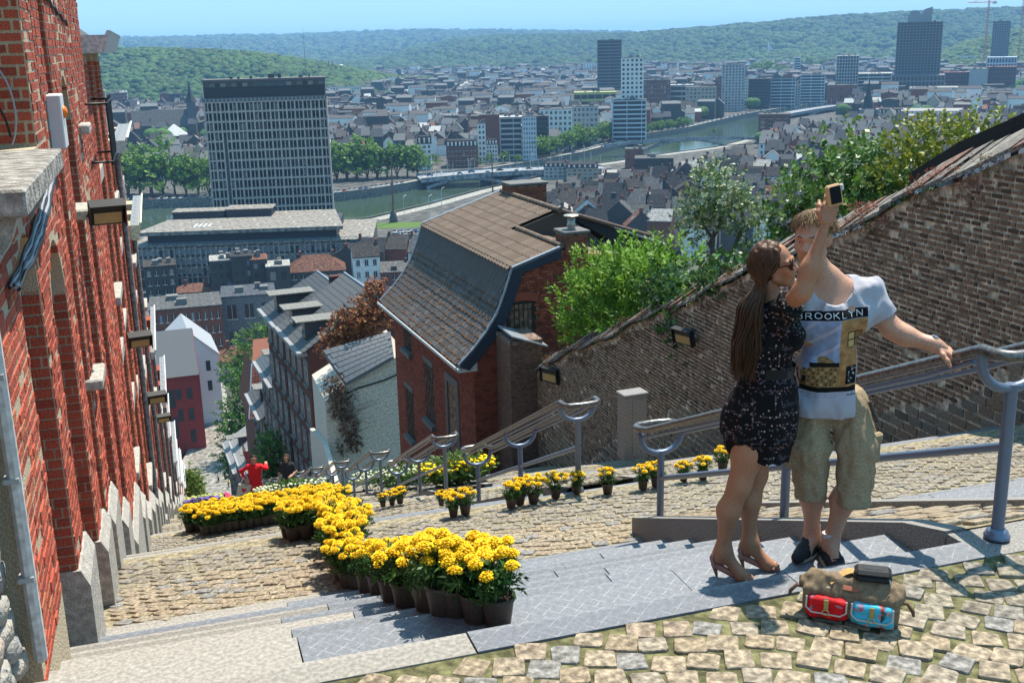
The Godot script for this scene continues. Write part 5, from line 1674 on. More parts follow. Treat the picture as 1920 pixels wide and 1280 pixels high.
# wooded ridges: az, top height by azimuth, a radial profile
func ridge(called: String, prof: Array, d0: float, d1: float, d2: float, crown: float, count: int, tint: Color, seed_n: int) -> void:
	var nz := FastNoiseLite.new()
	nz.seed = seed_n
	nz.frequency = 1.0 / (d1 * 0.16)
	nz.fractal_octaves = 4
	var top := func(a: float) -> float:
		for k in prof.size() - 1:
			if a <= prof[k + 1][0]:
				return lerpf(prof[k][1], prof[k + 1][1], clampf((a - prof[k][0]) / (prof[k + 1][0] - prof[k][0]), 0, 1))
		return prof[-1][1]
	var hgt := func(a: float, t: float) -> float:   # t 0 foot, 1 crest, 2 behind
		var hh: float = top.call(a)
		var s := smoothstep(0.0, 1.0, minf(t, 1.0)) if t <= 1.0 else 1.0 - 0.25 * (t - 1.0)
		var n := nz.get_noise_2d(a * d1 * 0.0175, t * (d1 - d0)) * 0.13 * sin(PI * clampf(t, 0, 1))
		return GROUND - 0.5 + hh * (s + n)
	var at := func(a: float, t: float) -> Vector3:
		var d := lerpf(d0, d1, t) if t <= 1.0 else lerpf(d1, d2, t - 1.0)
		d *= 1.0 + 0.05 * sin(a * 0.21 + seed_n)
		return V(sin(deg_to_rad(a)) * d, hgt.call(a, t), -cos(deg_to_rad(a)) * d)
	var a0: float = prof[0][0]
	var a1: float = prof[-1][0]
	var na := 90
	var g := G.new()
	for i in na:
		for j in 20:
			var A := func(q: int) -> float: return lerpf(a0, a1, float(q) / na)
			g.quad(at.call(A.call(i), j / 10.0), at.call(A.call(i + 1), j / 10.0), at.call(A.call(i + 1), (j + 1) / 10.0), at.call(A.call(i), (j + 1) / 10.0))
	struct(called, g, M(called + " floor", tint * 0.8, 1.0, "blotch", 0.004))
	# tree crowns
	var blob := G.new()
	blob.sphere(Vector3.ZERO, V(0.5, 0.45, 0.5), 9, 6)
	for j in blob.v.size():
		var p := blob.v[j]
		var k := 1.0 + 0.22 * sin(p.x * 13 + 1) * sin(p.y * 11 + 2) * sin(p.z * 12) + 0.16 * sin(p.x * 23 + p.z * 19)
		blob.v[j] = p * k
		blob.n[j] = (blob.n[j] + V(sin(p.x * 31), sin(p.y * 27), sin(p.z * 29)) * 0.35).normalized()
	var mm := MultiMesh.new()
	mm.transform_format = MultiMesh.TRANSFORM_3D
	mm.use_colors = true
	mm.mesh = blob.mesh(M("forest leaf", L(1, 1, 1), 0.95))
	mm.instance_count = count
	for k in count:
		var a := rf(a0, a1)
		var t := pow(rng.randf(), 0.8) * 1.08
		var p: Vector3 = at.call(a, t)
		var s := crown * rf(0.6, 1.35)
		mm.set_instance_transform(k, Transform3D(Basis(Vector3.UP, rf(0, TAU)).scaled(V(s, s * rf(0.7, 1.1), s)), p + V(0, s * 0.25, 0)))
		var tn := rf(0.65, 1.3) * (1.0 + 0.4 * nz.get_noise_2d(a * 60, t * 300))
		mm.set_instance_color(k, Color(tint.r * tn * rf(0.85, 1.25), tint.g * tn, tint.b * tn * rf(0.8, 1.1)))
	var o := MultiMeshInstance3D.new()
	o.multimesh = mm
	o.name = numbered("hill_wood")
	add_child(o)
	o.set_meta("kind", "stuff")

func hills() -> void:
	# azimuth from the stair axis, crest above the valley floor
	var deg := func(px: float) -> float: return rad_to_deg(atan((px - 960.0) / 2076.0)) + 17.3
	var mk := func(rows: Array, d: float) -> Array:
		var r := []
		for q in rows:
			var hz: float = 96.0 - 0.0235 * (q[0] - 277.0)
			r.append([deg.call(q[0]), maxf(4.0, 77.0 + (hz - q[1]) * d * 0.93 / 2076.0)])
		return r
	ridge("near_wooded_hill", mk.call([[-500, 92], [200, 97], [330, 98], [480, 103], [560, 112], [640, 126], [700, 138], [780, 152], [860, 160]], 2300.0), 1580, 2300, 2900, 13.0, 9000, L(0.045, 0.085, 0.022), 3)
	ridge("middle_ridge", mk.call([[560, 150], [640, 134], [730, 114], [800, 95], [870, 80], [960, 72], [1100, 72], [1200, 70], [1300, 62], [1400, 54], [1500, 46], [1600, 38], [1700, 32], [1800, 28], [1920, 24], [2300, 15]], 4800.0), 3000, 4800, 6200, 26.0, 12000, L(0.038, 0.070, 0.022), 5)
	ridge("far_ridge", mk.call([[-400, 80], [200, 78], [350, 76], [450, 73], [560, 71], [650, 68], [740, 65], [800, 64], [1000, 65], [1100, 66], [1300, 70]], 8500.0), 4200, 8500, 9800, 42.0, 9000, L(0.042, 0.070, 0.026), 7)
	ridge("right_wooded_knoll", mk.call([[1690, 128], [1740, 108], [1800, 84], [1850, 72], [1920, 60], [2200, 50]], 3000.0), 2250, 3000, 3600, 16.0, 4500, L(0.05, 0.085, 0.025), 9)
	# villages on the far slope
	var g := G.new()
	for k in 130:
		var px: float = pick([rf(430, 560), rf(560, 700), rf(250, 420), rf(690, 800)])
		var a: float = deg_to_rad(deg.call(px))
		var t := rf(0.25, 0.8)
		var d := lerpf(4200, 8500, t)
		var y := -77.0 + (77.0 + 70.0) * smoothstep(0, 1, t) + 14
		var w := rf(9, 22)
		g.col = pick([L(0.7, 0.68, 0.62), L(0.6, 0.55, 0.5), L(0.4, 0.2, 0.14)])
		g.box(V(sin(a) * d, y, -cos(a) * d), V(w, 9, 12))
		g.col = L(0.3, 0.16, 0.12)
		g.prism(PackedVector2Array([Vector2(-w / 2, 4.5), Vector2(w / 2, 4.5), Vector2(0, 11)]), 12.5, Transform3D(Basis.IDENTITY, V(sin(a) * d, y, -cos(a) * d - 6)))
	struct("hillside_village", g, M("village wall", L(1, 1, 1), 0.9), "stuff")

var WALLC := {0: L(0.5, 0.48, 0.45), 1: L(0.20, 0.075, 0.052), 5: L(0.40, 0.40, 0.40), 6: L(0.075, 0.068, 0.066), 7: L(0.74, 0.72, 0.69), 8: L(0.50, 0.56, 0.62), 9: L(0.17, 0.17, 0.18), 10: L(0.42, 0.43, 0.16), 11: L(0.40, 0.34, 0.26), 12: L(0.05, 0.22, 0.16)}
var ROOFC := {0: L(0.065, 0.065, 0.07), 1: L(0.09, 0.08, 0.075), 2: L(0.45, 0.43, 0.40), 3: L(0.17, 0.165, 0.155), 4: L(0.21, 0.105, 0.075), 5: L(0.15, 0.15, 0.15), 6: L(0.60, 0.60, 0.60), 7: L(0.19, 0.18, 0.17), 8: L(0.11, 0.12, 0.14)}

func wall_m(k: int) -> Material: return M("town wall %d" % k, WALLC[k], 0.9, "soft", 0.12)
func roof_m(k: int) -> Material:
	var m := M("town roof %d" % k, ROOFC[k] * (0.8 if k in [0, 1, 3, 5, 7] else 0.85), 0.95, "blotch", 0.15)
	m.metallic_specular = 0.15
	return m

func pane_m() -> Material:
	var m := M("town pane", L(1, 1, 1), 0.12)
	m.metallic_specular = 0.5
	return m

# windows of one face as real panes set proud of the wall with pale frames
func glaze(pg: G, fg: G, o: Vector3, U: Vector3, N: Vector3, w: float, h: float, nf: int, nc: int, fillx: float, filly: float, frames: bool) -> void:
	var cw := w / nc
	var ch := h / nf
	var B := Basis(U, Vector3.UP, N)
	for r in nf:
		for c in nc:
			var p := o + U * (cw * (c + 0.5)) + Vector3.UP * (ch * (r + 0.52))
			var t := rf(0.018, 0.05)
			var q := rng.randf()
			pg.col = Color(t, t * 1.05, t * 1.15) if q < 0.8 else (Color(0.2, 0.19, 0.17) if q < 0.93 else Color(0.10, 0.14, 0.2))
			pg.box(p + N * 0.03, V(cw * fillx, ch * filly, 0.1), B)
			if frames:
				fg.box(p + N * 0.05 - Vector3.UP * ch * filly * 0.55, V(cw * fillx * 1.25, 0.16, 0.26), B)
				fg.box(p + N * 0.05, V(0.09, ch * filly, 0.12), B)

func block(b: Array) -> Node3D:
	var label: String = b[0]
	var at := V(b[1], b[2], b[3])
	var w: float = b[5]
	var d: float = b[6]
	var H: float = b[7]
	var roof: int = b[8]
	var style: int = b[9]
	var wm := wall_m(b[10])
	var rm := roof_m(b[11])
	var nf: int = b[12]
	var nc: int = b[13]
	var t := thing("city_building", label, "building", at, b[4])
	var rh := 0.0
	if roof == 1 or roof == 2: rh = minf(H * 0.35, minf(w, d) * 0.36)
	if roof == 4: rh = H * 0.22
	if roof == 2 and b[11] == 6: rh = 0.3
	var E := H - rh
	var g := G.new()
	var core := style == 1 or style == 2
	var ins := 0.9 if style == 1 else 0.25
	if core:
		g.bx(-w / 2 + ins, w / 2 - ins, -2, E, -d + ins, -ins)
		part(t, "core", g, M("dark core", L(0.035, 0.038, 0.042), 0.15))
		g = G.new()
		var ch := E / nf
		for r in nf + 1:
			var y := r * ch
			g.bx(-w / 2, w / 2, y - ch * (0.24 if style == 1 else 0.13), y + ch * (0.10 if style == 1 else 0.10), -d, 0)
		for c in nc + 1:
			var x := -w / 2 + w * c / nc
			var pw := 0.5 if style == 1 else w / nc * 0.24
			if style == 2 or c == 0 or c == nc or c % 3 == 0:
				g.bx(clampf(x - pw / 2, -w / 2, w / 2 - pw), clampf(x + pw / 2, -w / 2 + pw, w / 2), 0, E, -0.95 if style == 1 else -0.3, 0.02)
		g.bx(-w / 2 - 0.01, -w / 2 + 0.95, 0, E, -d, -d * 0.0 - 1.0) if style == 1 else g.bx(-w / 2 - 0.01, -w / 2 + 0.3, 0, E, -d, -0.3)
		part(t, "floor_bands", g, wm, true)
	else:
		g.bx(-w / 2, w / 2, -2, E, -d, 0)
		part(t, "wall", g, wm)
		if nf > 1 or style == 0:
			var pg := G.new()
			var fg := G.new()
			if style == 0:
				glaze(pg, fg, V(-w / 2 + 0.3, 0.6, 0), Vector3.RIGHT, V(0, 0, 1), w - 0.6, E - 1.0, nf, nc, 0.5, 0.52, w > 8 and H < 40)
				var ns := maxi(2, int(d / w * nc))
				glaze(pg, fg, V(-w / 2, 0.6, -d), V(0, 0, 1), V(-1, 0, 0), d, E - 1.0, nf, ns, 0.42, 0.5, false)
				glaze(pg, fg, V(w / 2, 0.6, 0), V(0, 0, -1), V(1, 0, 0), d, E - 1.0, nf, ns, 0.42, 0.5, false)
			elif nf > 1:
				glaze(pg, fg, V(-w / 2 + 0.3, 0.6, 0), Vector3.RIGHT, V(0, 0, 1), w - 0.6, E - 1.0, nf, nc, 0.25, 0.35, false)
			part(t, "window_panes", pg, pane_m(), true)
			part(t, "window_surrounds", fg, M("town frame", L(0.55, 0.53, 0.5), 0.7), true)
	g = G.new()
	if rh < 0.5:
		g.bx(-w / 2 - 0.15, w / 2 + 0.15, E, E + 0.35, -d - 0.15, 0.15)
		part(t, "roof", g, rm)
		g = G.new()
		for k in 3:
			var x := rf(-w * 0.38, w * 0.3)
			var z := rf(-d * 0.8, -d * 0.25)
			g.bx(x, x + rf(1.2, minf(4.0, w * 0.2)), E + 0.3, E + rf(1.2, 2.6), z, z + rf(1, 3))
		part(t, "roof_plant", g, M("roof plant", L(0.14, 0.135, 0.13), 0.8), true)
	elif roof == 4:
		var q := rh * 0.45
		g.prism(PackedVector2Array([Vector2(0.2, E), Vector2(-q, E + rh), Vector2(-d + q, E + rh), Vector2(-d - 0.2, E)]), w, Transform3D(Basis(V(0, 0, 1), V(0, 1, 0), V(-1, 0, 0)), V(w / 2, 0, 0)))
		var rr := part(t, "roof", g, rm)
		g = G.new()
		for k in nc:
			var x := -w / 2 + w * (k + 0.5) / nc
			g.bx(x - 0.5, x + 0.5, E + rh * 0.15, E + rh * 0.75, -q, 0.0)
		part(rr, "dormer_row", g, M("town frame", L(0.55, 0.53, 0.5), 0.7), true)
		g = G.new()
		for x in [-w / 2 + 0.5, w / 2 - 1.1]: g.bx(x, x + 0.7, E, E + rh + 1.4, -d * 0.6, -d * 0.35)
		part(t, "chimney", g, wall_m(1), true)
	else:
		var p0 := [V(-w / 2 - 0.4, E, 0.4), V(w / 2 + 0.4, E, 0.4), V(w / 2 + 0.4, E, -d - 0.4), V(-w / 2 - 0.4, E, -d - 0.4)]
		var hipx := minf(w * 0.5 - 0.5, d * 0.4) if roof == 2 else 0.0
		var r0 := V(-w / 2 + hipx, E + rh, -d / 2)
		var r1 := V(w / 2 - hipx, E + rh, -d / 2)
		g.quad(p0[0], p0[1], r1, r0); g.quad(p0[2], p0[3], r0, r1)
		g.tri(p0[1], p0[2], r1); g.tri(p0[3], p0[0], r0)
		part(t, "roof", g, rm)
		g = G.new()
		for x in [-w * 0.3, w * 0.28]: g.bx(x, x + 0.8, E + rh * 0.4, E + rh + 1.2, -d * 0.6, -d * 0.5)
		part(t, "chimney", g, wall_m(1), true)
	return t

func slab_tower() -> void:
	# the grid-fronted office tower
	var at := V(41.5, GROUND, -448)
	var w := 47.2
	var d := 15.0
	var H := 66.0
	var t := thing("office_tower", "tall dark grid-fronted office tower, the nearest tower, above the long low office block", "tower", at, -9)
	var conc := M("tower concrete", L(0.47, 0.42, 0.375), 0.85, "soft", 0.08)
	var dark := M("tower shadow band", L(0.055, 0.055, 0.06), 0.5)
	var g := G.new()
	g.bx(-w / 2 + 0.7, w / 2 - 0.7, -1, H - 3, -d + 0.7, -0.7)
	part(t, "core", g, M("tower interior", L(0.028, 0.03, 0.034), 0.3))
	var nf := 15
	var nc := 15
	var y0 := 1.0
	var ch := (H - 9.0 - y0) / nf
	var cw := w / nc
	var panes: Array = []
	for k in 6:
		var gg := G.new()
		gg.box(Vector3.ZERO, V(cw * 0.29, ch * 0.60, 0.08))
		panes.append(gg.mesh(M("tower pane %d" % k, [L(0.03, 0.034, 0.04), L(0.05, 0.05, 0.05), L(0.022, 0.026, 0.032), L(0.09, 0.08, 0.065), L(0.04, 0.045, 0.055), L(0.16, 0.16, 0.16)][k], 0.1)))
	for r in nf:
		for c in nc:
			for s in [-0.19, 0.21]:
				if c == 2 and r < nf - 1 and s < 0: continue
				var pk: int = [0, 0, 0, 1, 2, 2, 4, 3, 5][rng.randi() % 9]
				if r * nc + c < 300 and s > 0 or r > 6: put(t, "window_pane", panes[pk], Transform3D(Basis.IDENTITY, V(-w / 2 + cw * (c + 0.5 + s), y0 + ch * (r + 0.52), -0.55)))
	for r in nf + 1:
		g = G.new()
		var y := y0 + ch * r
		g.bx(-w / 2, w / 2, y - 0.05, y + ch * 0.17, -d, 0.0)
		part(t, "floor_band", g, conc)
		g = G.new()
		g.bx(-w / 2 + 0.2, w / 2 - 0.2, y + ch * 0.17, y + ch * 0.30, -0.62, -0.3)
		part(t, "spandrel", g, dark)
	for c in nc + 1:
		g = G.new()
		var x := -w / 2 + cw * c
		g.bx(clampf(x - 0.28, -w / 2, w / 2 - 0.5), clampf(x + 0.28, -w / 2 + 0.5, w / 2), 0, H - 8.6, -0.5, 0.22)
		part(t, "mullion", g, conc)
		if c < nc:
			g = G.new()
			g.bx(x + cw * 0.46, x + cw * 0.56, 0, H - 8.6, -0.5, 0.12)
			part(t, "mullion", g, conc)
	# dark service slot, third bay
	g = G.new()
	g.bx(-w / 2 + cw * 2.05, -w / 2 + cw * 2.45, 0, H - 22, -0.4, 0.05)
	part(t, "service_slot", g, dark)
	for s in [-1, 1]:
		g = G.new()
		g.bx(s * w / 2 - (0.7 if s > 0 else 0.0), s * w / 2 + (0.0 if s > 0 else 0.7), 0, H - 8.6, -d, -0.5)
		part(t, "end_wall", g, conc)
	# set-back top storey with tall glazing and roof slab
	g = G.new()
	g.bx(-w / 2 + 0.4, w / 2 - 0.4, H - 8.4, H - 1.0, -d + 0.4, -0.9)
	part(t, "top_storey", g, M("top storey wall", L(0.12, 0.13, 0.145), 0.4, "blotch", 0.2))
	for c in 22:
		if c > 8 and c < 15: continue
		g = G.new()
		g.bx(-w / 2 + 0.8 + c * 2.08, -w / 2 + 2.6 + c * 2.08, H - 6.9, H - 1.6, -0.92, -0.8)
		part(t, "top_window", g, M("top pane %d" % (c % 4), [L(0.08, 0.085, 0.06), L(0.14, 0.14, 0.13), L(0.05, 0.045, 0.04), L(0.2, 0.21, 0.2)][c % 4], 0.15))
	g = G.new()
	g.bx(-w / 2, w / 2, H - 1.0, H - 0.2, -d, 0.0)
	part(t, "roof", g, M("tower roof edge", L(0.11, 0.10, 0.095), 0.8))
	g = G.new()
	g.bx(-w / 2, w / 2, H - 8.6, H - 7.2, -0.6, 0.1)
	part(t, "terrace_rail", g, M("terrace rail", L(0.10, 0.10, 0.105), 0.6))
	for c in nc * 2:
		g = G.new()
		var x := -w / 2 + 0.6 + c * w / 30.2
		g.bx(x, x + 0.75, H - 8.55, H - 7.3, 0.08, 0.16)
		part(t, "rail_panel", g, M("rail panel", L(0.2, 0.2, 0.2), 0.7))
	for q in [[-0.28, 1.0, 1.0], [-0.22, 0.9, 0.8], [-0.12, 1.0, 0.9], [0.03, 2.4, 1.6], [0.11, 1.2, 1.6], [0.28, 1.4, 0.8], [0.36, 0.5, 1.6]]:
		g = G.new()
		g.bx(q[0] * w, q[0] * w + q[1], H - 0.3, H - 0.2 + q[2], -6, -4)
		part(t, "roof_plant", g, dark)
	for q in [[-0.33, 15.0], [0.34, 18.0]]:
		g = G.new()
		g.tube([V(q[0] * w, H - 0.3, -7), V(q[0] * w, H + q[1], -7)], [0.16, 0.05], 6)
		part(t, "mast", g, M("mast grey", L(0.2, 0.2, 0.22), 0.6))
	# long low office block before it
	t = thing("office_block", "long low grey office block with a broad flat roof at the tower's foot", "office building", V(27.0, GROUND, -378.0), -13)
	t.scale = V(1, 0.8, 1)
	w = 80.0
	g = G.new()
	g.bx(-w / 2, w / 2, -1, 17.0, -44, -0.6)
	part(t, "wall", g, M("block core", L(0.05, 0.055, 0.065), 0.3))
	g = G.new()
	g.bx(-w / 2 - 0.3, w / 2 + 0.3, 17.0, 17.6, -44, 0.5)
	part(t, "terrace_slab", g, M("roof felt", L(0.26, 0.235, 0.205), 0.9, "blotch", 0.08))
	var fr := M("block frame", L(0.36, 0.33, 0.30), 0.8, "blotch", 0.1)
	for c in 47:
		g = G.new()
		var x := -w / 2 + c * w / 46.0
		g.bx(x - 0.28, x + 0.28, 0, 17.0, -0.62, 0.1)
		part(t, "pier", g, fr)
	for r in 4:
		g = G.new()
		g.bx(-w / 2, w / 2, 3.4 + r * 4.1, 4.0 + r * 4.1, -0.62, 0.0)
		part(t, "floor_band", g, fr)
	var bp: Array = []
	for k in 4:
		var gg := G.new()
		gg.box(Vector3.ZERO, V(w / 46.0 - 0.62, 2.6, 0.08))
		bp.append(gg.mesh(M("block pane %d" % k, [L(0.18, 0.21, 0.24), L(0.11, 0.13, 0.16), L(0.24, 0.26, 0.28), L(0.06, 0.06, 0.07)][k], 0.15)))
	for r in range(1, 4):
		for c in 46: put(t, "window_pane", bp[[0, 0, 2, 1, 0, 3][rng.randi() % 6]], Transform3D(Basis.IDENTITY, V(-w / 2 + (c + 0.5) * w / 46.0, 2.2 + r * 4.1, -0.4)))
	g = G.new()
	g.bx(-w / 2 + 5, w / 2 - 12, 17.6, 21.6, -40, -3.0)
	part(t, "upper_storey", g, M("upper storey", L(0.03, 0.028, 0.034), 0.5))
	g = G.new()
	var slab := PackedVector2Array([Vector2(-w / 2 + 1.5, 1.0), Vector2(w / 2 - 9.5, 1.0), Vector2(w / 2 - 15.0, 42), Vector2(-w / 2 + 9.0, 42)])
	g.prism(slab, 1.5, Transform3D(Basis(V(1, 0, 0), V(0, 0, -1), V(0, 1, 0)), V(0, 21.6, 0)))
	part(t, "roof_slab", g, M("roof felt", L(0.26, 0.235, 0.205), 0.9, "blotch", 0.08))
	for q in [[-32, -14, -38, -30, 3.0], [-13, 3, -40, -30, 3.4]]:
		g = G.new()
		g.bx(q[0], q[1], 23.0, 23.0 + q[4], q[2], q[3])
		part(t, "roof_house", g, M("upper storey", L(0.03, 0.028, 0.034), 0.5))
		g = G.new()
		g.cbox(V((q[0] + q[1]) / 2, 23.2 + q[4], (q[2] + q[3]) / 2), V(q[1] - q[0] + 1, 0.5, q[3] - q[2] + 1), 0.2)
		part(t, "roof_house_slab", g, M("roof felt", L(0.26, 0.235, 0.205), 0.9))
	for q in 4:
		g = G.new()
		g.bx(-21.0 + q * 1.6, -20.4 + q * 1.6, 23.1, 23.3, -16, -9)
		part(t, "roof_light", g, M("roof light", L(0.5, 0.5, 0.48), 0.5))
	for c in 60:
		g = G.new()
		g.bx(-w / 2 + c * w / 60.0, -w / 2 + c * w / 60.0 + 0.12, 17.6, 18.6, 0.2, 0.32)
		part(t, "rail_post", g, M("blue rail", L(0.12, 0.2, 0.26), 0.5))
	g = G.new()
	g.bx(-w / 2, w / 2, 18.5, 18.65, 0.18, 0.34)
	part(t, "rail", g, M("blue rail", L(0.12, 0.2, 0.26), 0.5))

func bridges() -> void:
	var conc := M("bridge concrete", L(0.30, 0.31, 0.33), 0.8, "blotch", 0.05)
	var span := func(called: String, label: String, a: Vector3, b: Vector3, w: float, rise: float, arches: Array, thick: float) -> void:
		var t := thing(called, label, "bridge")
		var dir := (b - a)
		var len := dir.length()
		dir = dir / len
		var side := dir.cross(Vector3.UP).normalized() * w / 2
		var n := 24
		var deck := G.new()
		for k in n:
			var P := func(s: float) -> Vector3: return a.lerp(b, s) + V(0, rise * 4 * s * (1 - s), 0)
			var p: Vector3 = P.call(float(k) / n)
			var q: Vector3 = P.call(float(k + 1) / n)
			var th := V(0, thick, 0)
			deck.quad(p + side, q + side, q - side, p - side)
			deck.quad(p - side - th, q - side - th, q - side, p - side); deck.quad(q + side - th, p + side - th, p + side, q + side)
			deck.quad(p - side, q - side, q - side + V(0, 1.0, 0), p - side + V(0, 1.0, 0)); deck.quad(q + side, p + side, p + side + V(0, 1.0, 0), q + side + V(0, 1.0, 0))
		part(t, "deck", deck, conc)
		for ar in arches:
			for sg in [-0.85, 0.85]:
				var g := G.new()
				var pts := []
				for k in 13:
					var s := lerpf(ar[0], ar[1], k / 12.0)
					var u := k / 6.0 - 1.0
					pts.append(a.lerp(b, s) + V(0, rise * 4 * s * (1 - s) - thick - ar[2] * u * u, 0) + side * sg)
				g.tube(pts, ar[3], 8)
				part(t, "arch", g, conc)
			var pr := G.new()
			for e in [ar[0], ar[1]]:
				var c := a.lerp(b, e)
				pr.box(V(c.x, -79.5, c.z), V(w * 0.9, 5.0, 4.0), Basis(dir, Vector3.UP, side.normalized()))
			part(t, "pier", pr, conc)
		var lg := G.new()
		for k in 9:
			for sg in [-0.9, 0.9]:
				var p: Vector3 = a.lerp(b, (k + 0.5) / 9.0) + side * sg
				lg.tube([p, p + V(0, 9, 0)], 0.13, 5)
		if w > 12: part(t, "lamp_posts", lg, M("lamp post pale", L(0.5, 0.5, 0.48), 0.5), true)
	span.call("road_bridge", "wide grey road bridge with flat arches nearest to the tower", V(144, -75.5, -640), V(258, -75.0, -628), 24.0, 1.6, [[0.03, 0.42, 4.0, 1.3], [0.46, 0.95, 4.0, 1.3]], 1.6)
	span.call("foot_bridge", "slender pale footbridge arching over the river upstream", V(304, -73.5, -747), V(432, -74.0, -742), 6.0, 3.0, [[0.22, 0.80, 6.5, 0.7]], 0.9)
	span.call("road_bridge", "distant low road bridge at the bend of the river", V(560, -73.5, -950), V(745, -73.0, -1075), 18.0, 1.0, [[0.3, 0.7, 4.0, 1.2]], 1.6)
	# cable-stayed bridge far upriver
	var t := thing("cable_stayed_bridge", "far cable-stayed bridge with a white fan of cables below the ridge", "bridge", V(1750, GROUND, -3000), -25)
	var wht := M("white steel", L(0.6, 0.6, 0.6), 0.5)
	var g := G.new()
	g.tube([V(0, 0, 0), V(0, 66, 0)], [2.2, 1.0], 8)
	part(t, "pylon", g, wht)
	g = G.new()
	for k in 26: g.tube([V(0, 64 - k * 1.4, 0), V(12 + k * 4.6, 6, 0)], 0.42, 4)
	part(t, "cables", g, wht, true)
	g = G.new()
	g.bx(-40, 150, 4, 6.5, -8, 8)
	part(t, "deck", g, wht)

func cranes_and_landmarks() -> void:
	var red := M("crane red", L(0.45, 0.12, 0.06), 0.6)
	var mkc := func(label: String, at: Vector3, h: float, jib: float, turn: float) -> void:
		var t := thing("tower_crane", label, "crane", at, turn)
		var g := G.new()
		for s in [[-1, -1], [1, -1], [1, 1], [-1, 1]]: g.tube([V(s[0], 0, s[1]), V(s[0], h, s[1])], 0.35, 4)
		for k in int(h / 4): g.tube([V(-1, k * 4, 1), V(1, k * 4 + 4, 1)], 0.22, 4)
		part(t, "mast", g, red)
		g = G.new()
		g.tube([V(-jib * 0.3, h - 3, 0), V(jib, h - 3, 0)], 0.7, 4); g.tube([V(0, h, 0), V(0, h + 8, 0), V(jib * 0.7, h - 2.4, 0)], 0.3, 4); g.tube([V(0, h + 8, 0), V(-jib * 0.3, h - 2.4, 0)], 0.3, 4)
		part(t, "jib", g, red)
		g = G.new()
		g.box(V(-jib * 0.27, h - 4.5, 0), V(6, 3.5, 2.5))
		part(t, "counterweight", g, M("counterweight", L(0.3, 0.3, 0.3), 0.8))
	mkc.call("thin red tower crane left of the unfinished tower", V(1366, GROUND, -1622), 128.0, 34.0, 150.0)
	mkc.call("taller red tower crane right of the unfinished tower", V(1418, GROUND, -1600), 152.0, 12.0, -40.0)
	# crown of the black tower
	var t := thing("roof_storey", "stepped grey plant storey on top of the black office tower", "roof structure", V(847.6, GROUND + 88.8, -1116.6), -37)
	var g := G.new()
	g.bx(-14, 12, 0, 9, -30, -8); g.bx(-12, -1, 9, 13.0, -28, -10)
	part(t, "wall", g, M("crown grey", L(0.24, 0.24, 0.25), 0.8))
	g = G.new()
	g.prism(PackedVector2Array([Vector2(1, 9), Vector2(12.5, 9), Vector2(12.5, 17), Vector2(4, 14.5)]), 20, Transform3D(Basis.IDENTITY, V(0, 0, -29)))
	part(t, "tank", g, M("crown grey", L(0.24, 0.24, 0.25), 0.8))
	# twin-spired church
	t = thing("church", "dark church with two spires below the ridge in the distance", "church", V(300, GROUND + 6, -2050), -8)
	var dk := M("church stone", L(0.09, 0.085, 0.09), 0.9)
	g = G.new()
	g.bx(-30, 5, -6, 14, -18, 0)
	part(t, "nave", g, dk)
	g = G.new()
	g.prism(PackedVector2Array([Vector2(-19, 14), Vector2(1, 14), Vector2(-9, 24)]), 35, Transform3D(Basis(V(0, 0, 1), V(0, 1, 0), V(-1, 0, 0)), V(5, 0, 0)))
	part(t, "roof", g, M("town roof 0", ROOFC[0], 0.75))
	for x in [6, 13]:
		g = G.new()
		g.bx(x - 3, x + 3, -6, 26, -8, -2)
		var tw := part(t, "tower", g, dk)
		g = G.new()
		g.lathe([Vector2(4.0, 26), Vector2(1.6, 36), Vector2(0.1, 50)], V(x, 0, -5), 8)
		part(tw, "spire", g, dk)
	t = thing("water_tower", "slim water tower with a white ball top beside the twin-spired church", "water tower", V(360, GROUND + 8, -2250))
	g = G.new(); g.tube([V(0, -8, 0), V(0, 28, 0)], 2.0, 10)
	part(t, "shaft", g, M("pale concrete", L(0.45, 0.45, 0.45), 0.8))
	g = G.new(); g.sphere(V(0, 31, 0), V(6, 4.5, 6), 12, 8)
	part(t, "tank", g, M("pale concrete", L(0.5, 0.5, 0.5), 0.8))
	# spire before the white palace
	t = thing("church", "church with a sharp black spire before the white palace", "church", V(563, GROUND, -800), -35)
	g = G.new(); g.bx(-8, 8, 0, 17, -14, 0); g.bx(8, 34, 0, 10, -12, -2)
	part(t, "nave", g, M("grey church", L(0.17, 0.165, 0.16), 0.9))
	g = G.new(); g.lathe([Vector2(5.5, 17), Vector2(4.5, 20), Vector2(2.0, 30), Vector2(0.1, 41)], V(-1, 0, -7), 8)
	part(t, "spire", g, M("spire slate", L(0.03, 0.03, 0.034), 0.6))
	# hall with a dark roof and a white pyramid roof on the left
	t = thing("hall", "long hall with a dark slate roof on the left bank below the wooded hill", "hall", V(5, GROUND, -1090), 0)
	g = G.new(); g.bx(-26, 26, 0, 9, -20, 0)
	part(t, "wall", g, M("church stone", L(0.09, 0.085, 0.09), 0.9))
	g = G.new(); g.prism(PackedVector2Array([Vector2(-1, 9), Vector2(21, 9), Vector2(10, 24)]), 52, Transform3D(Basis(V(0, 0, -1), V(0, 1, 0), V(1, 0, 0)), V(-26, 0, 0)))
	part(t, "roof", g, M("hall slate", L(0.10, 0.095, 0.09), 0.8, "blotch", 0.1))
	g = G.new(); g.bx(24, 32, 0, 30, -12, -4)
	var tw2 := part(t, "tower", g, M("church stone", L(0.09, 0.085, 0.09), 0.9))
	g = G.new(); g.lathe([Vector2(6, 30), Vector2(2, 38), Vector2(0.1, 50)], V(28, 0, -8), 4)
	part(tw2, "spire", g, M("town roof 0", ROOFC[0], 0.75))
	t = thing("pavilion", "pavilion with a white pyramid roof before the dark-roofed hall", "pavilion", V(15, GROUND, -1020), 0)
	g = G.new(); g.bx(-10, 10, 0, 6, -18, 0)
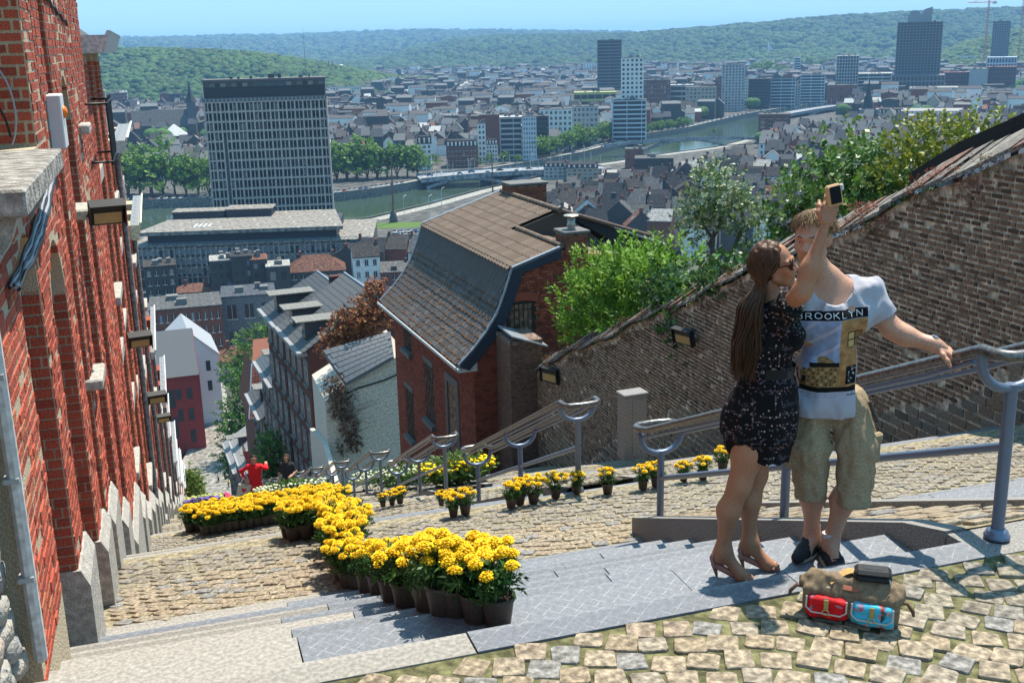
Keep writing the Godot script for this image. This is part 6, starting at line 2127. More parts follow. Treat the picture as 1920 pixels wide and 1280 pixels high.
	part(t, "wall", g, wall_m(11))
	g = G.new(); g.lathe([Vector2(16.5, 5.5), Vector2(0.2, 15)], V(0, 0, -9), 4, Basis(Vector3.UP, PI / 4))
	part(t, "roof", g, roof_m(6))
	# slim obelisk-like lamp mast on the near quay
	t = thing("flag_mast", "tall brown mast on a dark stone base on the near quay", "mast", V(98, GROUND, -490))
	g = G.new(); g.tube([V(0, 3, 0), V(0.3, 29, 0)], [0.5, 0.25], 8)
	part(t, "pole", g, M("mast brown", L(0.16, 0.09, 0.05), 0.7))
	g = G.new(); g.lathe([Vector2(2.0, 0), Vector2(1.9, 2), Vector2(1.0, 5), Vector2(0.5, 5.2)], Vector3.ZERO, 8)
	part(t, "base", g, dk)
	t = thing("flag_mast", "second tall brown mast, right of the first, before the green water", "mast", V(148, GROUND, -500))
	g = G.new(); g.tube([V(0, 0, 0), V(0, 28, 0)], [0.45, 0.22], 8)
	part(t, "pole", g, M("mast brown", L(0.16, 0.09, 0.05), 0.7))
	g = G.new()
	g.quad(V(78, -76.95, -478), V(118, -76.95, -466), V(120, -76.95, -482), V(80, -76.95, -494))
	struct("quay_lawn", g, M("lawn", L(0.10, 0.17, 0.03), 1.0, "blotch", 0.2))
	# foreground of the street: white gabled house and red brick house
	t = thing("gabled_house", "white gabled house with a grey roof at the bend of the street below", "house", V(6.0, -76.8, -231), 3)
	t.scale.y = 1.2
	g = G.new(); g.prism(PackedVector2Array([Vector2(-9.2, 0), Vector2(1.6, 0), Vector2(1.6, 13.0), Vector2(-4.0, 17.3), Vector2(-9.2, 13.4)]), 17, Transform3D(Basis.IDENTITY, V(0, 0, -17)))
	part(t, "wall", g, M("white render far", L(0.58, 0.56, 0.56), 0.9))
	g = G.new()
	g.quad(V(1.9, 12.9, 0.3), V(1.9, 12.9, -17.3), V(-4, 17.5, -17.3), V(-4, 17.5, 0.3)); g.quad(V(-9.5, 13.3, -17.3), V(-9.5, 13.3, 0.3), V(-4, 17.5, 0.3), V(-4, 17.5, -17.3))
	part(t, "roof", g, M("grey zinc roof", L(0.27, 0.28, 0.30), 0.6))
	for q in [[-5, 9, 0.05, 1.0, 4.2, 0], [-0.6, 11, 0.05, 0.9, 1.8, 0], [-0.6, 7.4, 0.05, 0.9, 1.8, 0], [1.62, 9, -4, 1.0, 2.4, 1], [1.62, 6, -9, 0.9, 3.2, 1], [1.62, 10, -12, 0.9, 1.8, 1], [1.62, 2.2, -6, 3.0, 3.4, 1]]:
		g = G.new()
		if q[5] == 0: g.bx(q[0] - q[3] / 2, q[0] + q[3] / 2, q[1] - q[4] / 2, q[1] + q[4] / 2, -0.1, 0.06)
		else: g.bx(1.5, 1.66, q[1] - q[4] / 2, q[1] + q[4] / 2, q[2] - q[3] / 2, q[2] + q[3] / 2)
		part(t, "window", g, M("dark pane", L(0.03, 0.035, 0.04), 0.08))
	t = thing("gabled_house", "small red brick gabled house before the white gabled house", "house", V(1.2, -76.3, -214), 3)
	t.scale.y = 1.62
	g = G.new(); g.prism(PackedVector2Array([Vector2(-16, 0), Vector2(0, 0), Vector2(0, 10.0), Vector2(-4, 14.0), Vector2(-16, 14.0)]), 0.1, Transform3D(Basis.IDENTITY, V(0, 0, -12)))
	g = G.new(); g.bx(-7, 2.0, 0, 10.0, -13, 0)
	g.prism(PackedVector2Array([Vector2(-13, 10), Vector2(0, 10), Vector2(-6.5, 14.4)]), 9.0, Transform3D(Basis(V(0, 0, 1), V(0, 1, 0), V(-1, 0, 0)), V(2.0, 0, 0)))
	part(t, "wall", g, M("bright brick", L(0.34, 0.05, 0.04), 0.9, "fine", 0.5))
	g = G.new()
	g.quad(V(-7.3, 9.8, 0.4), V(1.9, 9.8, 0.4), V(1.9, 14.55, -6.5), V(-7.3, 14.55, -6.5)); g.quad(V(1.9, 9.8, -13.4), V(-7.3, 9.8, -13.4), V(-7.3, 14.55, -6.5), V(1.9, 14.55, -6.5))
	part(t, "roof", g, M("grey slate far", L(0.12, 0.12, 0.125), 0.7))
	for q in [[-3.2, 8.4], [-6.5, 11.0], [-9.5, 8.4], [-5, 4.2], [-8.5, 4.2]]:
		g = G.new(); g.bx(1.9, 2.06, q[1] - 0.9, q[1] + 0.9, q[0] - 0.45, q[0] + 0.45)
		var wi := part(t, "window", g, M("dark pane", L(0.03, 0.035, 0.04), 0.08))
		g = G.new(); g.bx(1.9, 2.12, q[1] - 1.1, q[1] - 0.9, q[0] - 0.6, q[0] + 0.6)
		part(wi, "sill", g, M("pale stone", L(0.46, 0.43, 0.38), 0.85))
	for q in [[-4.5, 6.0, 2.2], [-4.5, 2.2, 2.6], [-0.2, 6.9, 1.3], [-0.2, 4.2, 1.5], [-0.2, 1.4, 1.6], [-2.2, 6.9, 1.3], [-2.2, 4.2, 1.5]]:
		g = G.new(); g.bx(q[0] - (1.6 if q[0] < -4 else 0.5), q[0] + (1.6 if q[0] < -4 else 0.5), q[1], q[1] + q[2], -0.1, 0.08)
		part(t, "window", g, M("dark pane", L(0.03, 0.035, 0.04), 0.08))
	t = thing("garden_wall", "red brick garden wall along the left of the street below", "wall")
	g = G.new(); g.bx(-3.1, -2.6, -76.5, -71.4, -212, -186)
	part(t, "wall", g, M("bright brick", L(0.34, 0.05, 0.04), 0.9, "fine", 0.5))

# pitched-roof town houses
var house_protos: Array = []

func make_house_protos() -> void:
	for k in 30:
		var big := k >= 24
		var w := rf(14, 24) if big else rf(6.0, 9.5)
		var d := rf(11, 15) if big else rf(9.0, 13.0)
		var h := rf(12, 21) if big else rf(7.5, 13.5)
		var rh := rf(0.6, 2.2) if big else rf(2.6, 5.0)
		var wc: int = pick([6, 6, 6, 1, 1, 9, 5, 7, 11, 6, 1, 6, 9])
		var rc: int = pick([0, 0, 0, 0, 1, 1, 1, 5, 5, 3, 7, 4, 2, 0, 1])
		var o := Node3D.new()
		var g := G.new()
		g.prism(PackedVector2Array([Vector2(0, -1), Vector2(0, h), Vector2(-d / 2, h + rh), Vector2(-d, h), Vector2(-d, -1)]), w, Transform3D(Basis(V(0, 0, 1), V(0, 1, 0), V(-1, 0, 0)), V(w / 2, 0, d / 2)))
		var wl := part(o, "wall", g, wall_m(wc))
		g = G.new()
		var e := 0.35
		for s in [0, 1]:
			var z0 := d / 2 + e if s == 0 else -d / 2 - e
			var hx := w / 2 + 0.12
			var y0 := h - e * rh / (d / 2)
			var q := [V(-hx, y0, z0), V(hx, y0, z0), V(hx, h + rh, 0), V(-hx, h + rh, 0)]
			var up := V(0, 0.22, 0)
			if s == 0:
				g.quad(q[0] + up, q[1] + up, q[2] + up, q[3] + up); g.quad(q[0], q[1], q[1] + up, q[0] + up)
			else:
				g.quad(q[1] + up, q[0] + up, q[3] + up, q[2] + up); g.quad(q[1], q[0], q[0] + up, q[1] + up)
			g.quad(q[1], q[2], q[2] + up, q[1] + up); g.quad(q[3], q[0], q[0] + up, q[3] + up)
		var rp := part(o, "roof", g, roof_m(rc))
		if k % 3 == 0:
			g = G.new()
			g.box(V(w * 0.1, h + rh * 0.55, d * 0.25), V(1.1, 0.12, 1.5), Basis(Vector3.RIGHT, atan(rh / (d / 2))))
			part(rp, "roof_light", g, M("roof glass", L(0.25, 0.28, 0.32), 0.15))
		if k % 3 == 1:
			g = G.new()
			g.bx(-0.9, 0.9, h + 0.2, h + 2.0, d * 0.12, d * 0.44)
			part(rp, "dormer", g, M("dormer side", L(0.05, 0.048, 0.05), 0.7))
		g = G.new()
		g.bx(w / 2 - 0.9, w / 2 - 0.1, h + rh * 0.3, h + rh + 1.3, -0.6, 0.7)
		part(o, "chimney", g, wall_m(1 if wc != 1 else 6))
		var pg := G.new()
		var fg := G.new()
		var nfl := int(h / 3.0)
		glaze(pg, fg, V(-w / 2 + 0.3, 0.5, d / 2), Vector3.RIGHT, V(0, 0, 1), w - 0.6, h - 0.6, nfl, maxi(3, int(w / 2.6)), 0.42, 0.5, true)
		part(o, "window_panes", pg, pane_m(), true)
		part(o, "window_surrounds", fg, M("town frame", L(0.55, 0.53, 0.5), 0.7), true)
		var names := {0: "slate", 1: "dark slate", 2: "pale", 3: "grey", 4: "orange tiled", 5: "grey slate", 7: "weathered grey"}
		var wn := {6: "dark brick", 1: "red brick", 9: "dark grey", 5: "grey", 7: "white", 11: "beige"}
		o.set_meta("words", [names[rc], wn[wc]])
		house_protos.append([o, w, d])

func in_river(p: Vector2, pad: float) -> bool:
	for a in [Vector2.ZERO, Vector2(pad, 0), Vector2(-pad, 0), Vector2(0, pad), Vector2(0, -pad)]:
		if Geometry2D.is_point_in_polygon(p + a, river_poly): return true
	return false

func town_houses() -> void:
	make_house_protos()
	var blocked: Array = []
	for b in BLOCKS:
		blocked.append([Vector2(b[1], b[3]) - Vector2(sin(deg_to_rad(b[4])), cos(deg_to_rad(b[4]))) * b[6] * 0.5, maxf(b[5], b[6]) * 0.62 + 3.0])
	blocked.append([Vector2(41, -455), 32.0]); blocked.append([Vector2(30, -400), 42.0]); blocked.append([Vector2(62, -392), 22.0])
	blocked.append([Vector2(100, -480), 28.0]); blocked.append([Vector2(135, -490), 22.0])
	blocked.append([Vector2(0, -240), 20.0]); blocked.append([Vector2(5, -1095), 34.0]); blocked.append([Vector2(15, -1030), 22.0]); blocked.append([Vector2(563, -805), 26.0])
	for q in CITY_TREES: blocked.append([Vector2(q[0], q[1]), 7.0])
	# areas: centre, half size, street direction, place words
	var spots := []
	var place := func(c: Vector2, hx: float, hy: float, turn: float, sx: float, sy: float, where: String) -> void:
		var y := -hy
		var row := 0
		while y < hy:
			var x := -hx + rf(0, 6)
			while x < hx:
				var pk := rng.randi() % (house_protos.size() if where.contains("distan") or where.contains("bend") or where.contains("right") else 24)
				var w: float = house_protos[pk][1]
				var p: Vector2 = c + Vector2(x + w / 2, y + rf(-1.5, 1.5)).rotated(deg_to_rad(turn))
				x += w + (0.3 if rng.randf() < 0.85 else rf(3, 9))
				if in_river(p, 15): continue
				var az := rad_to_deg(atan2(p.x, -p.y))
				if az < -3.0 or az > 43.0: continue
				if p.y > -330 and p.x < 60: continue
				if az < 17.8 and p.y < -372 and p.y > -640 and p.x > 60: continue
				if in_river(p * 1.33, 4) or in_river(p * 1.2, 4) or in_river(p * 1.1, 4): continue
				var hit := false
				for b in blocked:
					if p.distance_squared_to(b[0]) < b[1] * b[1]: hit = true; break
				if hit: continue
				var flip := 180.0 if row % 2 else 0.0
				if rng.randf() < 0.26: flip += 90.0
				spots.append([p.length(), p, pk, -turn + flip + rf(-12, 12), where, rf(0.82, 1.22)])
			row += 1
			y += sy + (4.0 if row % 2 == 0 else 0.0)
	place.call(Vector2(195, -480), 120, 95, 28, 8, 13, "in the old quarter on the near bank")
	place.call(Vector2(350, -560), 140, 90, 40, 8, 13, "in the old quarter on the near bank")
	place.call(Vector2(420, -680), 130, 70, 35, 8, 14, "in the old quarter near the footbridge")
	place.call(Vector2(600, -640), 150, 110, 48, 8, 14, "beyond the garden bushes")
	place.call(Vector2(60, -360), 55, 18, 12, 8, 12, "before the long low office block")
	place.call(Vector2(170, -400), 60, 40, 22, 8, 12, "below the brick house roof")
	place.call(Vector2(240, -820), 160, 60, 18, 8, 14, "behind the far quay flats")
	place.call(Vector2(20, -800), 110, 80, 5, 9, 15, "across the river left of the tower")
	place.call(Vector2(300, -1000), 210, 110, 25, 9, 16, "in the distance over the river")
	place.call(Vector2(10, -1160), 130, 120, 10, 9, 17, "in the distance left of the tower")
	place.call(Vector2(330, -1350), 300, 190, 12, 10, 20, "in the distance")
	place.call(Vector2(60, -1420), 140, 120, 8, 10, 19, "below the wooded hill on the left")
	place.call(Vector2(800, -950), 160, 120, 40, 9, 17, "at the right edge of the city")
	place.call(Vector2(700, -1400), 300, 160, 30, 11, 22, "in the far distance by the river bend")
	place.call(Vector2(1250, -1500), 320, 220, 38, 11, 23, "in the far distance on the right")
	place.call(Vector2(600, -1800), 500, 190, 18, 12, 26, "in the far distance")
	place.call(Vector2(900, -2200), 800, 170, 22, 14, 32, "in the far distance")
	place.call(Vector2(1000, -2600), 900, 160, 22, 15, 36, "in the far distance")
	spots.sort_custom(func(a, b): return a[0] < b[0])
	var rest := {}
	for k in spots.size():
		var s = spots[k]
		var pr = house_protos[s[2]]
		var xf := Transform3D(ry(s[3]) * Basis.from_scale(V(1, s[5], 1)), V(s[1].x, GROUND, s[1].y))
		if k < 300:
			var o: Node3D = pr[0].duplicate()
			o.name = numbered("town_house")
			add_child(o)
			o.transform = xf
			var ws: Array = pr[0].get_meta("words")
			tag(o, "%s house with %s roof %s" % [ws[1], ws[0], s[4]], "house", "town houses among the roofs of the city")
		else:
			var key: int = s[2] + (100 if s[0] > 760 else 0)
			if not rest.has(key): rest[key] = []
			rest[key].append(xf)
	# all that lie farther: one merged mass per material would split it, so one mesh with tinted faces
	var all := G.new()
	for pk in rest:
		var o: Node3D = house_protos[pk % 100][0]
		var tmpl := G.new()
		for ch in o.get_children():
			var mi := ch as MeshInstance3D
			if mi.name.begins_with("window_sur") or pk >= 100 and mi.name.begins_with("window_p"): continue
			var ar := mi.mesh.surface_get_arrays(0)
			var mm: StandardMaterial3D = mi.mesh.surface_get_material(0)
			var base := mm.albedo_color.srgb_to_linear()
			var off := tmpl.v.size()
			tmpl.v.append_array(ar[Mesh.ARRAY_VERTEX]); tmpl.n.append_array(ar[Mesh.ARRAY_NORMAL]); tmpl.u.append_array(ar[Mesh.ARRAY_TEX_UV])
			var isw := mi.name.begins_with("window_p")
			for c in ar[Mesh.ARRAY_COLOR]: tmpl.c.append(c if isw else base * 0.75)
			for i in ar[Mesh.ARRAY_INDEX]: tmpl.ix.append(i + off)
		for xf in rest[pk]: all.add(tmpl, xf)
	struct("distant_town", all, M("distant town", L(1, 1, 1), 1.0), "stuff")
	# greenery between the distant blocks
	var gr := G.new()
	for k in 650:
		var a := deg_to_rad(rf(-2, 43))
		var dd := sqrt(rf(pow(760.0, 2), pow(2500.0, 2)))
		var p := Vector2(sin(a) * dd, -cos(a) * dd)
		if in_river(p * 1.1, 12) or in_river(p, 12): continue
		for q in 5:
			var s := rf(3.0, 7.0)
			var t := rf(0.7, 1.3)
			gr.col = Color(0.05 * t, 0.10 * t, 0.025)
			gr.sphere(V(p.x + rf(-8, 8), GROUND + 5 + s * 0.5, p.y + rf(-6, 6)), V(s, s * 0.85, s), 7, 5)
	struct("town_greenery", gr, M("town greenery", L(1, 1, 1), 1.0, "", 1.0, "nrough", 0.12), "stuff")
	for h in house_protos: h[0].free()

func city() -> void:
	valley()
	hills()
	slab_tower()
	for b in BLOCKS: block(b)
	bridges()
	cranes_and_landmarks()
	town_houses()

const POTS_FRONT := [[1.39, -4.81], [1.3, -4.89], [1.22, -4.99], [1.16, -5.03], [1.18, -5.5], [1.21, -5.99], [1.15, -6.0], [1.16, -6.51], [1.24, -7.46], [1.23, -7.95], [1.21, -8.47], [1.16, -8.52], [1.37, -5.01], [1.38, -5.46], [1.3, -5.54], [1.33, -6.02], [1.34, -6.48], [1.35, -6.96]]
const POTS_MID := [[1.12, -8.66], [1.2, -8.73], [1.12, -8.92], [1.22, -8.99], [1.14, -9.37], [1.26, -9.4], [1.19, -9.84], [1.31, -9.91], [1.37, -9.47], [1.21, -10.28], [1.33, -10.36], [1.42, -10.12], [0.86, -10.54], [0.98, -10.53], [1.1, -10.56], [1.22, -10.6], [0.9, -10.36], [1.02, -10.34], [1.14, -10.38], [1.45, -9.89], [1.25, -9.1], [1.3, -9.65]]
const POTS_ROWS := [[0.1, -16.25], [0.21, -16.262], [0.32, -16.274], [0.44, -16.286], [0.55, -16.298], [0.66, -16.31], [0.77, -16.322], [0.88, -16.334], [1.0, -16.346], [1.11, -16.358], [1.22, -16.37], [1.33, -16.382], [1.44, -16.394], [0.16, -16.42], [0.27, -16.43], [0.38, -16.44], [0.5, -16.46], [0.61, -16.47], [0.72, -16.48], [0.83, -16.49], [0.94, -16.5], [1.06, -16.52], [1.17, -16.53], [1.28, -16.54], [1.39, -16.55]]
const POTS_BACK := [[-0.12, -16.72], [0.01, -16.72], [0.13, -16.72], [0.26, -16.72], [0.38, -16.72], [0.51, -16.72], [0.63, -16.72], [0.76, -16.72], [0.88, -16.72], [1.0, -16.72], [1.13, -16.72], [1.25, -16.72], [1.38, -16.72], [1.5, -16.72], [1.63, -16.72], [1.75, -16.72], [1.88, -16.72], [2.0, -16.72], [2.13, -16.72], [2.25, -16.72], [-0.06, -16.88], [0.07, -16.88], [0.19, -16.88], [0.32, -16.88], [0.44, -16.88], [0.56, -16.88], [0.69, -16.88], [0.81, -16.88], [0.94, -16.88], [1.06, -16.88], [1.19, -16.88], [1.31, -16.88], [1.44, -16.88], [1.56, -16.88], [1.69, -16.88], [1.81, -16.88], [1.94, -16.88], [2.06, -16.88], [2.19, -16.88]]
const POTS_RIGHT := [[2.86, -16.35], [3.02, -16.4], [3.16, -16.45], [3.64, -15.58], [3.8, -15.68], [2.53, -10.3], [2.66, -10.31], [2.73, -10.2], [3.15, -10.28], [3.28, -10.39], [3.42, -10.35], [3.54, -10.36], [3.71, -10.46], [3.85, -10.52], [3.98, -10.52], [4.14, -10.52], [4.24, -10.28], [4.4, -10.27], [4.63, -10.23], [4.8, -10.26], [5.16, -10.32], [5.37, -10.27], [5.78, -10.58]]

func leaf_mat(key: String, c: Color, back: Color, rough := 0.45) -> StandardMaterial3D:
	var m := M(key, c, rough)
	m.metallic_specular = 0.28
	m.backlight_enabled = true
	m.backlight = back.linear_to_srgb()
	return m

# leaves on short shoots through a cloud of ellipsoids [centre, radii]
func leafy(blobs: Array, shoots: int, per: int, len: float, wid: float, upward: float, tints: Array, seed_n: int, shell := 0.55, droop := 0.0) -> G:
	var r := RandomNumberGenerator.new()
	r.seed = seed_n
	var g := G.new()
	var tot := 0.0
	for b in blobs: tot += b[1].x * b[1].y * b[1].z
	for b in blobs:
		var n := int(shoots * b[1].x * b[1].y * b[1].z / tot) + 1
		for k in n:
			var d := V(r.randfn(), r.randfn(), r.randfn()).normalized()
			var rad := pow(r.randf(), shell) * r.randf_range(0.9, 1.12)
			var p: Vector3 = b[0] + d * (b[1] as Vector3) * rad
			var ax := (d * (1.0 - upward) + V(0, upward, 0) + V(r.randf_range(-0.35, 0.35), r.randf_range(-0.2, 0.2) - droop, r.randf_range(-0.35, 0.35))).normalized()
			var sd := ax.cross(V(0.3, 0.2, 0.9)).normalized()
			var tn: Color = tints[r.randi() % tints.size()]
			var kk := r.randf_range(0.8, 1.2)
			g.col = Color(tn.r * kk, tn.g * kk, tn.b * kk)
			for q in per:
				var w := q * 2.4 + r.randf()
				var side := sd.rotated(ax, w)
				var dir := (side * r.randf_range(0.6, 1.0) + ax * r.randf_range(0.25, 0.9) - V(0, droop, 0)).normalized()
				var o := p + ax * len * (float(q) / per) * 1.6
				var l := len * r.randf_range(0.65, 1.15)
				g.leaf(o, dir, dir.cross(ax).normalized(), l, wid * r.randf_range(0.8, 1.2), 0.12)
	return g

func branchy(base: Vector3, tips: Array, r0: float, seed_n: int) -> G:
	var g := G.new()
	var r := RandomNumberGenerator.new()
	r.seed = seed_n
	for t in tips:
		var pts := []
		var rr := []
		for k in 7:
			var s := k / 6.0
			pts.append(base.lerp(t, s) + V(r.randf_range(-1, 1), 0, r.randf_range(-1, 1)) * r0 * 1.6 * sin(PI * s))
			rr.append(lerpf(r0, r0 * 0.22, s))
		g.tube(pts, rr, 7)
	return g

func plants() -> void:
	var bark := M("bark", L(0.12, 0.10, 0.075), 0.95, "fine", 3.0, "nrough", 4.0)
	# bright laurel on the low end of the wall
	var t := thing("laurel_bush", "bright green glossy laurel bush on top of the wall beside the brick house", "bush")
	var lm := leaf_mat("laurel leaf", L(1, 1, 1), L(0.75, 0.8, 0.4), 0.5)
	var tl := [L(0.10, 0.20, 0.018), L(0.135, 0.25, 0.025), L(0.07, 0.15, 0.015), L(0.17, 0.30, 0.035)]
	part(t, "crown", leafy([[V(11.5, -7.7, -29.4), V(1.0, 1.15, 1.3)], [V(11.5, -6.75, -28.2), V(1.0, 1.2, 1.4)], [V(11.7, -6.15, -26.6), V(1.1, 1.1, 1.5)], [V(11.8, -5.75, -24.8), V(1.0, 0.9, 1.2)], [V(11.5, -7.2, -26.5), V(0.9, 1.0, 1.6)]], 1000, 9, 0.20, 0.075, 0.62, tl, 11, 0.42), lm)
	part(t, "stem", branchy(V(11.9, -9.2, -28.0), [V(11.4, -7, -29.5), V(11.5, -6, -28), V(11.8, -5.6, -25.5), V(11.4, -7, -26)], 0.05, 3), bark)
	# ivy over the middle of the wall
	t = thing("ivy", "dark glossy ivy spilling over the wall top right of the laurel bush", "ivy")
	var im := leaf_mat("ivy leaf", L(1, 1, 1), L(0.3, 0.35, 0.2), 0.3)
	var ti := [L(0.04, 0.085, 0.022), L(0.055, 0.12, 0.03), L(0.03, 0.06, 0.02), L(0.09, 0.15, 0.05)]
	part(t, "leaves", leafy([[V(11.0, -5.55, -22.2), V(0.75, 0.55, 1.5)], [V(11.1, -4.75, -19.9), V(0.8, 0.5, 1.5)], [V(10.42, -6.15, -21.3), V(0.16, 0.7, 0.7)], [V(10.4, -5.9, -22.3), V(0.16, 0.45, 0.6)], [V(11.2, -4.25, -18.4), V(0.7, 0.45, 0.9)]], 850, 6, 0.11, 0.10, 0.25, ti, 12, 0.35, 0.35), im)
	# pale silvery tree
	t = thing("silver_leaved_tree", "small silvery green tree behind the ivy covered wall", "tree")
	var sm := leaf_mat("silver leaf", L(1, 1, 1), L(0.5, 0.5, 0.4), 0.4)
	var ts := [L(0.15, 0.21, 0.085), L(0.22, 0.27, 0.14), L(0.10, 0.15, 0.055), L(0.36, 0.40, 0.27)]
	part(t, "crown", leafy([[V(16.2, -4.6, -30.6), V(1.0, 0.85, 1.0)], [V(16.0, -5.3, -31.0), V(0.9, 0.6, 0.9)], [V(16.75, -5.05, -29.9), V(0.8, 0.7, 0.8)], [V(16.3, -3.95, -30.9), V(0.5, 0.5, 0.5)], [V(16.9, -5.8, -29.8), V(0.6, 0.4, 0.6)], [V(15.6, -6.0, -31.3), V(0.5, 0.4, 0.5)]], 720, 6, 0.13, 0.085, 0.25, ts, 13, 0.5), sm)
	part(t, "trunk", branchy(V(16.2, -8.2, -30.4), [V(16.2, -6.4, -30.4), V(15.9, -5.0, -30.9), V(16.8, -5.2, -29.9), V(16.3, -4.2, -30.8), V(16.9, -5.9, -29.8)], 0.13, 5), bark)
	# vine on the right
	t = thing("climbing_vine", "large leafy green vine bush on the wall top behind the couple", "bush")
	var vm := leaf_mat("vine leaf", L(1, 1, 1), L(0.5, 0.5, 0.3), 0.38)
	var tv := [L(0.07, 0.14, 0.03), L(0.10, 0.19, 0.045), L(0.05, 0.10, 0.025), L(0.17, 0.24, 0.09)]
	part(t, "leaves", leafy([[V(12.3, -2.75, -18.4), V(0.9, 0.75, 1.2)], [V(12.3, -3.3, -19.6), V(0.8, 0.7, 0.7)], [V(12.4, -2.35, -17.0), V(0.9, 0.6, 1.1)], [V(12.1, -4.1, -19.7), V(0.6, 0.7, 0.45)], [V(12.0, -2.9, -17.1), V(0.7, 0.5, 1.0)], [V(12.4, -2.0, -18.4), V(0.35, 0.5, 0.4)]], 950, 6, 0.115, 0.10, 0.35, tv, 14, 0.42, 0.1), vm)
	part(t, "stem", branchy(V(12.4, -4.6, -18.6), [V(12.2, -2.4, -18.5), V(12.4, -2.2, -17.2), V(12.1, -3.0, -19.6)], 0.035, 6), bark)
	t = thing("yellow_green_shrub", "yellow green shrub at the right end of the vine, by the dark fence board", "bush")
	var ty := [L(0.17, 0.20, 0.03), L(0.24, 0.25, 0.04), L(0.12, 0.16, 0.03)]
	part(t, "leaves", leafy([[V(12.3, -1.75, -15.7), V(0.7, 0.45, 0.9)], [V(12.6, -1.55, -14.8), V(0.5, 0.35, 0.6)], [V(12.1, -2.2, -16.0), V(0.6, 0.35, 0.7)]], 380, 6, 0.09, 0.06, 0.3, ty, 15, 0.45), leaf_mat("yellow leaf", L(1, 1, 1), L(0.5, 0.5, 0.3)))
	part(t, "stem", branchy(V(12.4, -3.2, -15.6), [V(12.3, -1.7, -15.6), V(12.6, -1.6, -14.9)], 0.025, 6), bark)
	# stonecrop and moss on the capping
	var g := leafy([[V(10.5, -1.95, -12.6), V(0.22, 0.12, 0.9)], [V(10.45, -2.75, -14.4), V(0.18, 0.14, 0.6)], [V(10.7, -2.7, -14.9), V(0.25, 0.10, 0.8)], [V(10.36, -3.5, -15.9), V(0.14, 0.2, 0.35)], [V(10.6, -3.15, -15.9), V(0.3, 0.10, 0.6)], [V(10.4, -2.1, -12.4), V(0.1, 0.22, 0.4)]], 1100, 5, 0.03, 0.018, 0.5, [L(0.24, 0.07, 0.06), L(0.30, 0.14, 0.10), L(0.17, 0.10, 0.05)], 16, 0.35)
	struct("stonecrop", g, leaf_mat("stonecrop leaf", L(1, 1, 1), L(0.1, 0.05, 0.05), 0.8), "stuff")
	g = leafy([[V(10.5, -8.4, -27.6), V(0.25, 0.12, 1.6)], [V(10.5, -6.7, -23.7), V(0.2, 0.12, 1.0)], [V(10.5, -9.2, -29.6), V(0.25, 0.14, 0.8)], [V(10.5, -5.0, -19.6), V(0.2, 0.1, 0.6)]], 900, 5, 0.05, 0.02, 0.5, [L(0.14, 0.085, 0.045), L(0.20, 0.10, 0.06), L(0.09, 0.09, 0.03)], 17, 0.35)
	var edge := []
	for k in 14:
		var z := -12.0 - k * 1.35
		edge.append([V(10.38, wall_top(z) - 0.03 + rf(-0.06, 0.06), z), V(0.09, rf(0.10, 0.26), rf(0.35, 0.75))])
	g.add(leafy(edge, 1500, 5, 0.045, 0.016, 0.3, [L(0.16, 0.08, 0.045), L(0.22, 0.10, 0.06), L(0.10, 0.075, 0.03), L(0.20, 0.13, 0.07)], 23, 0.35, 0.3))
	struct("dry_growth", g, leaf_mat("dry moss", L(1, 1, 1), L(0.1, 0.05, 0.05), 0.9), "stuff")
	# copper brown hedge and dead creeper by the white annex
	t = thing("copper_hedge", "copper brown leafy hedge above the white annex roof", "hedge")
	var tc := [L(0.16, 0.06, 0.022), L(0.22, 0.085, 0.03), L(0.11, 0.042, 0.018), L(0.26, 0.12, 0.05)]
	part(t, "leaves", leafy([[V(11.6, -17.0, -69.5), V(1.7, 1.3, 1.6)], [V(10.3, -17.8, -69.8), V(1.2, 1.0, 1.4)], [V(12.6, -16.0, -69.8), V(1.0, 1.4, 1.4)], [V(9.6, -18.9, -70.0), V(1.0, 0.9, 1.2)], [V(10.8, -18.6, -69.5), V(1.8, 0.9, 1.2)]], 900, 7, 0.22, 0.15, 0.3, tc, 18, 0.42), leaf_mat("copper leaf", L(1, 1, 1), L(0.3, 0.15, 0.08), 0.5))
	part(t, "stem", branchy(V(11.5, -23, -69.8), [V(11.5, -17.5, -69.5), V(10.2, -18.5, -69.8), V(12.5, -17, -69.8)], 0.09, 8), bark)
	t = thing("dead_creeper", "dry brown creeper hanging down the white annex wall", "creeper")
	part(t, "leaves", leafy([[V(9.3, -21.4, -65.75), V(0.7, 1.1, 0.35)], [V(9.7, -22.9, -65.7), V(0.55, 1.0, 0.3)], [V(10.0, -24.0, -65.75), V(0.45, 0.8, 0.25)], [V(8.9, -20.3, -65.9), V(0.7, 0.8, 0.35)], [V(9.2, -24.2, -65.7), V(0.3, 0.6, 0.25)]], 620, 6, 0.16, 0.07, 0.0, [L(0.12, 0.06, 0.03), L(0.17, 0.10, 0.06), L(0.07, 0.04, 0.025)], 19, 0.4, 0.5), leaf_mat("dead leaf", L(1, 1, 1), L(0.2, 0.1, 0.06), 0.8))
	var tw := G.new()
	for k in 26:
		var a := V(rf(8.6, 10.4), rf(-22, -19.5), -65.6)
		var pts := [a]
		for q in 5:
			a += V(rf(-0.28, 0.32), rf(-0.45, 0.15), rf(-0.06, 0.12)); pts.append(a)
		tw.tube(pts, [0.03, 0.025, 0.022, 0.018, 0.014, 0.008], 5)
	for k in 7:
		var a := V(10.2, rf(-23.5, -21.5), -65.6)
		var pts := [a]
		for q in 5:
			a += V(rf(0.1, 0.4), rf(-0.1, 0.25), rf(-0.03, 0.1)); pts.append(a)
		tw.tube(pts, [0.025, 0.022, 0.018, 0.015, 0.012, 0.006], 5)
	part(t, "twigs", tw, M("dry twig", L(0.2, 0.16, 0.13), 0.9))
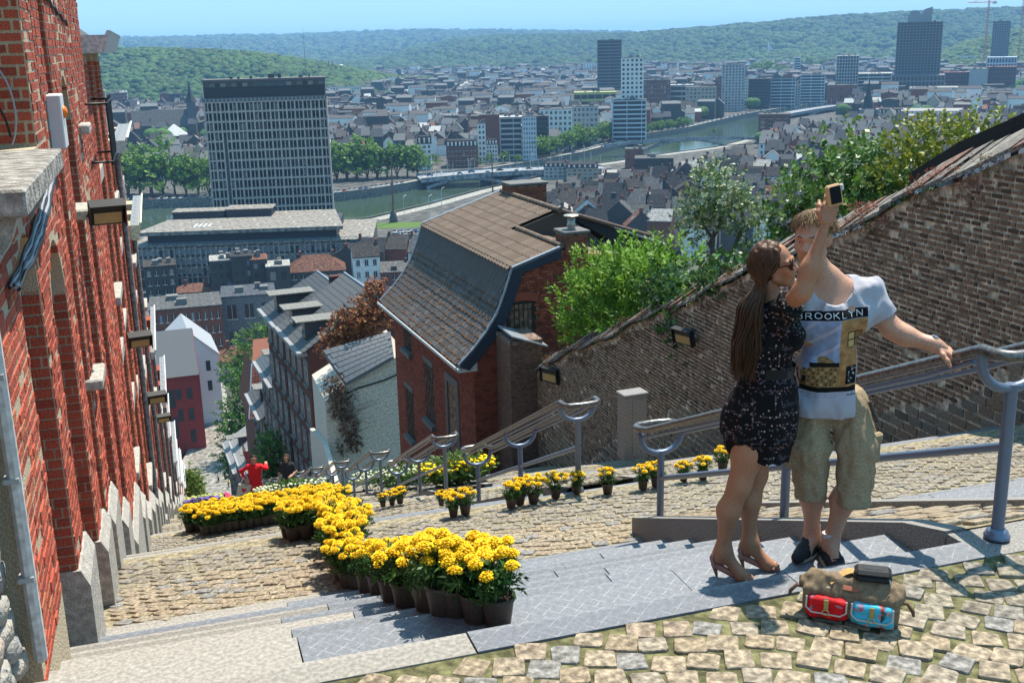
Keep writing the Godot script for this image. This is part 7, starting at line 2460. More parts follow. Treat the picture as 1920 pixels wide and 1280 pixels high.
	# trees over the lower street
	var street := [["leafy green tree over the lower street, left of the red tiled house", V(8.6, -72.0, -172.0), [[V(0, 15, 0), V(4.0, 5.2, 4.0)], [V(-1.8, 9.5, 2), V(3.0, 4.0, 3.0)], [V(2, 20, -2), V(3.5, 3.5, 3.5)]], 950, 0.55],
		["broad light green tree at the end of the street behind the red tiled house", V(15.5, -75.0, -208.0), [[V(0, 19, 0), V(6.5, 5.5, 5.5)], [V(-5.0, 16.5, 2), V(4.0, 4.0, 4.0)], [V(4, 23, -1), V(5, 4, 4)]], 1000, 0.6],
		["dark green tree low beside the lower street's brick houses", V(6.6, -68.0, -140.0), [[V(0, 8, 0), V(2.2, 3.4, 3.0)], [V(-0.6, 4.5, 1), V(1.6, 2.4, 2.0)]], 620, 0.4],
		["small bright shrub tree by the railing below the dark brick houses", V(6.0, -34.0, -84.0), [[V(0, 3.2, 0), V(1.2, 2.0, 1.6)], [V(0.4, 1.4, 0.5), V(1.0, 1.2, 1.2)]], 420, 0.26]]
	for q in street:
		t = thing("street_tree", q[0], "tree", q[1])
		part(t, "crown", leafy(q[2], q[3], 7, q[4], q[4] * 0.6, 0.3, [L(0.06, 0.13, 0.025), L(0.09, 0.18, 0.035), L(0.04, 0.085, 0.018), L(0.13, 0.22, 0.05)], hash(q[0]) % 999, 0.45), leaf_mat("tree leaf", L(1, 1, 1), L(0.6, 0.65, 0.3), 0.6))
		var tips := []
		for b in q[2]: tips.append(b[0] + V(0, b[1].y * 0.4, 0))
		part(t, "trunk", branchy(V(0, -1.5, 0), tips, q[4] * 0.55, 9), bark)
	for k in 9:
		var z := -92.0 - k * 9.5
		t = thing("front_shrub", "green shrub at the foot of the left terrace, %s down the stairs" % ordw(k), "shrub", V(-0.1 + rf(-0.2, 0.3), slope_y(z), z), 0, "shrubs along the foot of the left terrace")
		part(t, "leaves", leafy([[V(0, 1.2, 0), V(0.8, 1.4, 2.0)], [V(-0.2, 2.5, 0.5), V(0.6, 0.9, 1.2)]], 160, 6, 0.3, 0.2, 0.3, [L(0.09, 0.15, 0.03), L(0.14, 0.18, 0.035), L(0.06, 0.10, 0.02)], 40 + k, 0.45), leaf_mat("tree leaf", L(1, 1, 1), L(0.6, 0.65, 0.3), 0.6))
	# trees of the city
	var protos: Array = []
	for k in 5:
		var o := Node3D.new()
		var bl := []
		for q in 7: bl.append([V(rf(-0.22, 0.22), rf(0.36, 0.80), rf(-0.22, 0.22)), V(rf(0.16, 0.26), rf(0.15, 0.25), rf(0.16, 0.26))])
		part(o, "crown", leafy(bl, 150, 6, 0.075, 0.06, 0.3, [L(0.075, 0.15, 0.02), L(0.11, 0.21, 0.03), L(0.05, 0.10, 0.018), L(0.14, 0.24, 0.04)], 60 + k, 0.4), leaf_mat("tree leaf", L(1, 1, 1), L(0.6, 0.65, 0.3), 0.6))
		part(o, "trunk", branchy(V(0, -0.02, 0), [V(0, 0.5, 0), V(0.12, 0.7, 0.05), V(-0.12, 0.66, -0.05)], 0.022, 4), bark)
		protos.append(o)
	var seen_at := {}
	for q in CITY_TREES:
		var o: Node3D = protos[rng.randi() % 5].duplicate()
		o.name = numbered("quay_tree")
		add_child(o)
		o.position = V(q[0], GROUND, q[1])
		o.rotation.y = rf(0, TAU)
		var h: float = q[2]
		o.scale = V(h * rf(1.1, 1.35), h * 1.06, h * rf(1.1, 1.35))
		var where := "on the far quay left of the tower" if q[0] < 70 and q[1] > -800 else ("on the far quay right of the tower" if q[0] < 175 and q[1] > -760 else ("in the row along the river upstream of the bridge" if q[0] < 330 and q[1] > -860 else ("on the river bank beyond the footbridge" if q[0] < 480 and q[1] > -1000 else "among the distant city blocks")))
		seen_at[where] = seen_at.get(where, -1) + 1
		tag(o, "round green tree, %s %s" % [ordw(seen_at[where]), where], "tree", "trees of the city quays and squares")
	for o in protos: o.free()
	# parked cars on the far quay and moving ones on the near bridge
	var cars: Array = []
	for k in 6:
		var o := Node3D.new()
		g = G.new()
		g.cbox(V(0, 0.62, 0), V(4.2, 0.62, 1.75), 0.18)
		part(o, "body", g, M("car paint %d" % k, [L(0.6, 0.6, 0.6), L(0.3, 0.31, 0.33), L(0.03, 0.03, 0.035), L(0.35, 0.03, 0.03), L(0.06, 0.1, 0.25), L(0.5, 0.5, 0.48)][k], 0.25))
		g = G.new()
		g.prism(PackedVector2Array([Vector2(-1.7, 0.9), Vector2(1.2, 0.9), Vector2(0.6, 1.45), Vector2(-1.2, 1.45)]), 1.5, Transform3D(Basis.IDENTITY, V(0, 0, -0.75)))
		part(o, "cabin", g, M("car glass", L(0.03, 0.035, 0.04), 0.06))
		for x in [-1.3, 1.3]:
			for z in [-0.8, 0.8]:
				g = G.new()
				g.tube([V(x, 0.33, z - 0.1), V(x, 0.33, z + 0.1)], 0.33, 10)
				part(o, "wheel", g, M("tyre", L(0.015, 0.015, 0.015), 0.9))
		cars.append(o)
	var Lb := v2(LEFT_BANK)
	var spots := []
	for k in 24: spots.append([Lb[1].lerp(Lb[2], lerpf(-0.02, 0.9, k / 24.0)) + Vector2(0, -4.5), 80.0, "parked on the far quay left of the tower"])
	for k in 15: spots.append([Lb[2].lerp(Lb[4], k / 15.0) + Vector2(2, -4.5), 70.0, "parked on the far quay right of the tower"])
	for k in 12: spots.append([Vector2(150, -637).lerp(Vector2(254, -626), k / 12.0) + Vector2(rf(-2, 2), -5 if k % 2 else 4), 0.0, "on the near road bridge"])
	for k in 14: spots.append([Lb[7].lerp(Lb[9], k / 14.0) + Vector2(-5, -3), 45.0, "parked along the quay upstream"])
	for k in 20: spots.append([Lb[10].lerp(Lb[12], k / 20.0) + Vector2(-8, -4), 40.0, "on the road by the river bend"])
	for k in 14: spots.append([Vector2(92 + (k % 7) * 3.0, -452 - (k / 7) * 7), 75.0, "in the small car park by the long office block"])
	for s in spots:
		var ck := [0, 0, 1, 2, 3, 4, 5, 0][rng.randi() % 8] as int
		var o: Node3D = cars[ck].duplicate()
		o.name = numbered("parked_car")
		add_child(o)
		o.position = V(s[0].x, GROUND + 0.05 if not "bridge" in s[2] else -74.0, s[0].y)
		o.rotation_degrees.y = s[1] + rf(-4, 4)
		tag(o, "%s car %s" % [["white", "grey", "black", "red", "blue", "silver"][ck], s[2]], "car", "cars along the river")
	for o in cars: o.free()
	# quay lamps
	for k in 9:
		var a: Array = [[105, -500], [116, -496], [128, -520], [152, -640], [178, -648], [200, -652], [222, -660], [244, -668], [268, -690]][k]
		t = thing("street_lamp", "pale street lamp %s" % ["left of the quay mast", "right of the quay mast", "on the near quay", "at the bridge end", "before the white corner house", "before the red corner house", "before the striped flats", "before the blue flats", "by the quay trees"][k], "street lamp", V(a[0], GROUND, a[1]), rf(0, 90))
		g = G.new()
		g.tube([V(0, 0, 0), V(0, 9, 0), V(0.6, 10, 0), V(2.0, 10.2, 0)], 0.12, 6)
		part(t, "pole", g, M("lamp post pale", L(0.5, 0.5, 0.48), 0.5))
		g = G.new()
		g.cbox(V(2.2, 10.15, 0), V(0.9, 0.18, 0.35), 0.05)
		part(t, "lamp_head", g, M("lamp post pale", L(0.5, 0.5, 0.48), 0.5))

# marigolds: plastic pot, feathery leaves, ruffled heads
var bloom_meshes: Array = []

func make_blooms() -> void:
	var ym := M("marigold petal", L(0.88, 0.60, 0.010), 0.75)
	ym.backlight_enabled = true
	ym.backlight = Color(0.35, 0.25, 0.02)
	for k in 3:
		var g := G.new()
		for ring in 6:
			var n := [14, 13, 11, 9, 6, 3][ring] as int
			for q in n:
				var w := TAU * (q + rf(-0.2, 0.2)) / n + ring * 0.4
				var el := deg_to_rad([-12.0, 12.0, 32.0, 50.0, 68.0, 82.0][ring] + rf(-6, 6))
				var d := V(cos(w) * cos(el), sin(el), sin(w) * cos(el))
				var sd := d.cross(V(0, 1, 0.01)).normalized()
				var up := sd.cross(d).normalized()
				var r0 := 0.35
				var tn := rf(0.85, 1.08)
				g.col = Color(tn, tn * rf(0.86, 1.0), tn)
				var a := d * r0 * V(1, 0.7, 1)
				var w2 := 0.19 + rf(-0.02, 0.03)
				var t0 := d * V(1.0, 0.72, 1.0) * rf(0.92, 1.08)
				g.quad(a - sd * 0.07, a + sd * 0.07, t0 + sd * w2 + up * rf(-0.05, 0.08), t0 - sd * w2 + up * rf(-0.05, 0.08))
				g.tri(t0 - sd * w2, t0 + sd * w2, t0 * 1.04 - up * 0.16)
		g.col = Color(0.7, 0.62, 0.6)
		g.sphere(V(0, 0.12, 0), V(0.72, 0.5, 0.72), 10, 6)
		bloom_meshes.append(g.mesh(ym))

func pot_proto(k: int, heads: int, sp: float, tall: float) -> Node3D:
	var o := Node3D.new()
	var g := G.new()
	g.lathe([Vector2(0.001, 0.0), Vector2(0.058, 0.0), Vector2(0.076, 0.125), Vector2(0.083, 0.127), Vector2(0.084, 0.148), Vector2(0.078, 0.15), Vector2(0.073, 0.13), Vector2(0.001, 0.128)], Vector3.ZERO, 16)
	var pot := part(o, "pot", g, M("brown plastic pot", L(0.085, 0.062, 0.05), 0.5, "soft", 4.0))
	g = G.new()
	g.lathe([Vector2(0.074, 0.132), Vector2(0.001, 0.136)], Vector3.ZERO, 12)
	part(pot, "soil", g, M("pot soil", L(0.03, 0.02, 0.013), 1.0))
	var fol := leafy([[V(0, 0.20, 0), V(sp * 0.7, 0.06, sp * 0.7)], [V(0, 0.24, 0), V(sp * 0.8, 0.06 * tall, sp * 0.8)]], 60, 10, 0.046, 0.014, 0.3, [L(0.035, 0.085, 0.02), L(0.055, 0.12, 0.028), L(0.025, 0.055, 0.015)], 90 + k, 0.5)
	var hp := []
	for h in heads:
		var w := TAU * h / heads + rf(-0.4, 0.4)
		var r := sp * sqrt(rng.randf()) * 1.02
		hp.append(V(cos(w) * r, 0.27 + 0.075 * tall * (1.0 - r / sp * 0.55) + rf(-0.02, 0.025), sin(w) * r))
	fol.col = Color(0.06, 0.11, 0.03)
	for p in hp: fol.tube([V(p.x * 0.35, 0.15, p.z * 0.35), V(p.x * 0.8, 0.22, p.z * 0.8), p - V(0, 0.01, 0)], 0.0035, 5)
	part(o, "foliage", fol, leaf_mat("marigold leaf", L(1, 1, 1), L(0.35, 0.4, 0.2), 0.45))
	for p in hp:
		var s := rf(0.034, 0.046)
		put(o, "flower_head", bloom_meshes[rng.randi() % 3], Transform3D(Basis(V(rf(-1, 1), 0.0, rf(-1, 1)).normalized(), rf(0, 0.4)) * Basis(Vector3.UP, rf(0, TAU)) * Basis.from_scale(Vector3.ONE * s), p))
	return o

func flower_pots() -> void:
	make_blooms()
	var protos: Array = []
	for k in 9: protos.append(pot_proto(k, [8, 10, 7, 9, 11, 8, 10, 9, 12][k], [0.12, 0.14, 0.11, 0.13, 0.15, 0.12, 0.13, 0.14, 0.16][k], rf(0.8, 1.3)))
	var place := func(list: Array, s0: float, s1: float, words: Callable) -> void:
		for k in list.size():
			var q = list[k]
			if s0 < 0.7 and k in [7, 11, 13, 15, 17]: continue
			var o: Node3D = protos[rng.randi() % 9].duplicate()
			o.name = numbered("marigold_pot")
			add_child(o)
			o.position = V(q[0], gy(q[1]) + 0.003, q[1])
			o.rotation.y = rf(0, TAU)
			o.scale = Vector3.ONE * rf(s0, s1)
			tag(o, words.call(k), "flower pot", "yellow marigolds in pots on the stairs")
	place.call(POTS_FRONT, 0.95, 1.15, func(k): return "potted yellow marigold at the very front of the flower line, on the top step" if k == 0 else "potted yellow marigold, %s behind the front pot on the upper steps" % ordw(k - 1))
	place.call(POTS_MID, 0.95, 1.2, func(k): return "potted yellow marigold, %s along the winding line across the first landing" % ordw(k))
	place.call(POTS_ROWS, 0.95, 1.15, func(k): return "potted yellow marigold, %s from the left in the %s line of the lower yellow bed" % [ordw(k if k < 13 else k - 13), "front" if k < 13 else "back"])
	place.call(POTS_BACK, 1.05, 1.25, func(k): return "potted yellow marigold, %s from the left in the %s line of the upper yellow bed" % [ordw(k if k < 20 else k - 20), "front" if k < 20 else "back"])
	place.call(POTS_RIGHT, 0.62, 0.85, func(k): return "small potted yellow marigold, %s from the left along the middle railing" % ordw(k))
	for p in protos: p.free()
	# beds of other colours farther down, each a mass of blooms
	var beds := [["bed of yellow marigolds under the fourth railing", L(0.88, 0.60, 0.01), 4.9, 6.6, -23.6, -22.6], ["white flower bed behind the railing far down the stairs", L(0.55, 0.58, 0.40), 4.4, 8.0, -31.0, -29.0], ["white flower bed behind the yellow marigolds left of the railing", L(0.55, 0.58, 0.40), 1.6, 3.6, -31.5, -29.5], ["orange flower bed near the foot of the stairs", L(0.8, 0.2, 0.01), -0.6, 3.0, -150.0, -140.0], ["pink flower bed above the orange one near the foot of the stairs", L(0.6, 0.06, 0.16), -0.6, 3.4, -120.0, -108.0], ["pale green and white flower bed above the pink one", L(0.35, 0.38, 0.12), -0.6, 2.2, -92.0, -84.0], ["purple and green flower bed left of the pale bed", L(0.16, 0.10, 0.30), -0.6, 1.4, -66.0, -62.0]]
	for b in beds:
		var t := thing("flower_bed", b[0], "flower bed")
		var zc: float = (b[4] + b[5]) / 2
		var g := leafy([[V((b[2] + b[3]) / 2, slope_y(zc) + 0.3, zc), V((b[3] - b[2]) / 2, 0.28, (b[5] - b[4]) / 2)]], 420, 4, 0.16, 0.08, 0.5, [L(0.05, 0.10, 0.025), L(0.08, 0.14, 0.03)], 120, 0.5)
		var sl := Basis(Vector3.RIGHT, atan((slope_y(b[5]) - slope_y(b[4])) / (b[5] - b[4])) * -1.0)
		for k in g.v.size(): g.v[k].y += slope_y(g.v[k].z) - slope_y(zc)
		part(t, "foliage", g, leaf_mat("marigold leaf", L(1, 1, 1), L(0.35, 0.4, 0.2), 0.45))
		var h := G.new()
		var big := clampf((b[5] - b[4]) * 0.022, 0.04, 0.16)
		for k in 420:
			var z := rf(b[4], b[5])
			var cc: Color = b[1]
			h.col = cc * rf(0.8, 1.15)
			h.sphere(V(rf(b[2], b[3]), slope_y(z) + 0.5 + rf(-0.12, 0.1), z), V(big, big * 0.8, big), 7, 4)
		part(t, "blooms", h, M("bed bloom", L(1, 1, 1), 0.8), true)

func shoulder_bag() -> void:
	var t := thing("shoulder_bag", "brown canvas bag with a red and a turquoise flowered pocket, standing on the cobbles", "bag", V(2.83, -2.592, -3.93), -42)
	t.scale = V(0.98, 0.80, 0.9)
	var cv := M("brown canvas", L(0.20, 0.145, 0.09), 0.9, "soft", 5.0, "nfine", 9.0, 0.0, 0.5)
	var W := 0.44
	var g := sdf([[V(-0.16, 0.075, 0), V(0.16, 0.075, 0), 0.085, 0.085], [V(-0.165, 0.13, 0.0), V(0.165, 0.13, 0), 0.078, 0.078], [V(-0.17, 0.175, -0.005), V(0.17, 0.17, -0.005), 0.058, 0.055]], 0.008, 60.0, 0.02, 12.0, func(q: Vector3) -> float: return maxf(0.0 - q.y, absf(q.x) - 0.215))
	part(t, "body", g, cv)
	g = sdf([[V(-0.17, 0.205, -0.012), V(0.17, 0.205, -0.012), 0.040, 0.038], [V(-0.185, 0.16, 0.05), V(0.185, 0.16, 0.05), 0.03, 0.03], [V(-0.18, 0.16, -0.06), V(0.18, 0.16, -0.06), 0.03, 0.03], [V(-0.18, 0.19, 0.0), V(0.18, 0.19, 0.0), 0.05, 0.05]], 0.008, 60.0, 0.018, 12.0, func(q: Vector3) -> float: return 0.145 - q.y)
	part(t, "lid", g, cv)
	var tan_ := M("tan strap", L(0.50, 0.29, 0.11), 0.75, "soft", 6.0)
	var pipe := M("grey piping", L(0.42, 0.39, 0.34), 0.6)
	for s in 2:
		var x0 := -0.195 + s * 0.205
		var pm := M("red floral" if s == 0 else "turquoise floral", L(1, 1, 1), 0.75)
		if pm.albedo_texture == null:
			var im := Image.create(128, 128, false, Image.FORMAT_RGB8)
			im.fill(Color(0.72, 0.04, 0.06) if s == 0 else Color(0.22, 0.62, 0.72))
			var r := RandomNumberGenerator.new()
			r.seed = 31 + s
			for k in 15:
				var c := Vector2(r.randf() * 128, r.randf() * 128)
				var a := r.randf() * TAU
				var col: Color = [Color(0.45, 0.06, 0.1), Color(0.55, 0.42, 0.5), Color(0.35, 0.2, 0.25), Color(0.85, 0.2, 0.15)][k % 4] if s == 0 else [Color(0.85, 0.22, 0.10), Color(0.75, 0.12, 0.12), Color(0.92, 0.45, 0.15), Color(0.1, 0.2, 0.2)][k % 4]
				var rl := r.randf_range(10, 22)
				for y in 128:
					for x in 128:
						var q := (Vector2(x, y) - c).rotated(a)
						if absf(q.x) < rl and absf(q.y) < rl * 0.36 * (1.0 - pow(q.x / rl, 2)): im.set_pixel(x, y, col)
			pm.albedo_texture = ImageTexture.create_from_image(im)
			pm.uv1_triplanar = true
			pm.uv1_scale = Vector3.ONE * 5.5
		g = sdf([[V(x0 + 0.035, 0.055, 0.078), V(x0 + 0.155, 0.055, 0.078), 0.042, 0.042], [V(x0 + 0.035, 0.12, 0.076), V(x0 + 0.155, 0.12, 0.076), 0.036, 0.036]], 0.006, 80.0, 0.008, 14.0, func(q: Vector3) -> float: return maxf(maxf(0.008 - q.y, q.y - 0.15), maxf(x0 - q.x, q.x - x0 - 0.19)))
		var pk := part(t, "pocket", g, pm, false)
		pk.set_meta("label", "red flowered pocket" if s == 0 else "turquoise flowered pocket")
		g = G.new()
		g.tube([V(x0 + 0.004, 0.148, 0.108), V(x0 + 0.004, 0.085, 0.118), V(x0 + 0.03, 0.062, 0.123), V(x0 + 0.16, 0.062, 0.123), V(x0 + 0.186, 0.085, 0.118), V(x0 + 0.186, 0.148, 0.108)], 0.0045, 6)
		part(pk, "piping", g, pipe)
		g = G.new()
		g.cbox(V(x0 + 0.095, 0.115, 0.119), V(0.022, 0.065, 0.006), 0.002)
		part(pk, "tab", g, M("tab yellow", L(0.45, 0.36, 0.12), 0.7, "blotch", 30.0))
		g = G.new()
		var ring := []
		for k in 14: ring.append(V(x0 + 0.095 + cos(TAU * k / 14) * 0.015, 0.073 + sin(TAU * k / 14) * 0.015, 0.126))
		g.tube(ring, 0.0028, 6, true)
		part(pk, "ring", g, M("brass", L(0.5, 0.38, 0.18), 0.3, "", 1.0, "", 1.0, 0.9))
	for s in [-1, 1]:
		g = G.new()
		g.cbox(V(s * 0.10, 0.207, 0.045), V(0.062, 0.055, 0.008), 0.003, Basis(Vector3.RIGHT, -0.75))
		part(t, "strap_patch", g, M("patch edge", L(0.33, 0.26, 0.17), 0.8))
	g = G.new()
	g.cbox(V(0.0, 0.205, 0.052), V(0.075, 0.028, 0.006), 0.003, Basis(Vector3.RIGHT, -0.75))
	part(t, "badge", g, M("leather badge", L(0.26, 0.09, 0.05), 0.7))
	g = G.new()
	var pts := []
	for k in 15:
		var s := k / 14.0
		pts.append(V(lerpf(-0.10, 0.10, s), 0.215 + 0.055 * sin(PI * s), lerpf(0.04, 0.03, s) - 0.07 * sin(PI * s)))
	for k in 14:
		var a: Vector3 = pts[k]
		var b: Vector3 = pts[k + 1]
		for side in [1, -1]:
			var o := V(0, 0.004 * side, 0)
			var wz := V(0.012, 0, 0.024)
			if side > 0: g.quad(a + wz + o, b + wz + o, b - wz + o, a - wz + o)
			else: g.quad(b + wz + o, a + wz + o, a - wz + o, b - wz + o)
	part(t, "shoulder_strap", g, tan_)
	for s in [-1, 1]:
		g = G.new()
		g.tube([V(s * 0.205, 0.16, 0.03), V(s * 0.25, 0.165, 0.04), V(s * 0.275, 0.13, 0.05), V(s * 0.28, 0.10, 0.05)], [0.012, 0.010, 0.010, 0.006], 6)
		part(t, "side_strap", g, M("dark leather", L(0.10, 0.05, 0.03), 0.7))
	var c := thing("camera_case", "small black zipped camera case lying on top of the canvas bag", "case", V(2.83, -2.592, -3.93), -42)
	c.scale = V(0.98, 0.80, 0.9)
	g = G.new()
	var B := Basis(Vector3.UP, 0.15)
	g.cbox(V(0.085, 0.268, -0.02), V(0.17, 0.05, 0.11), 0.024, B)
	part(c, "lower_shell", g, M("black case", L(0.016, 0.016, 0.017), 0.55))
	g = G.new()
	g.cbox(V(0.085, 0.297, -0.02), V(0.166, 0.036, 0.106), 0.017, B)
	part(c, "upper_shell", g, M("black case", L(0.016, 0.016, 0.017), 0.55))
	g = G.new()
	g.cbox(V(0.085, 0.3155, -0.02), V(0.085, 0.004, 0.038), 0.0015, B)
	part(c, "label_patch", g, M("case patch", L(0.028, 0.028, 0.03), 0.4))
	g = G.new()
	g.tube([V(0.165, 0.285, 0.03), V(0.172, 0.26, 0.034)], 0.004, 5)
	part(c, "zip_pull", g, M("steel", L(0.5, 0.5, 0.52), 0.25))

# blended field of capsules [a, b, ra, rb] and ellipsoids [centre, radii, basis], meshed as surface nets
func sdf(prims: Array, cell: float, k: float, warp := 0.0, wfreq := 6.0, cut = null) -> G:
	var lo := Vector3.ONE * 1e9
	var hi := -lo
	for p in prims:
		if p.size() >= 4:
			var r := maxf(p[2], p[3])
			lo = lo.min(p[0] - Vector3.ONE * r).min(p[1] - Vector3.ONE * r); hi = hi.max(p[0] + Vector3.ONE * r).max(p[1] + Vector3.ONE * r)
		else:
			var r := maxf(p[1].x, maxf(p[1].y, p[1].z))
			lo = lo.min(p[0] - Vector3.ONE * r); hi = hi.max(p[0] + Vector3.ONE * r)
	var pad := 2.5 / k + cell * 2.0 + warp
	lo -= Vector3.ONE * pad; hi += Vector3.ONE * pad
	var nx := int((hi.x - lo.x) / cell) + 2
	var ny := int((hi.y - lo.y) / cell) + 2
	var nz := int((hi.z - lo.z) / cell) + 2
	var f := PackedFloat32Array()
	f.resize(nx * ny * nz)
	for p in prims:
		var cap: bool = p.size() >= 4
		var a: Vector3 = p[0]
		var b: Vector3 = p[1] if cap else p[0]
		var rr: float = maxf(p[2], p[3]) if cap else maxf(p[1].x, maxf(p[1].y, p[1].z))
		var reach := rr + 5.0 / k
		var l := (a.min(b) - lo - Vector3.ONE * reach) / cell
		var h := (a.max(b) - lo + Vector3.ONE * reach) / cell
		var ab := b - a
		var dd := maxf(ab.length_squared(), 1e-9)
		var er: Vector3 = Vector3.ONE if cap else p[1]
		var ib: Basis = Basis.IDENTITY if cap else (p[2] as Basis).transposed()
		var mr := minf(er.x, minf(er.y, er.z))
		var ra: float = p[2] if cap else 0.0
		var rb: float = p[3] if cap else 0.0
		for z in range(maxi(0, int(l.z)), mini(nz, int(h.z) + 2)):
			for y in range(maxi(0, int(l.y)), mini(ny, int(h.y) + 2)):
				var o := (z * ny + y) * nx
				for x in range(maxi(0, int(l.x)), mini(nx, int(h.x) + 2)):
					var q := lo + Vector3(x, y, z) * cell
					var d: float
					if cap:
						var t := clampf((q - a).dot(ab) / dd, 0, 1)
						d = (q - a - ab * t).length() - lerpf(ra, rb, t)
					else:
						var w := ib * (q - a)
						var k0 := (w / er).length()
						var k1 := (w / (er * er)).length()
						d = k0 * (k0 - 1.0) / maxf(k1, 1e-6)
					if d * k < 6.0: f[o + x] += exp(-k * maxf(d, -0.4))
	var nz3 := FastNoiseLite.new()
	nz3.frequency = wfreq
	nz3.fractal_octaves = 2
	for z in nz:
		for y in ny:
			var o := (z * ny + y) * nx
			for x in nx:
				var s := f[o + x]
				var d := -log(s) / k if s > 1e-9 else 20.0 / k
				if s > 1e-9 and (warp > 0 or cut != null):
					var q := lo + Vector3(x, y, z) * cell
					if warp > 0: d += warp * nz3.get_noise_3d(q.x, q.y * 0.55, q.z)
					if cut != null: d = maxf(d, cut.call(q))
				f[o + x] = d
	var g := G.new()
	var idx := PackedInt32Array()
	idx.resize(nx * ny * nz)
	idx.fill(-1)
	var st := [1, nx, nx * ny]
	for z in nz - 1:
		for y in ny - 1:
			var o := (z * ny + y) * nx
			for x in nx - 1:
				var i := o + x
				var v0 := f[i]; var v1 := f[i + 1]; var v2 := f[i + nx]; var v3 := f[i + nx + 1]
				var i2 := i + nx * ny
				var v4 := f[i2]; var v5 := f[i2 + 1]; var v6 := f[i2 + nx]; var v7 := f[i2 + nx + 1]
				var neg := int(v0 < 0) + int(v1 < 0) + int(v2 < 0) + int(v3 < 0) + int(v4 < 0) + int(v5 < 0) + int(v6 < 0) + int(v7 < 0)
				if neg == 0 or neg == 8: continue
				var c := Vector3.ZERO
				var n := 0
				var vs := [v0, v1, v2, v3, v4, v5, v6, v7]
				for e in [[0, 1], [2, 3], [4, 5], [6, 7], [0, 2], [1, 3], [4, 6], [5, 7], [0, 4], [1, 5], [2, 6], [3, 7]]:
					var fa: float = vs[e[0]]
					var fb: float = vs[e[1]]
					if (fa < 0) != (fb < 0):
						var t := fa / (fa - fb)
						var pa := Vector3(e[0] & 1, (e[0] >> 1) & 1, e[0] >> 2)
						var pb := Vector3(e[1] & 1, (e[1] >> 1) & 1, e[1] >> 2)
						c += pa.lerp(pb, t)
						n += 1
				c /= n
				var nn := Vector3((v1 - v0) + (v3 - v2) + (v5 - v4) + (v7 - v6), (v2 - v0) + (v3 - v1) + (v6 - v4) + (v7 - v5), (v4 - v0) + (v5 - v1) + (v6 - v2) + (v7 - v3)).normalized()
				idx[i] = g.pt(lo + (Vector3(x, y, z) + c) * cell, nn)
	for z in range(1, nz - 1):
		for y in range(1, ny - 1):
			var o := (z * ny + y) * nx
			for x in range(1, nx - 1):
				var i := o + x
				var s0 := f[i] < 0
				for a in 3:
					if s0 == (f[i + st[a]] < 0): continue
					var u: int = st[(a + 1) % 3]
					var w: int = st[(a + 2) % 3]
					var q0 := idx[i]; var q1 := idx[i - u]; var q2 := idx[i - u - w]; var q3 := idx[i - w]
					if q0 < 0 or q1 < 0 or q2 < 0 or q3 < 0: continue
					if s0: g.ix.append_array([q0, q3, q2, q0, q2, q1])
					else: g.ix.append_array([q0, q1, q2, q0, q2, q3])
	return g

# capsules of a hand: dir along the hand, nrm out of the back of the hand, thumb side
func hand(w: Vector3, dir: Vector3, nrm: Vector3, th: Vector3, s: float, curl: Array, thumb_dir: Vector3) -> Array:
	var r := []
	dir = dir.normalized(); nrm = nrm.normalized(); th = th.normalized()
	for k in 4:
		var o := th * (0.030 - k * 0.020) * s
		var base: Vector3 = w + dir * (0.018 * s) + o * 0.6
		var kn: Vector3 = w + dir * (0.092 - 0.004 * absf(k - 1.0)) * s + o
		r.append([base, kn, 0.017 * s, 0.0125 * s])
		var lens: Array = [[0.044, 0.026, 0.022], [0.048, 0.030, 0.024], [0.045, 0.028, 0.023], [0.034, 0.021, 0.019]][k]
		var d := dir
		var p := kn
		for j in 3:
			d = d.rotated(nrm.cross(dir).normalized(), curl[j] * (1.0 + 0.08 * k)).normalized()
			var q: Vector3 = p + d * lens[j] * s
			r.append([p, q, (0.0098 - 0.0009 * j) * s, (0.0092 - 0.0012 * j) * s])
			p = q
	var t0 := w + dir * 0.022 * s + th * 0.020 * s
	var t1 := t0 + (thumb_dir.normalized() * 0.7 + th * 0.5).normalized() * 0.042 * s
	var t2 := t1 + thumb_dir.normalized() * 0.034 * s
	var t3 := t2 + (thumb_dir.normalized() - nrm * 0.25).normalized() * 0.028 * s
	r.append([t0, t1, 0.016 * s, 0.0125 * s]); r.append([t1, t2, 0.0115 * s, 0.0105 * s]); r.append([t2, t3, 0.0105 * s, 0.008 * s])
	return r

func skin(key: String, c: Color) -> StandardMaterial3D:
	var m := M(key, c, 0.5, "soft", 9.0, "nfine", 14.0, 0.0, 0.12)
	m.metallic_specular = 0.45
	m.subsurf_scatter_enabled = true
	m.subsurf_scatter_strength = 0.12
	return m

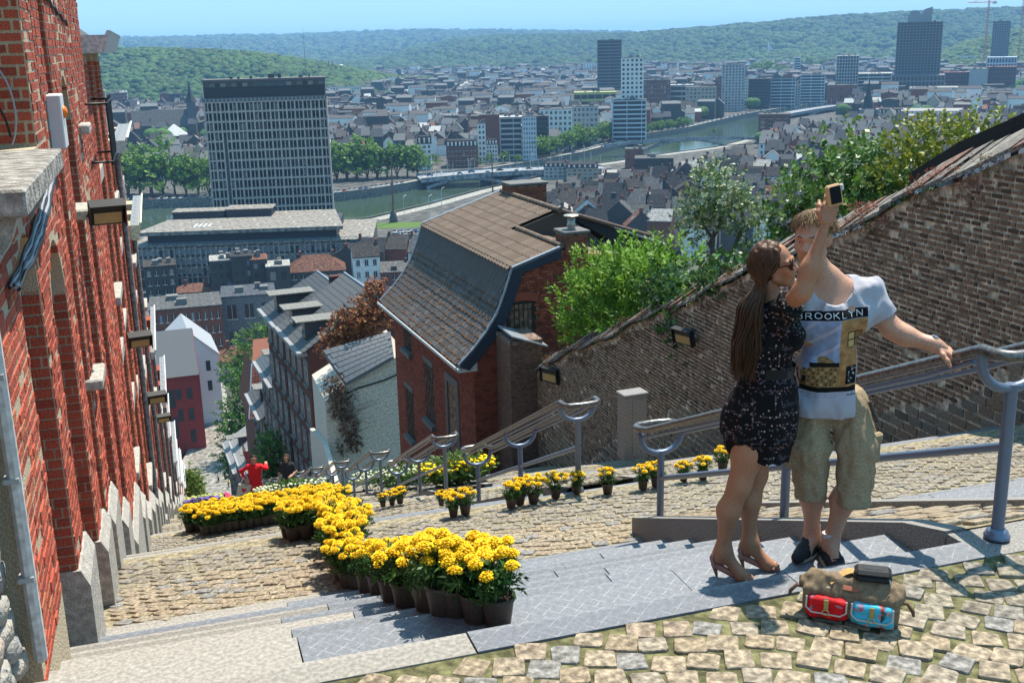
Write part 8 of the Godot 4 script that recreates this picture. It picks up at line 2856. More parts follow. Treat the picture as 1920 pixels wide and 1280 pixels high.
# head with brow, sockets, nose, lips, chin and ears; forward f, up u
func head_prims(c: Vector3, f: Vector3, u: Vector3, s: float) -> Array:
	f = f.normalized(); u = (u - f * u.dot(f)).normalized()
	var r := u.cross(f)
	var B := Basis(r, u, f)
	var P := func(x: float, y: float, z: float) -> Vector3: return c + B * V(x, y, z) * s
	var o := [[P.call(0, 0.035, -0.012), V(0.074, 0.088, 0.094) * s, B], [P.call(0, -0.03, 0.025), V(0.060, 0.078, 0.064) * s, B]]
	o.append([P.call(0, -0.094, 0.058), P.call(0, -0.088, 0.05), 0.022 * s, 0.028 * s])
	for sd in [-1, 1]:
		o.append([P.call(sd * 0.052, -0.055, 0.0), P.call(sd * 0.014, -0.096, 0.055), 0.018 * s, 0.018 * s])
		o.append([P.call(sd * 0.045, -0.018, 0.055), P.call(sd * 0.03, -0.035, 0.066), 0.022 * s, 0.020 * s])
		o.append([P.call(sd * 0.012, 0.022, 0.084), P.call(sd * 0.048, 0.02, 0.066), 0.011 * s, 0.010 * s])
		o.append([P.call(sd * 0.013, -0.034, 0.088), P.call(sd * 0.011, -0.034, 0.086), 0.0095 * s, 0.009 * s])
		o.append([P.call(sd * 0.073, 0.012, -0.012), P.call(sd * 0.071, -0.022, -0.006), 0.010 * s, 0.008 * s])
		o.append([P.call(sd * 0.079, 0.020, -0.020), P.call(sd * 0.078, -0.008, -0.018), 0.008 * s, 0.007 * s])
	o.append([P.call(0, 0.012, 0.082), P.call(0, -0.028, 0.104), 0.0075 * s, 0.0105 * s])
	o.append([P.call(-0.016, -0.060, 0.078), P.call(0.016, -0.060, 0.078), 0.0075 * s, 0.0075 * s])
	o.append([P.call(-0.013, -0.069, 0.076), P.call(0.013, -0.069, 0.076), 0.0085 * s, 0.0085 * s])
	return o

func face_bits(t: Node3D, c: Vector3, f: Vector3, u: Vector3, s: float, brow: Color) -> void:
	f = f.normalized(); u = (u - f * u.dot(f)).normalized()
	var r := u.cross(f)
	var B := Basis(r, u, f)
	for sd in [-1, 1]:
		var e := c + B * V(sd * 0.031, 0.004, 0.071) * s
		var g := G.new()
		g.sphere(e, Vector3.ONE * 0.0125 * s, 10, 8)
		var eye := part(t, "eye", g, M("eye white", L(0.55, 0.52, 0.5), 0.25))
		g = G.new()
		g.sphere(e + f * 0.0085 * s, Vector3.ONE * 0.0055 * s, 8, 6)
		part(eye, "iris", g, M("iris", L(0.03, 0.025, 0.02), 0.15))
		g = G.new()
		g.tube([c + B * V(sd * 0.014, 0.026, 0.093) * s, c + B * V(sd * 0.034, 0.031, 0.086) * s, c + B * V(sd * 0.052, 0.024, 0.068) * s], [0.003 * s, 0.0042 * s, 0.002 * s], 6)
		part(t, "eyebrow", g, M("brow " + str(brow), brow, 0.8))
	var g2 := G.new()
	g2.sphere(c + B * V(0, -0.0645, 0.083) * s, V(0.020, 0.0075, 0.006) * s, 10, 6, B)
	part(t, "lips", g2, M("lips", L(0.36, 0.12, 0.09), 0.45))

func strands(t: Node3D, called: String, paths: Array, r0: float, mat: Material) -> void:
	var g := G.new()
	for p in paths:
		var rr := []
		for k in p.size(): rr.append(r0 * (1.0 - 0.75 * float(k) / (p.size() - 1)))
		var tn := rf(0.45, 1.7)
		g.col = Color(tn, tn * 0.97, tn * 0.92)
		g.tube(p, rr, 5)
	part(t, called, g, mat)

func dress_texture() -> ImageTexture:
	var im := Image.create(256, 256, false, Image.FORMAT_RGB8)
	im.fill(Color(0.035, 0.033, 0.04))
	var r2 := RandomNumberGenerator.new()
	r2.seed = 77
	for k in 95:
		var c := Vector2(r2.randf() * 256, r2.randf() * 256)
		var kind := r2.randi() % 5
		var w := r2.randf() * TAU
		var col := Color(0.78, 0.66, 0.64) if kind != 1 else Color(0.80, 0.5, 0.5)
		var ax := Vector2(cos(w), sin(w))
		for y in range(-12, 13):
			for x in range(-12, 13):
				var p := Vector2(x, y)
				var q := Vector2(p.dot(ax), p.dot(ax.orthogonal()))
				var ins := false
				if kind < 3: ins = p.length() < (2.0 if kind == 0 else 3.0)
				elif kind == 3: ins = absf(q.x) < 10 and absf(q.y) < absf(q.x) * 0.55 + 1.2 and int(q.x + q.y + 40) % 3 != 0
				else: ins = absf(q.x) < 4 and q.y > -4 and q.y < 4.0 - absf(q.x) * 0.9
				if ins: im.set_pixel(posmod(int(c.x) + x, 256), posmod(int(c.y) + y, 256), col if kind < 3 or kind == 4 else Color(0.42, 0.38, 0.42))
	return ImageTexture.create_from_image(im)

func line(im: Image, a: Vector2, b: Vector2, w: float, c: Color) -> void:
	var n := int(a.distance_to(b)) + 1
	for k in n + 1:
		var p := a.lerp(b, float(k) / n)
		im.fill_rect(Rect2i(int(p.x - w / 2), int(p.y - w / 2), int(ceil(w)), int(ceil(w))), c)

func shirt_texture() -> ImageTexture:
	var W := 420
	var H := 560
	var im := Image.create(W, H, false, Image.FORMAT_RGB8)
	var nz := FastNoiseLite.new()
	nz.frequency = 0.02
	var base := Color(0.62, 0.61, 0.655)
	for y in H:
		for x in W:
			var n := nz.get_noise_2d(x, y)
			var n2 := nz.get_noise_2d(x * 5.0, y * 5.0)
			var c := base * (1.0 + 0.05 * n2)
			if y > 66 and y < 500:
				if x > 240 and x < 395:      # tawny tall building
					c = Color(0.60, 0.44, 0.28) * (1.0 + 0.22 * n + 0.14 * n2)
				elif x <= 240:               # washed sky over low buildings
					c = Color(0.52, 0.56, 0.66) * (1.0 + 0.12 * n)
					if absf(fposmod(x + y * 1.3, 150.0) - 60.0) < 16.0 and y < 300: c = Color(0.66, 0.62, 0.68)
					var sk := 335 + 30 * sin(x * 0.03) - (25 if x > 130 else 0)
					if y > sk: c = Color(0.52, 0.41, 0.27) * (1.0 + 0.25 * n + 0.2 * n2)
			im.set_pixel(x, y, c)
	im.fill_rect(Rect2i(0, 8, 395, 56), Color(0.06, 0.055, 0.065))
	var letters := {
		"B": [[0, 0, 0, 1], [0, 0, 0.55, 0], [0.55, 0, 0.66, 0.2], [0.66, 0.2, 0.55, 0.46], [0, 0.46, 0.6, 0.46], [0.6, 0.46, 0.72, 0.72], [0.72, 0.72, 0.58, 1], [0, 1, 0.58, 1]],
		"R": [[0, 0, 0, 1], [0, 0, 0.52, 0], [0.52, 0, 0.64, 0.24], [0.64, 0.24, 0.52, 0.5], [0, 0.5, 0.52, 0.5], [0.3, 0.5, 0.7, 1]],
		"O": [[0.4, 0, 0.1, 0.18], [0.1, 0.18, 0, 0.5], [0, 0.5, 0.1, 0.82], [0.1, 0.82, 0.4, 1], [0.4, 1, 0.7, 0.82], [0.7, 0.82, 0.8, 0.5], [0.8, 0.5, 0.7, 0.18], [0.7, 0.18, 0.4, 0]],
		"K": [[0, 0, 0, 1], [0, 0.55, 0.62, 0], [0.2, 0.42, 0.68, 1]],
		"L": [[0, 0, 0, 1], [0, 1, 0.55, 1]],
		"Y": [[0, 0, 0.35, 0.5], [0.7, 0, 0.35, 0.5], [0.35, 0.5, 0.35, 1]],
		"N": [[0, 1, 0, 0], [0, 0, 0.7, 1], [0.7, 1, 0.7, 0]]}
	var x := 14.0
	for ch in "BROOKLYN":
		for s in letters[ch]: line(im, Vector2(x + s[0] * 42, 20 + s[1] * 33), Vector2(x + s[2] * 42, 20 + s[3] * 33), 3.6, Color(0.82, 0.82, 0.84))
		x += 46.5 if ch != "L" else 41.0
	# windows, doorway and low arcades of the printed street
	im.fill_rect(Rect2i(282, 140, 92, 92), Color(0.30, 0.20, 0.12))
	for q in [[288, 148], [332, 148], [288, 192], [332, 192]]: im.fill_rect(Rect2i(q[0], q[1], 36, 36), Color(0.70, 0.58, 0.38) if q[0] < 300 else Color(0.48, 0.36, 0.22))
	im.fill_rect(Rect2i(278, 346, 66, 110), Color(0.05, 0.045, 0.05))
	var r3 := RandomNumberGenerator.new()
	r3.seed = 5
	for k in 16:
		var p := Vector2(288 + r3.randf() * 44, 356 + k * 5.4)
		line(im, p, p + Vector2(r3.randf_range(-9, 12), r3.randf_range(-6, 8)), 3.0, Color(0.78, 0.78, 0.8))
	for r in 5:
		for c in 9:
			im.fill_rect(Rect2i(40 + c * 22, 352 + r * 24, 11, 14), Color(0.33, 0.24, 0.15) if (r + c) % 3 else Color(0.66, 0.56, 0.40))
	for c in 3: im.fill_rect(Rect2i(8 + c * 26, 400, 17, 46), Color(0.12, 0.08, 0.05))
	im.fill_rect(Rect2i(90, 318, 150, 26), Color(0.10, 0.08, 0.07))
	im.fill_rect(Rect2i(0, 470, 395, 30), Color(0.07, 0.06, 0.055))
	for k in 3:
		var xx := 60
		while xx < 230:
			im.fill_rect(Rect2i(xx, 512 + k * 9, 6 + (xx * 7 + k) % 9, 3), Color(0.48, 0.47, 0.52))
			xx += 12 + (xx * 3 + k) % 6
	im.fill_rect(Rect2i(290, 516, 62, 7), Color(0.25, 0.24, 0.27)); im.fill_rect(Rect2i(318, 506, 6, 8), Color(0.25, 0.24, 0.27))
	return ImageTexture.create_from_image(im)

const TURN := -17.3

func man() -> void:
	var t := thing("person", "person in a printed grey t-shirt and khaki cargo shorts with one hand on the railing", "person", V(3.33, -2.8225, -4.93), TURN)
	var sk := skin("skin fair", L(0.52, 0.27, 0.175))
	var shL := V(0.185, 1.50, -0.02)
	var shR := V(-0.215, 1.49, -0.02)
	var elbL := V(0.30, 1.315, 0.02)
	var wrL := V(0.49, 1.250, 0.13)
	var haL := V(0.58, 1.205, 0.155)
	var elbR := V(-0.33, 1.18, -0.17)
	var wrR := V(-0.465, 1.125, -0.08)
	var hipR := V(-0.085, 0.86, 0.0)
	var hipL := V(0.10, 0.86, 0.01)
	var knR := V(-0.088, 0.50, 0.06)
	var knL := V(0.122, 0.52, 0.11)
	var anR := V(-0.045, 0.10, -0.04)
	var anL := V(0.02, 0.11, 0.09)
	var hc := V(-0.145, 1.80, 0.035)
	var hf := V(-0.55, -0.03, 0.83)
	var hu := V(-0.06, 1, 0.05)
	var body := [[hipR, knR, 0.078, 0.056], [hipL, knL, 0.078, 0.056], [knR, knR.lerp(anR, 0.35) + V(0, 0, -0.02), 0.054, 0.058], [knR.lerp(anR, 0.35) + V(0, 0, -0.02), anR, 0.056, 0.036], [knL, knL.lerp(anL, 0.35) + V(0, 0, -0.02), 0.054, 0.058], [knL.lerp(anL, 0.35) + V(0, 0, -0.02), anL, 0.056, 0.036],
		[V(0.01, 0.92, 0), V(0, 1.12, 0.0), 0.12, 0.115], [V(0, 1.12, 0), V(-0.01, 1.38, 0.0), 0.12, 0.13], [V(-0.12, 1.40, 0), V(0.09, 1.41, 0), 0.10, 0.10],
		[shR, V(-0.02, 1.50, -0.02), 0.062, 0.075], [shL, V(-0.02, 1.50, -0.02), 0.062, 0.075],
		[V(-0.03, 1.50, -0.02), hc + V(0.02, -0.09, -0.03), 0.066, 0.056], [V(-0.17, 1.5, 0.02), V(-0.03, 1.6, -0.01), 0.02, 0.03], [V(0.11, 1.51, 0.02), V(-0.03, 1.6, -0.01), 0.02, 0.03],
		[shL, elbL, 0.060, 0.045], [elbL, elbL.lerp(wrL, 0.35) + V(0, -0.012, 0), 0.044, 0.043], [elbL.lerp(wrL, 0.35) + V(0, -0.012, 0), wrL, 0.043, 0.029], [wrL, wrL.lerp(haL, 0.5), 0.027, 0.027],
		[shR, elbR, 0.058, 0.045], [elbR, wrR, 0.044, 0.028], [anR, anR + V(-0.05, -0.06, 0.09), 0.036, 0.03], [anL, anL + V(0, -0.06, 0.12), 0.036, 0.03]]
	var g := sdf(body, 0.013, 45.0)
	g.add(sdf(head_prims(hc, hf, hu, 1.13), 0.0042, 150.0))
	g.add(sdf(hand(wrL, haL - wrL, V(0.15, 0.9, 0.35), V(-0.1, -0.3, 0.9), 1.1, [0.35, 0.75, 0.5], V(0.35, -0.55, 0.6)), 0.0038, 210.0))
	g.add(sdf(hand(wrR, V(0.02, -0.85, 0.45), V(-0.9, 0.1, -0.2), V(0.3, 0.5, 0.8), 1.06, [0.25, 0.35, 0.25], V(0.6, -0.1, 0.6)), 0.0038, 210.0))
	part(t, "body", g, sk)
	face_bits(t, hc, hf, hu, 1.13, L(0.16, 0.10, 0.055))
	# t-shirt, printed on its front
	var sleeveL := shL.lerp(elbL, 0.68)
	var sleeveR := shR.lerp(elbR, 0.7)
	var shirt := [[V(0.01, 0.90, 0.005), V(0, 1.12, 0.005), 0.155, 0.135], [V(-0.09, 0.90, 0.01), V(0.13, 0.91, 0.01), 0.128, 0.128], [V(0, 1.12, 0), V(-0.01, 1.36, 0.01), 0.135, 0.145], [V(-0.13, 1.38, 0), V(0.10, 1.39, 0), 0.118, 0.118], [V(-0.08, 1.1, 0.01), V(0.08, 1.1, 0.01), 0.115, 0.115],
		[shR, V(-0.02, 1.47, -0.02), 0.078, 0.085], [shL, V(-0.02, 1.47, -0.02), 0.078, 0.085], [shL, sleeveL, 0.070, 0.066], [shR, sleeveR, 0.074, 0.074], [V(0.13, 1.505, -0.01), V(0.02, 1.555, -0.015), 0.055, 0.05], [V(-0.17, 1.495, -0.01), V(-0.07, 1.55, -0.015), 0.055, 0.05]]
	var axL := (elbL - shL).normalized()
	g = sdf(shirt, 0.009, 50.0, 0.016, 9.0, func(q: Vector3) -> float:
		var hem := 0.855 + 0.13 * maxf(q.x, 0) - q.y
		var nk := minf(0.105 - Vector2(q.x + 0.03, (q.z - 0.035) * 0.85).length(), q.y - 1.468 - 6.0 * pow(q.x + 0.03, 2) - 0.5 * maxf(-q.z, 0.0))
		var sl := (q - sleeveL).dot(axL) - 0.005
		if q.x < 0.1: sl = -1.0
		return maxf(hem, maxf(nk, sl)))
	var plain := G.new()
	var front := G.new()
	for k in g.v.size():
		var p := g.v[k]
		g.u[k] = Vector2((p.x + 0.235) / 0.40, (1.455 - p.y + (p.x) * 0.06) / 0.50)
	for k in range(0, g.ix.size(), 3):
		var ok := true
		for j in 3:
			var q := g.ix[k + j]
			if g.n[q].z < 0.12 or g.u[q].y < 0.005 or g.u[q].y > 0.995 or g.u[q].x < 0.0 or g.u[q].x > 0.995: ok = false
		var tg := front if ok else plain
		for j in 3: tg.ix.append(g.ix[k + j])
	for tg in [plain, front]:
		tg.v = g.v; tg.n = g.n; tg.c = g.c; tg.u = g.u
	var sm := M("shirt cotton", L(0.34, 0.33, 0.365), 0.95, "", 1.0)
	var so := part(t, "shirt", plain, sm)
	var pm := M("shirt print", L(1, 1, 1), 0.95)
	pm.albedo_texture = shirt_texture()
	part(so, "shirt_print", front, pm)
	# cargo shorts
	var kR2 := knR.lerp(anR, 0.34)
	var kL2 := knL.lerp(anL, 0.36)
	var shorts := [[V(-0.05, 0.90, 0), V(0.07, 0.90, 0.0), 0.128, 0.128], [hipR + V(-0.015, 0, 0), hipR.lerp(knR, 0.55) + V(-0.02, 0, 0.02), 0.105, 0.098], [hipR.lerp(knR, 0.55) + V(-0.02, 0, 0.02), kR2 + V(-0.02, 0, 0.035), 0.102, 0.086], [hipL + V(0.015, 0, 0), hipL.lerp(knL, 0.55) + V(0.025, 0, 0.02), 0.105, 0.100], [hipL.lerp(knL, 0.55) + V(0.025, 0, 0.02), kL2 + V(0.03, 0, 0.035), 0.104, 0.09], [V(0.20, 0.62, 0.06), V(0.205, 0.70, 0.05), 0.055, 0.05], [V(-0.18, 0.60, 0.03), V(-0.175, 0.68, 0.02), 0.045, 0.04]]
	g = sdf(shorts, 0.010, 95.0, 0.016, 12.0, func(q: Vector3) -> float:
		var hem := (0.375 if q.x < 0.02 else 0.365) - q.y
		return maxf(hem, q.y - 0.985))
	var kh := M("khaki cotton", L(0.33, 0.245, 0.15), 0.95, "soft", 6.0, "nfine", 8.0, 0.0, 0.4)
	var st := part(t, "shorts", g, kh)
	for q in [[V(0.215, 0.66, 0.10), 30.0], [V(-0.19, 0.63, 0.07), -35.0]]:
		g = G.new()
		var B := ry(q[1])
		g.cbox(q[0], V(0.115, 0.16, 0.035), 0.014, B); g.cbox(q[0] + V(0, 0.07, 0.006), V(0.125, 0.05, 0.042), 0.012, B)
		part(st, "cargo_pocket", g, kh)
	g = G.new()
	g.tube([V(0.19, 0.93, 0.085), V(0.215, 0.86, 0.10), V(0.235, 0.82, 0.10)], 0.012, 6)
	part(st, "strap", g, M("dark strap", L(0.06, 0.05, 0.04), 0.8))
	# socks and shoes
	for q in [[anR, V(-0.62, 0, 0.75), 0], [anL, V(0.05, 0, 1.0), 1]]:
		var a: Vector3 = q[0]
		var d: Vector3 = (q[1] as Vector3).normalized()
		g = G.new()
		g.tube([a + V(0, -0.03, 0), a + V(0, 0.03, -0.003), a + V(0, 0.062, -0.006)], [0.046, 0.043, 0.045], 14)
		part(t, "sock", g, M("white sock", L(0.62, 0.60, 0.62), 0.9, "fine", 9.0))
		var f0 := V(a.x, 0.038, a.z) - d * 0.045
		g = sdf([[f0, f0 + d * 0.13, 0.043, 0.046], [f0 + d * 0.13, f0 + d * 0.225 + V(0, -0.006, 0), 0.046, 0.034], [f0 + V(0, 0.03, 0), f0 + d * 0.09 + V(0, 0.035, 0), 0.043, 0.038]], 0.006, 90.0, 0.006, 20.0, func(p: Vector3) -> float: return 0.006 - p.y)
		var sh := part(t, "shoe", g, M("black canvas", L(0.022, 0.022, 0.025), 0.8))
		g = G.new()
		var pts := []
		var sd := d.cross(Vector3.UP)
		for k in 20:
			var w := TAU * k / 20.0
			pts.append(f0 + d * (0.09 + 0.145 * cos(w)) + sd * 0.047 * sin(w) + V(0, -0.026, 0))
		g.tube(pts, 0.012, 6, true)
		part(sh, "sole", g, M("shoe sole", L(0.30, 0.24, 0.17), 0.8))
		g = G.new()
		for k in 4: g.tube([f0 + d * (0.10 + k * 0.022) + sd * 0.022 + V(0, 0.05 - k * 0.004, 0), f0 + d * (0.11 + k * 0.022) + V(0, 0.058 - k * 0.005, 0), f0 + d * (0.10 + k * 0.022) - sd * 0.022 + V(0, 0.05 - k * 0.004, 0)], 0.0045, 5)
		part(sh, "laces", g, M("black lace", L(0.012, 0.012, 0.013), 0.8), true)
	# hair: a cap of short tousled strands
	var hm := M("light brown hair", L(0.20, 0.125, 0.065), 0.55)
	var Bh := Basis(hu.cross(hf).normalized(), hf.cross(hu.cross(hf)).normalized(), hf.normalized())
	g = sdf([[hc + Bh * V(0, 0.052, -0.022) * 1.13, V(0.081, 0.088, 0.098) * 1.13, Bh]], 0.007, 120.0, 0.012, 34.0, func(p: Vector3) -> float:
		var w := Bh.transposed() * (p - hc)
		return maxf(-0.03 - w.y + 0.06 * smoothstep(-0.02, 0.09, w.z) * 2.2, 0.02 - w.y - (0.10 if w.z < 0.03 else 0.0)))
	var hp := part(t, "hair", g, hm)
	var paths := []
	for k in 900:
		var a := rf(0, TAU)
		var e := rf(0.05, 1.35)
		var n := V(cos(a) * cos(e), sin(e), sin(a) * cos(e))
		if n.z > 0.35 and n.y < 0.42: continue
		var p0 := hc + Bh * (V(0, 0.05, -0.022) + n * V(0.08, 0.086, 0.096)) * 1.13
		var dir := (n * 0.12 + V(rf(-0.3, 0.3) + n.x * 0.5 + 0.2, -0.45 + 0.35 * n.y, rf(0.2, 0.7) * n.y - 0.2 * absf(n.x))).normalized()
		var l := rf(0.03, 0.055)
		paths.append([p0, p0 + Bh * (dir * l * 0.5 + n * 0.006), p0 + Bh * (dir * l + V(0, -0.008, 0))])
	strands(hp, "hair_strands", paths, 0.0026, hm)
	# necklace and watch
	var steel := M("steel", L(0.5, 0.5, 0.52), 0.25, "", 1.0, "", 1.0, 0.9)
	g = G.new()
	g.tube([V(-0.105, 1.545, 0.055), V(-0.07, 1.50, 0.075), V(-0.035, 1.485, 0.083), V(0.0, 1.50, 0.075), V(0.035, 1.55, 0.05)], 0.0025, 5)
	part(t, "necklace", g, M("gold chain", L(0.5, 0.36, 0.12), 0.3, "", 1.0, "", 1.0, 0.9))
	g = G.new()
	var wd := (haL - wrL).normalized()
	var wa := wd.cross(Vector3.UP).normalized()
	var wb := wd.cross(wa)
	var wc := wrL - wd * 0.012
	for k in 16:
		var w := TAU * k / 16.0
		g.cbox(wc + (wa * cos(w) + wb * sin(w)) * 0.034, V(0.014, 0.022, 0.006), 0.002, Basis(-wa * sin(w) + wb * cos(w), wd, wa * cos(w) + wb * sin(w)))
	var wt := part(t, "wristwatch", g, steel)
	g = G.new()
	g.tube([wc - wb * 0.034, wc - wb * 0.044], 0.019, 16)
	part(wt, "watch_case", g, steel)

func woman() -> void:
	var t := thing("person", "person with long brown hair in a short black patterned dress, raising a camera", "person", V(2.80, -2.8225, -4.90), TURN)
	var sk := skin("skin tanned", L(0.43, 0.195, 0.105))
	var shR := V(0.135, 1.475, 0.10)
	var shL := V(0.14, 1.475, -0.14)
	var elbR := V(0.20, 1.62, 0.26)
	var wrR := V(0.30, 1.94, 0.245)
	var hipR := V(0.045, 0.90, 0.07)
	var hipL := V(0.075, 0.90, -0.07)
	var knR := V(-0.035, 0.545, 0.085)
	var knL := V(0.085, 0.545, -0.06)
	var anR := V(-0.105, 0.155, 0.045)
	var anL := V(0.06, 0.155, -0.05)
	var hc := V(0.125, 1.70, 0.0)
	var hf := V(0.93, 0.18, 0.30)
	var hu := V(-0.22, 1, 0.05)
	var ballR := V(-0.01, 0.028, 0.095)
	var ballL := V(0.155, 0.028, -0.02)
	var body := [[hipR, hipR.lerp(knR, 0.5), 0.098, 0.078], [hipR.lerp(knR, 0.5), knR, 0.078, 0.054], [hipL, hipL.lerp(knL, 0.5), 0.098, 0.078], [hipL.lerp(knL, 0.5), knL, 0.078, 0.054],
		[knR, knR.lerp(anR, 0.38) + V(-0.024, 0, 0), 0.050, 0.054], [knR.lerp(anR, 0.38) + V(-0.024, 0, 0), anR, 0.053, 0.031], [knL, knL.lerp(anL, 0.38) + V(-0.024, 0, 0), 0.050, 0.054], [knL.lerp(anL, 0.38) + V(-0.024, 0, 0), anL, 0.053, 0.031],
		[anR, anR + V(-0.025, -0.045, 0), 0.030, 0.026], [anL, anL + V(-0.025, -0.045, 0), 0.030, 0.026], [anR + V(0.01, -0.02, 0.005), ballR, 0.030, 0.026], [anL + V(0.01, -0.02, 0.005), ballL, 0.030, 0.026], [ballR, ballR + V(0.045, -0.008, 0.02), 0.026, 0.016], [ballL, ballL + V(0.05, -0.008, 0.01), 0.026, 0.016],
		[V(0.07, 0.95, 0), V(0.11, 1.14, 0), 0.115, 0.09], [V(0.11, 1.14, 0), V(0.135, 1.36, -0.01), 0.095, 0.105], [shR, shL, 0.052, 0.052], [V(0.13, 1.46, -0.01), hc + V(-0.02, -0.08, 0), 0.052, 0.046],
		[shR, elbR, 0.049, 0.038], [elbR, elbR.lerp(wrR, 0.35), 0.038, 0.037], [elbR.lerp(wrR, 0.35), wrR, 0.037, 0.023], [shL, V(0.25, 1.30, -0.18), 0.045, 0.038], [V(0.25, 1.30, -0.18), V(0.40, 1.25, -0.12), 0.037, 0.027]]
	var g := sdf(body, 0.013, 48.0)
	g.add(sdf(head_prims(hc, hf, hu, 1.02), 0.0042, 150.0))
	g.add(sdf(hand(wrR, V(0.25, 1.0, -0.05), V(-0.15, 0.1, 0.95), V(-0.9, 0.3, 0.1), 1.0, [0.45, 0.7, 0.5], V(0.15, 0.75, -0.45)), 0.0038, 210.0))
	g.add(sdf(hand(V(0.40, 1.25, -0.12), V(1, -0.1, 0.2), V(0, 0.3, -1), V(0, 1, 0), 0.95, [0.2, 0.3, 0.2], V(0.7, 0.6, 0.1)), 0.005, 200.0))
	part(t, "body", g, sk)
	face_bits(t, hc, hf, hu, 1.02, L(0.05, 0.03, 0.02))
	# dress: bodice, short sleeve, belt and ruffled skirt
	var dm := M("printed dress", L(1, 1, 1), 0.9)
	dm.albedo_texture = dress_texture()
	dm.uv1_triplanar = true
	dm.uv1_scale = Vector3.ONE * 3.4
	var axR := (elbR - shR).normalized()
	var dress := [[V(0.11, 1.12, 0), V(0.135, 1.36, -0.01), 0.118, 0.125], [shR + V(0.0, -0.005, 0), shL, 0.072, 0.068], [V(0.215, 1.34, 0.05), V(0.215, 1.34, -0.07), 0.062, 0.06], [shR, shR.lerp(elbR, 0.62), 0.072, 0.074], [V(0.06, 1.20, 0.03), V(0.08, 1.38, 0.02), 0.09, 0.085]]
	g = sdf(dress, 0.011, 50.0, 0.03, 8.0, func(q: Vector3) -> float:
		var nk := 0.075 - V(q.x - 0.14, (q.y - 1.565) * 0.8, q.z).length()
		var sl := (q - shR.lerp(elbR, 0.62)).dot(axR)
		if q.z < 0.08 or q.y < 1.42: sl = -1.0
		return maxf(1.09 - q.y, maxf(nk, sl)))
	var dr := part(t, "dress", g, dm)
	g = G.new()
	var rows := 22
	var cols := 96
	for r in rows:
		for c in cols:
			var P := func(rr: int, cc: int) -> Vector3:
				var s := float(rr) / rows
				var w := TAU * cc / cols
				var ctr := V(0.118, 1.135, 0).lerp(V(0.068, 0.70, 0.005), s)
				var rad := lerpf(0.128, 0.185, pow(s, 0.55)) + 0.02 * sin(PI * s) - (0.012 if s > 0.8 else 0.0)
				rad *= 1.0 + (0.032 * s) * sin(w * 11 + sin(w * 3) * 2.0) + 0.01 * s * sin(w * 23)
				var hemy := -0.03 * s * s * cos(w - 0.3) + 0.006 * s * sin(w * 11)
				return ctr + V(cos(w) * rad * 0.98 - 0.035 * sin(PI * s) * maxf(0.0, -cos(w)), hemy, sin(w) * rad * 0.95)
			g.quad(P.call(r + 1, c + 1), P.call(r + 1, c), P.call(r, c), P.call(r, c + 1))
	part(dr, "skirt", g, dm)
	g = G.new()
	var bp: Array[Vector2] = []
	for k in 40:
		var w := TAU * k / 40.0
		bp.append(Vector2(0.127 * cos(w), 0.124 * sin(w)))
	for k in 40:
		var a: Vector2 = bp[k]
		var b: Vector2 = bp[(k + 1) % 40]
		g.quad(V(0.105 + b.x, 1.05, b.y), V(0.105 + a.x, 1.05, a.y), V(0.125 + a.x, 1.185, a.y), V(0.125 + b.x, 1.185, b.y))
	part(dr, "belt", g, M("black elastic belt", L(0.012, 0.012, 0.013), 0.7, "fine", 6.0))
	g = G.new()
	g.cbox(V(0.20, 1.115, 0.085), V(0.06, 0.14, 0.02), 0.006, ry(38))
	part(dr, "buckle", g, M("belt buckle", L(0.02, 0.02, 0.021), 0.35))
	g = G.new()
	g.tube([V(0.0, 1.24, 0.10), V(-0.035, 1.15, 0.11), V(-0.05, 1.07, 0.10), V(-0.03, 1.02, 0.10)], 0.004, 5)
	part(dr, "tie_string", g, M("black lace", L(0.012, 0.012, 0.013), 0.8))
	# high heeled sandals
	var pink := M("dusty pink leather", L(0.42, 0.20, 0.16), 0.5, "soft", 6.0)
	for q in [[anR, ballR, V(0.86, 0, 0.5)], [anL, ballL, V(0.96, 0, 0.28)]]:
		var a: Vector3 = q[0]
		var b: Vector3 = q[1]
		var d: Vector3 = (q[2] as Vector3).normalized()
		var hl := a + V(-0.03, -0.085, 0) - d * 0.01
		var so := G.new()
		var sd := d.cross(Vector3.UP).normalized()
		so.tube([hl, hl.lerp(b, 0.5) + V(0, -0.012, 0), b + V(0, -0.022, 0), b + d * 0.07 + V(0, -0.022, 0)], [0.022, 0.018, 0.016, 0.010], 8)
		var shoe := part(t, "sandal", so, pink)
		var hg := G.new()
		hg.tube([hl + V(0, 0.005, 0) - d * 0.008, V(hl.x, 0.0, hl.z) + d * 0.012], [0.017, 0.006], 8)
		part(shoe, "heel", hg, M("heel wood", L(0.20, 0.12, 0.06), 0.6))
		hg = G.new()
		var ring := []
		for k in 18:
			var w := TAU * k / 18.0
			ring.append(a + V(0, 0.01, 0) + V(cos(w) * 0.039, 0.004 * sin(w * 2), sin(w) * 0.039))
		hg.tube(ring, 0.0055, 6, true)
		hg.tube([hl + sd * 0.022 + V(0, 0.0, 0), hl + sd * 0.028 - d * 0.012 + V(0, 0.045, 0), a - d * 0.036 + V(0, 0.012, 0)], 0.012, 6)
		hg.tube([hl - sd * 0.022, hl - sd * 0.028 - d * 0.012 + V(0, 0.045, 0), a - d * 0.036 + V(0, 0.012, 0)], 0.012, 6)
		hg.tube([b + sd * 0.032 + V(0, -0.012, 0), b + d * 0.01 + V(0, 0.026, 0), b - sd * 0.032 + V(0, -0.012, 0)], 0.011, 6)
		hg.tube([b + d * 0.03 + sd * 0.028 + V(0, -0.012, 0), b + d * 0.04 + V(0, 0.016, 0), b + d * 0.03 - sd * 0.028 + V(0, -0.012, 0)], 0.011, 6)
		part(shoe, "strap", hg, pink)
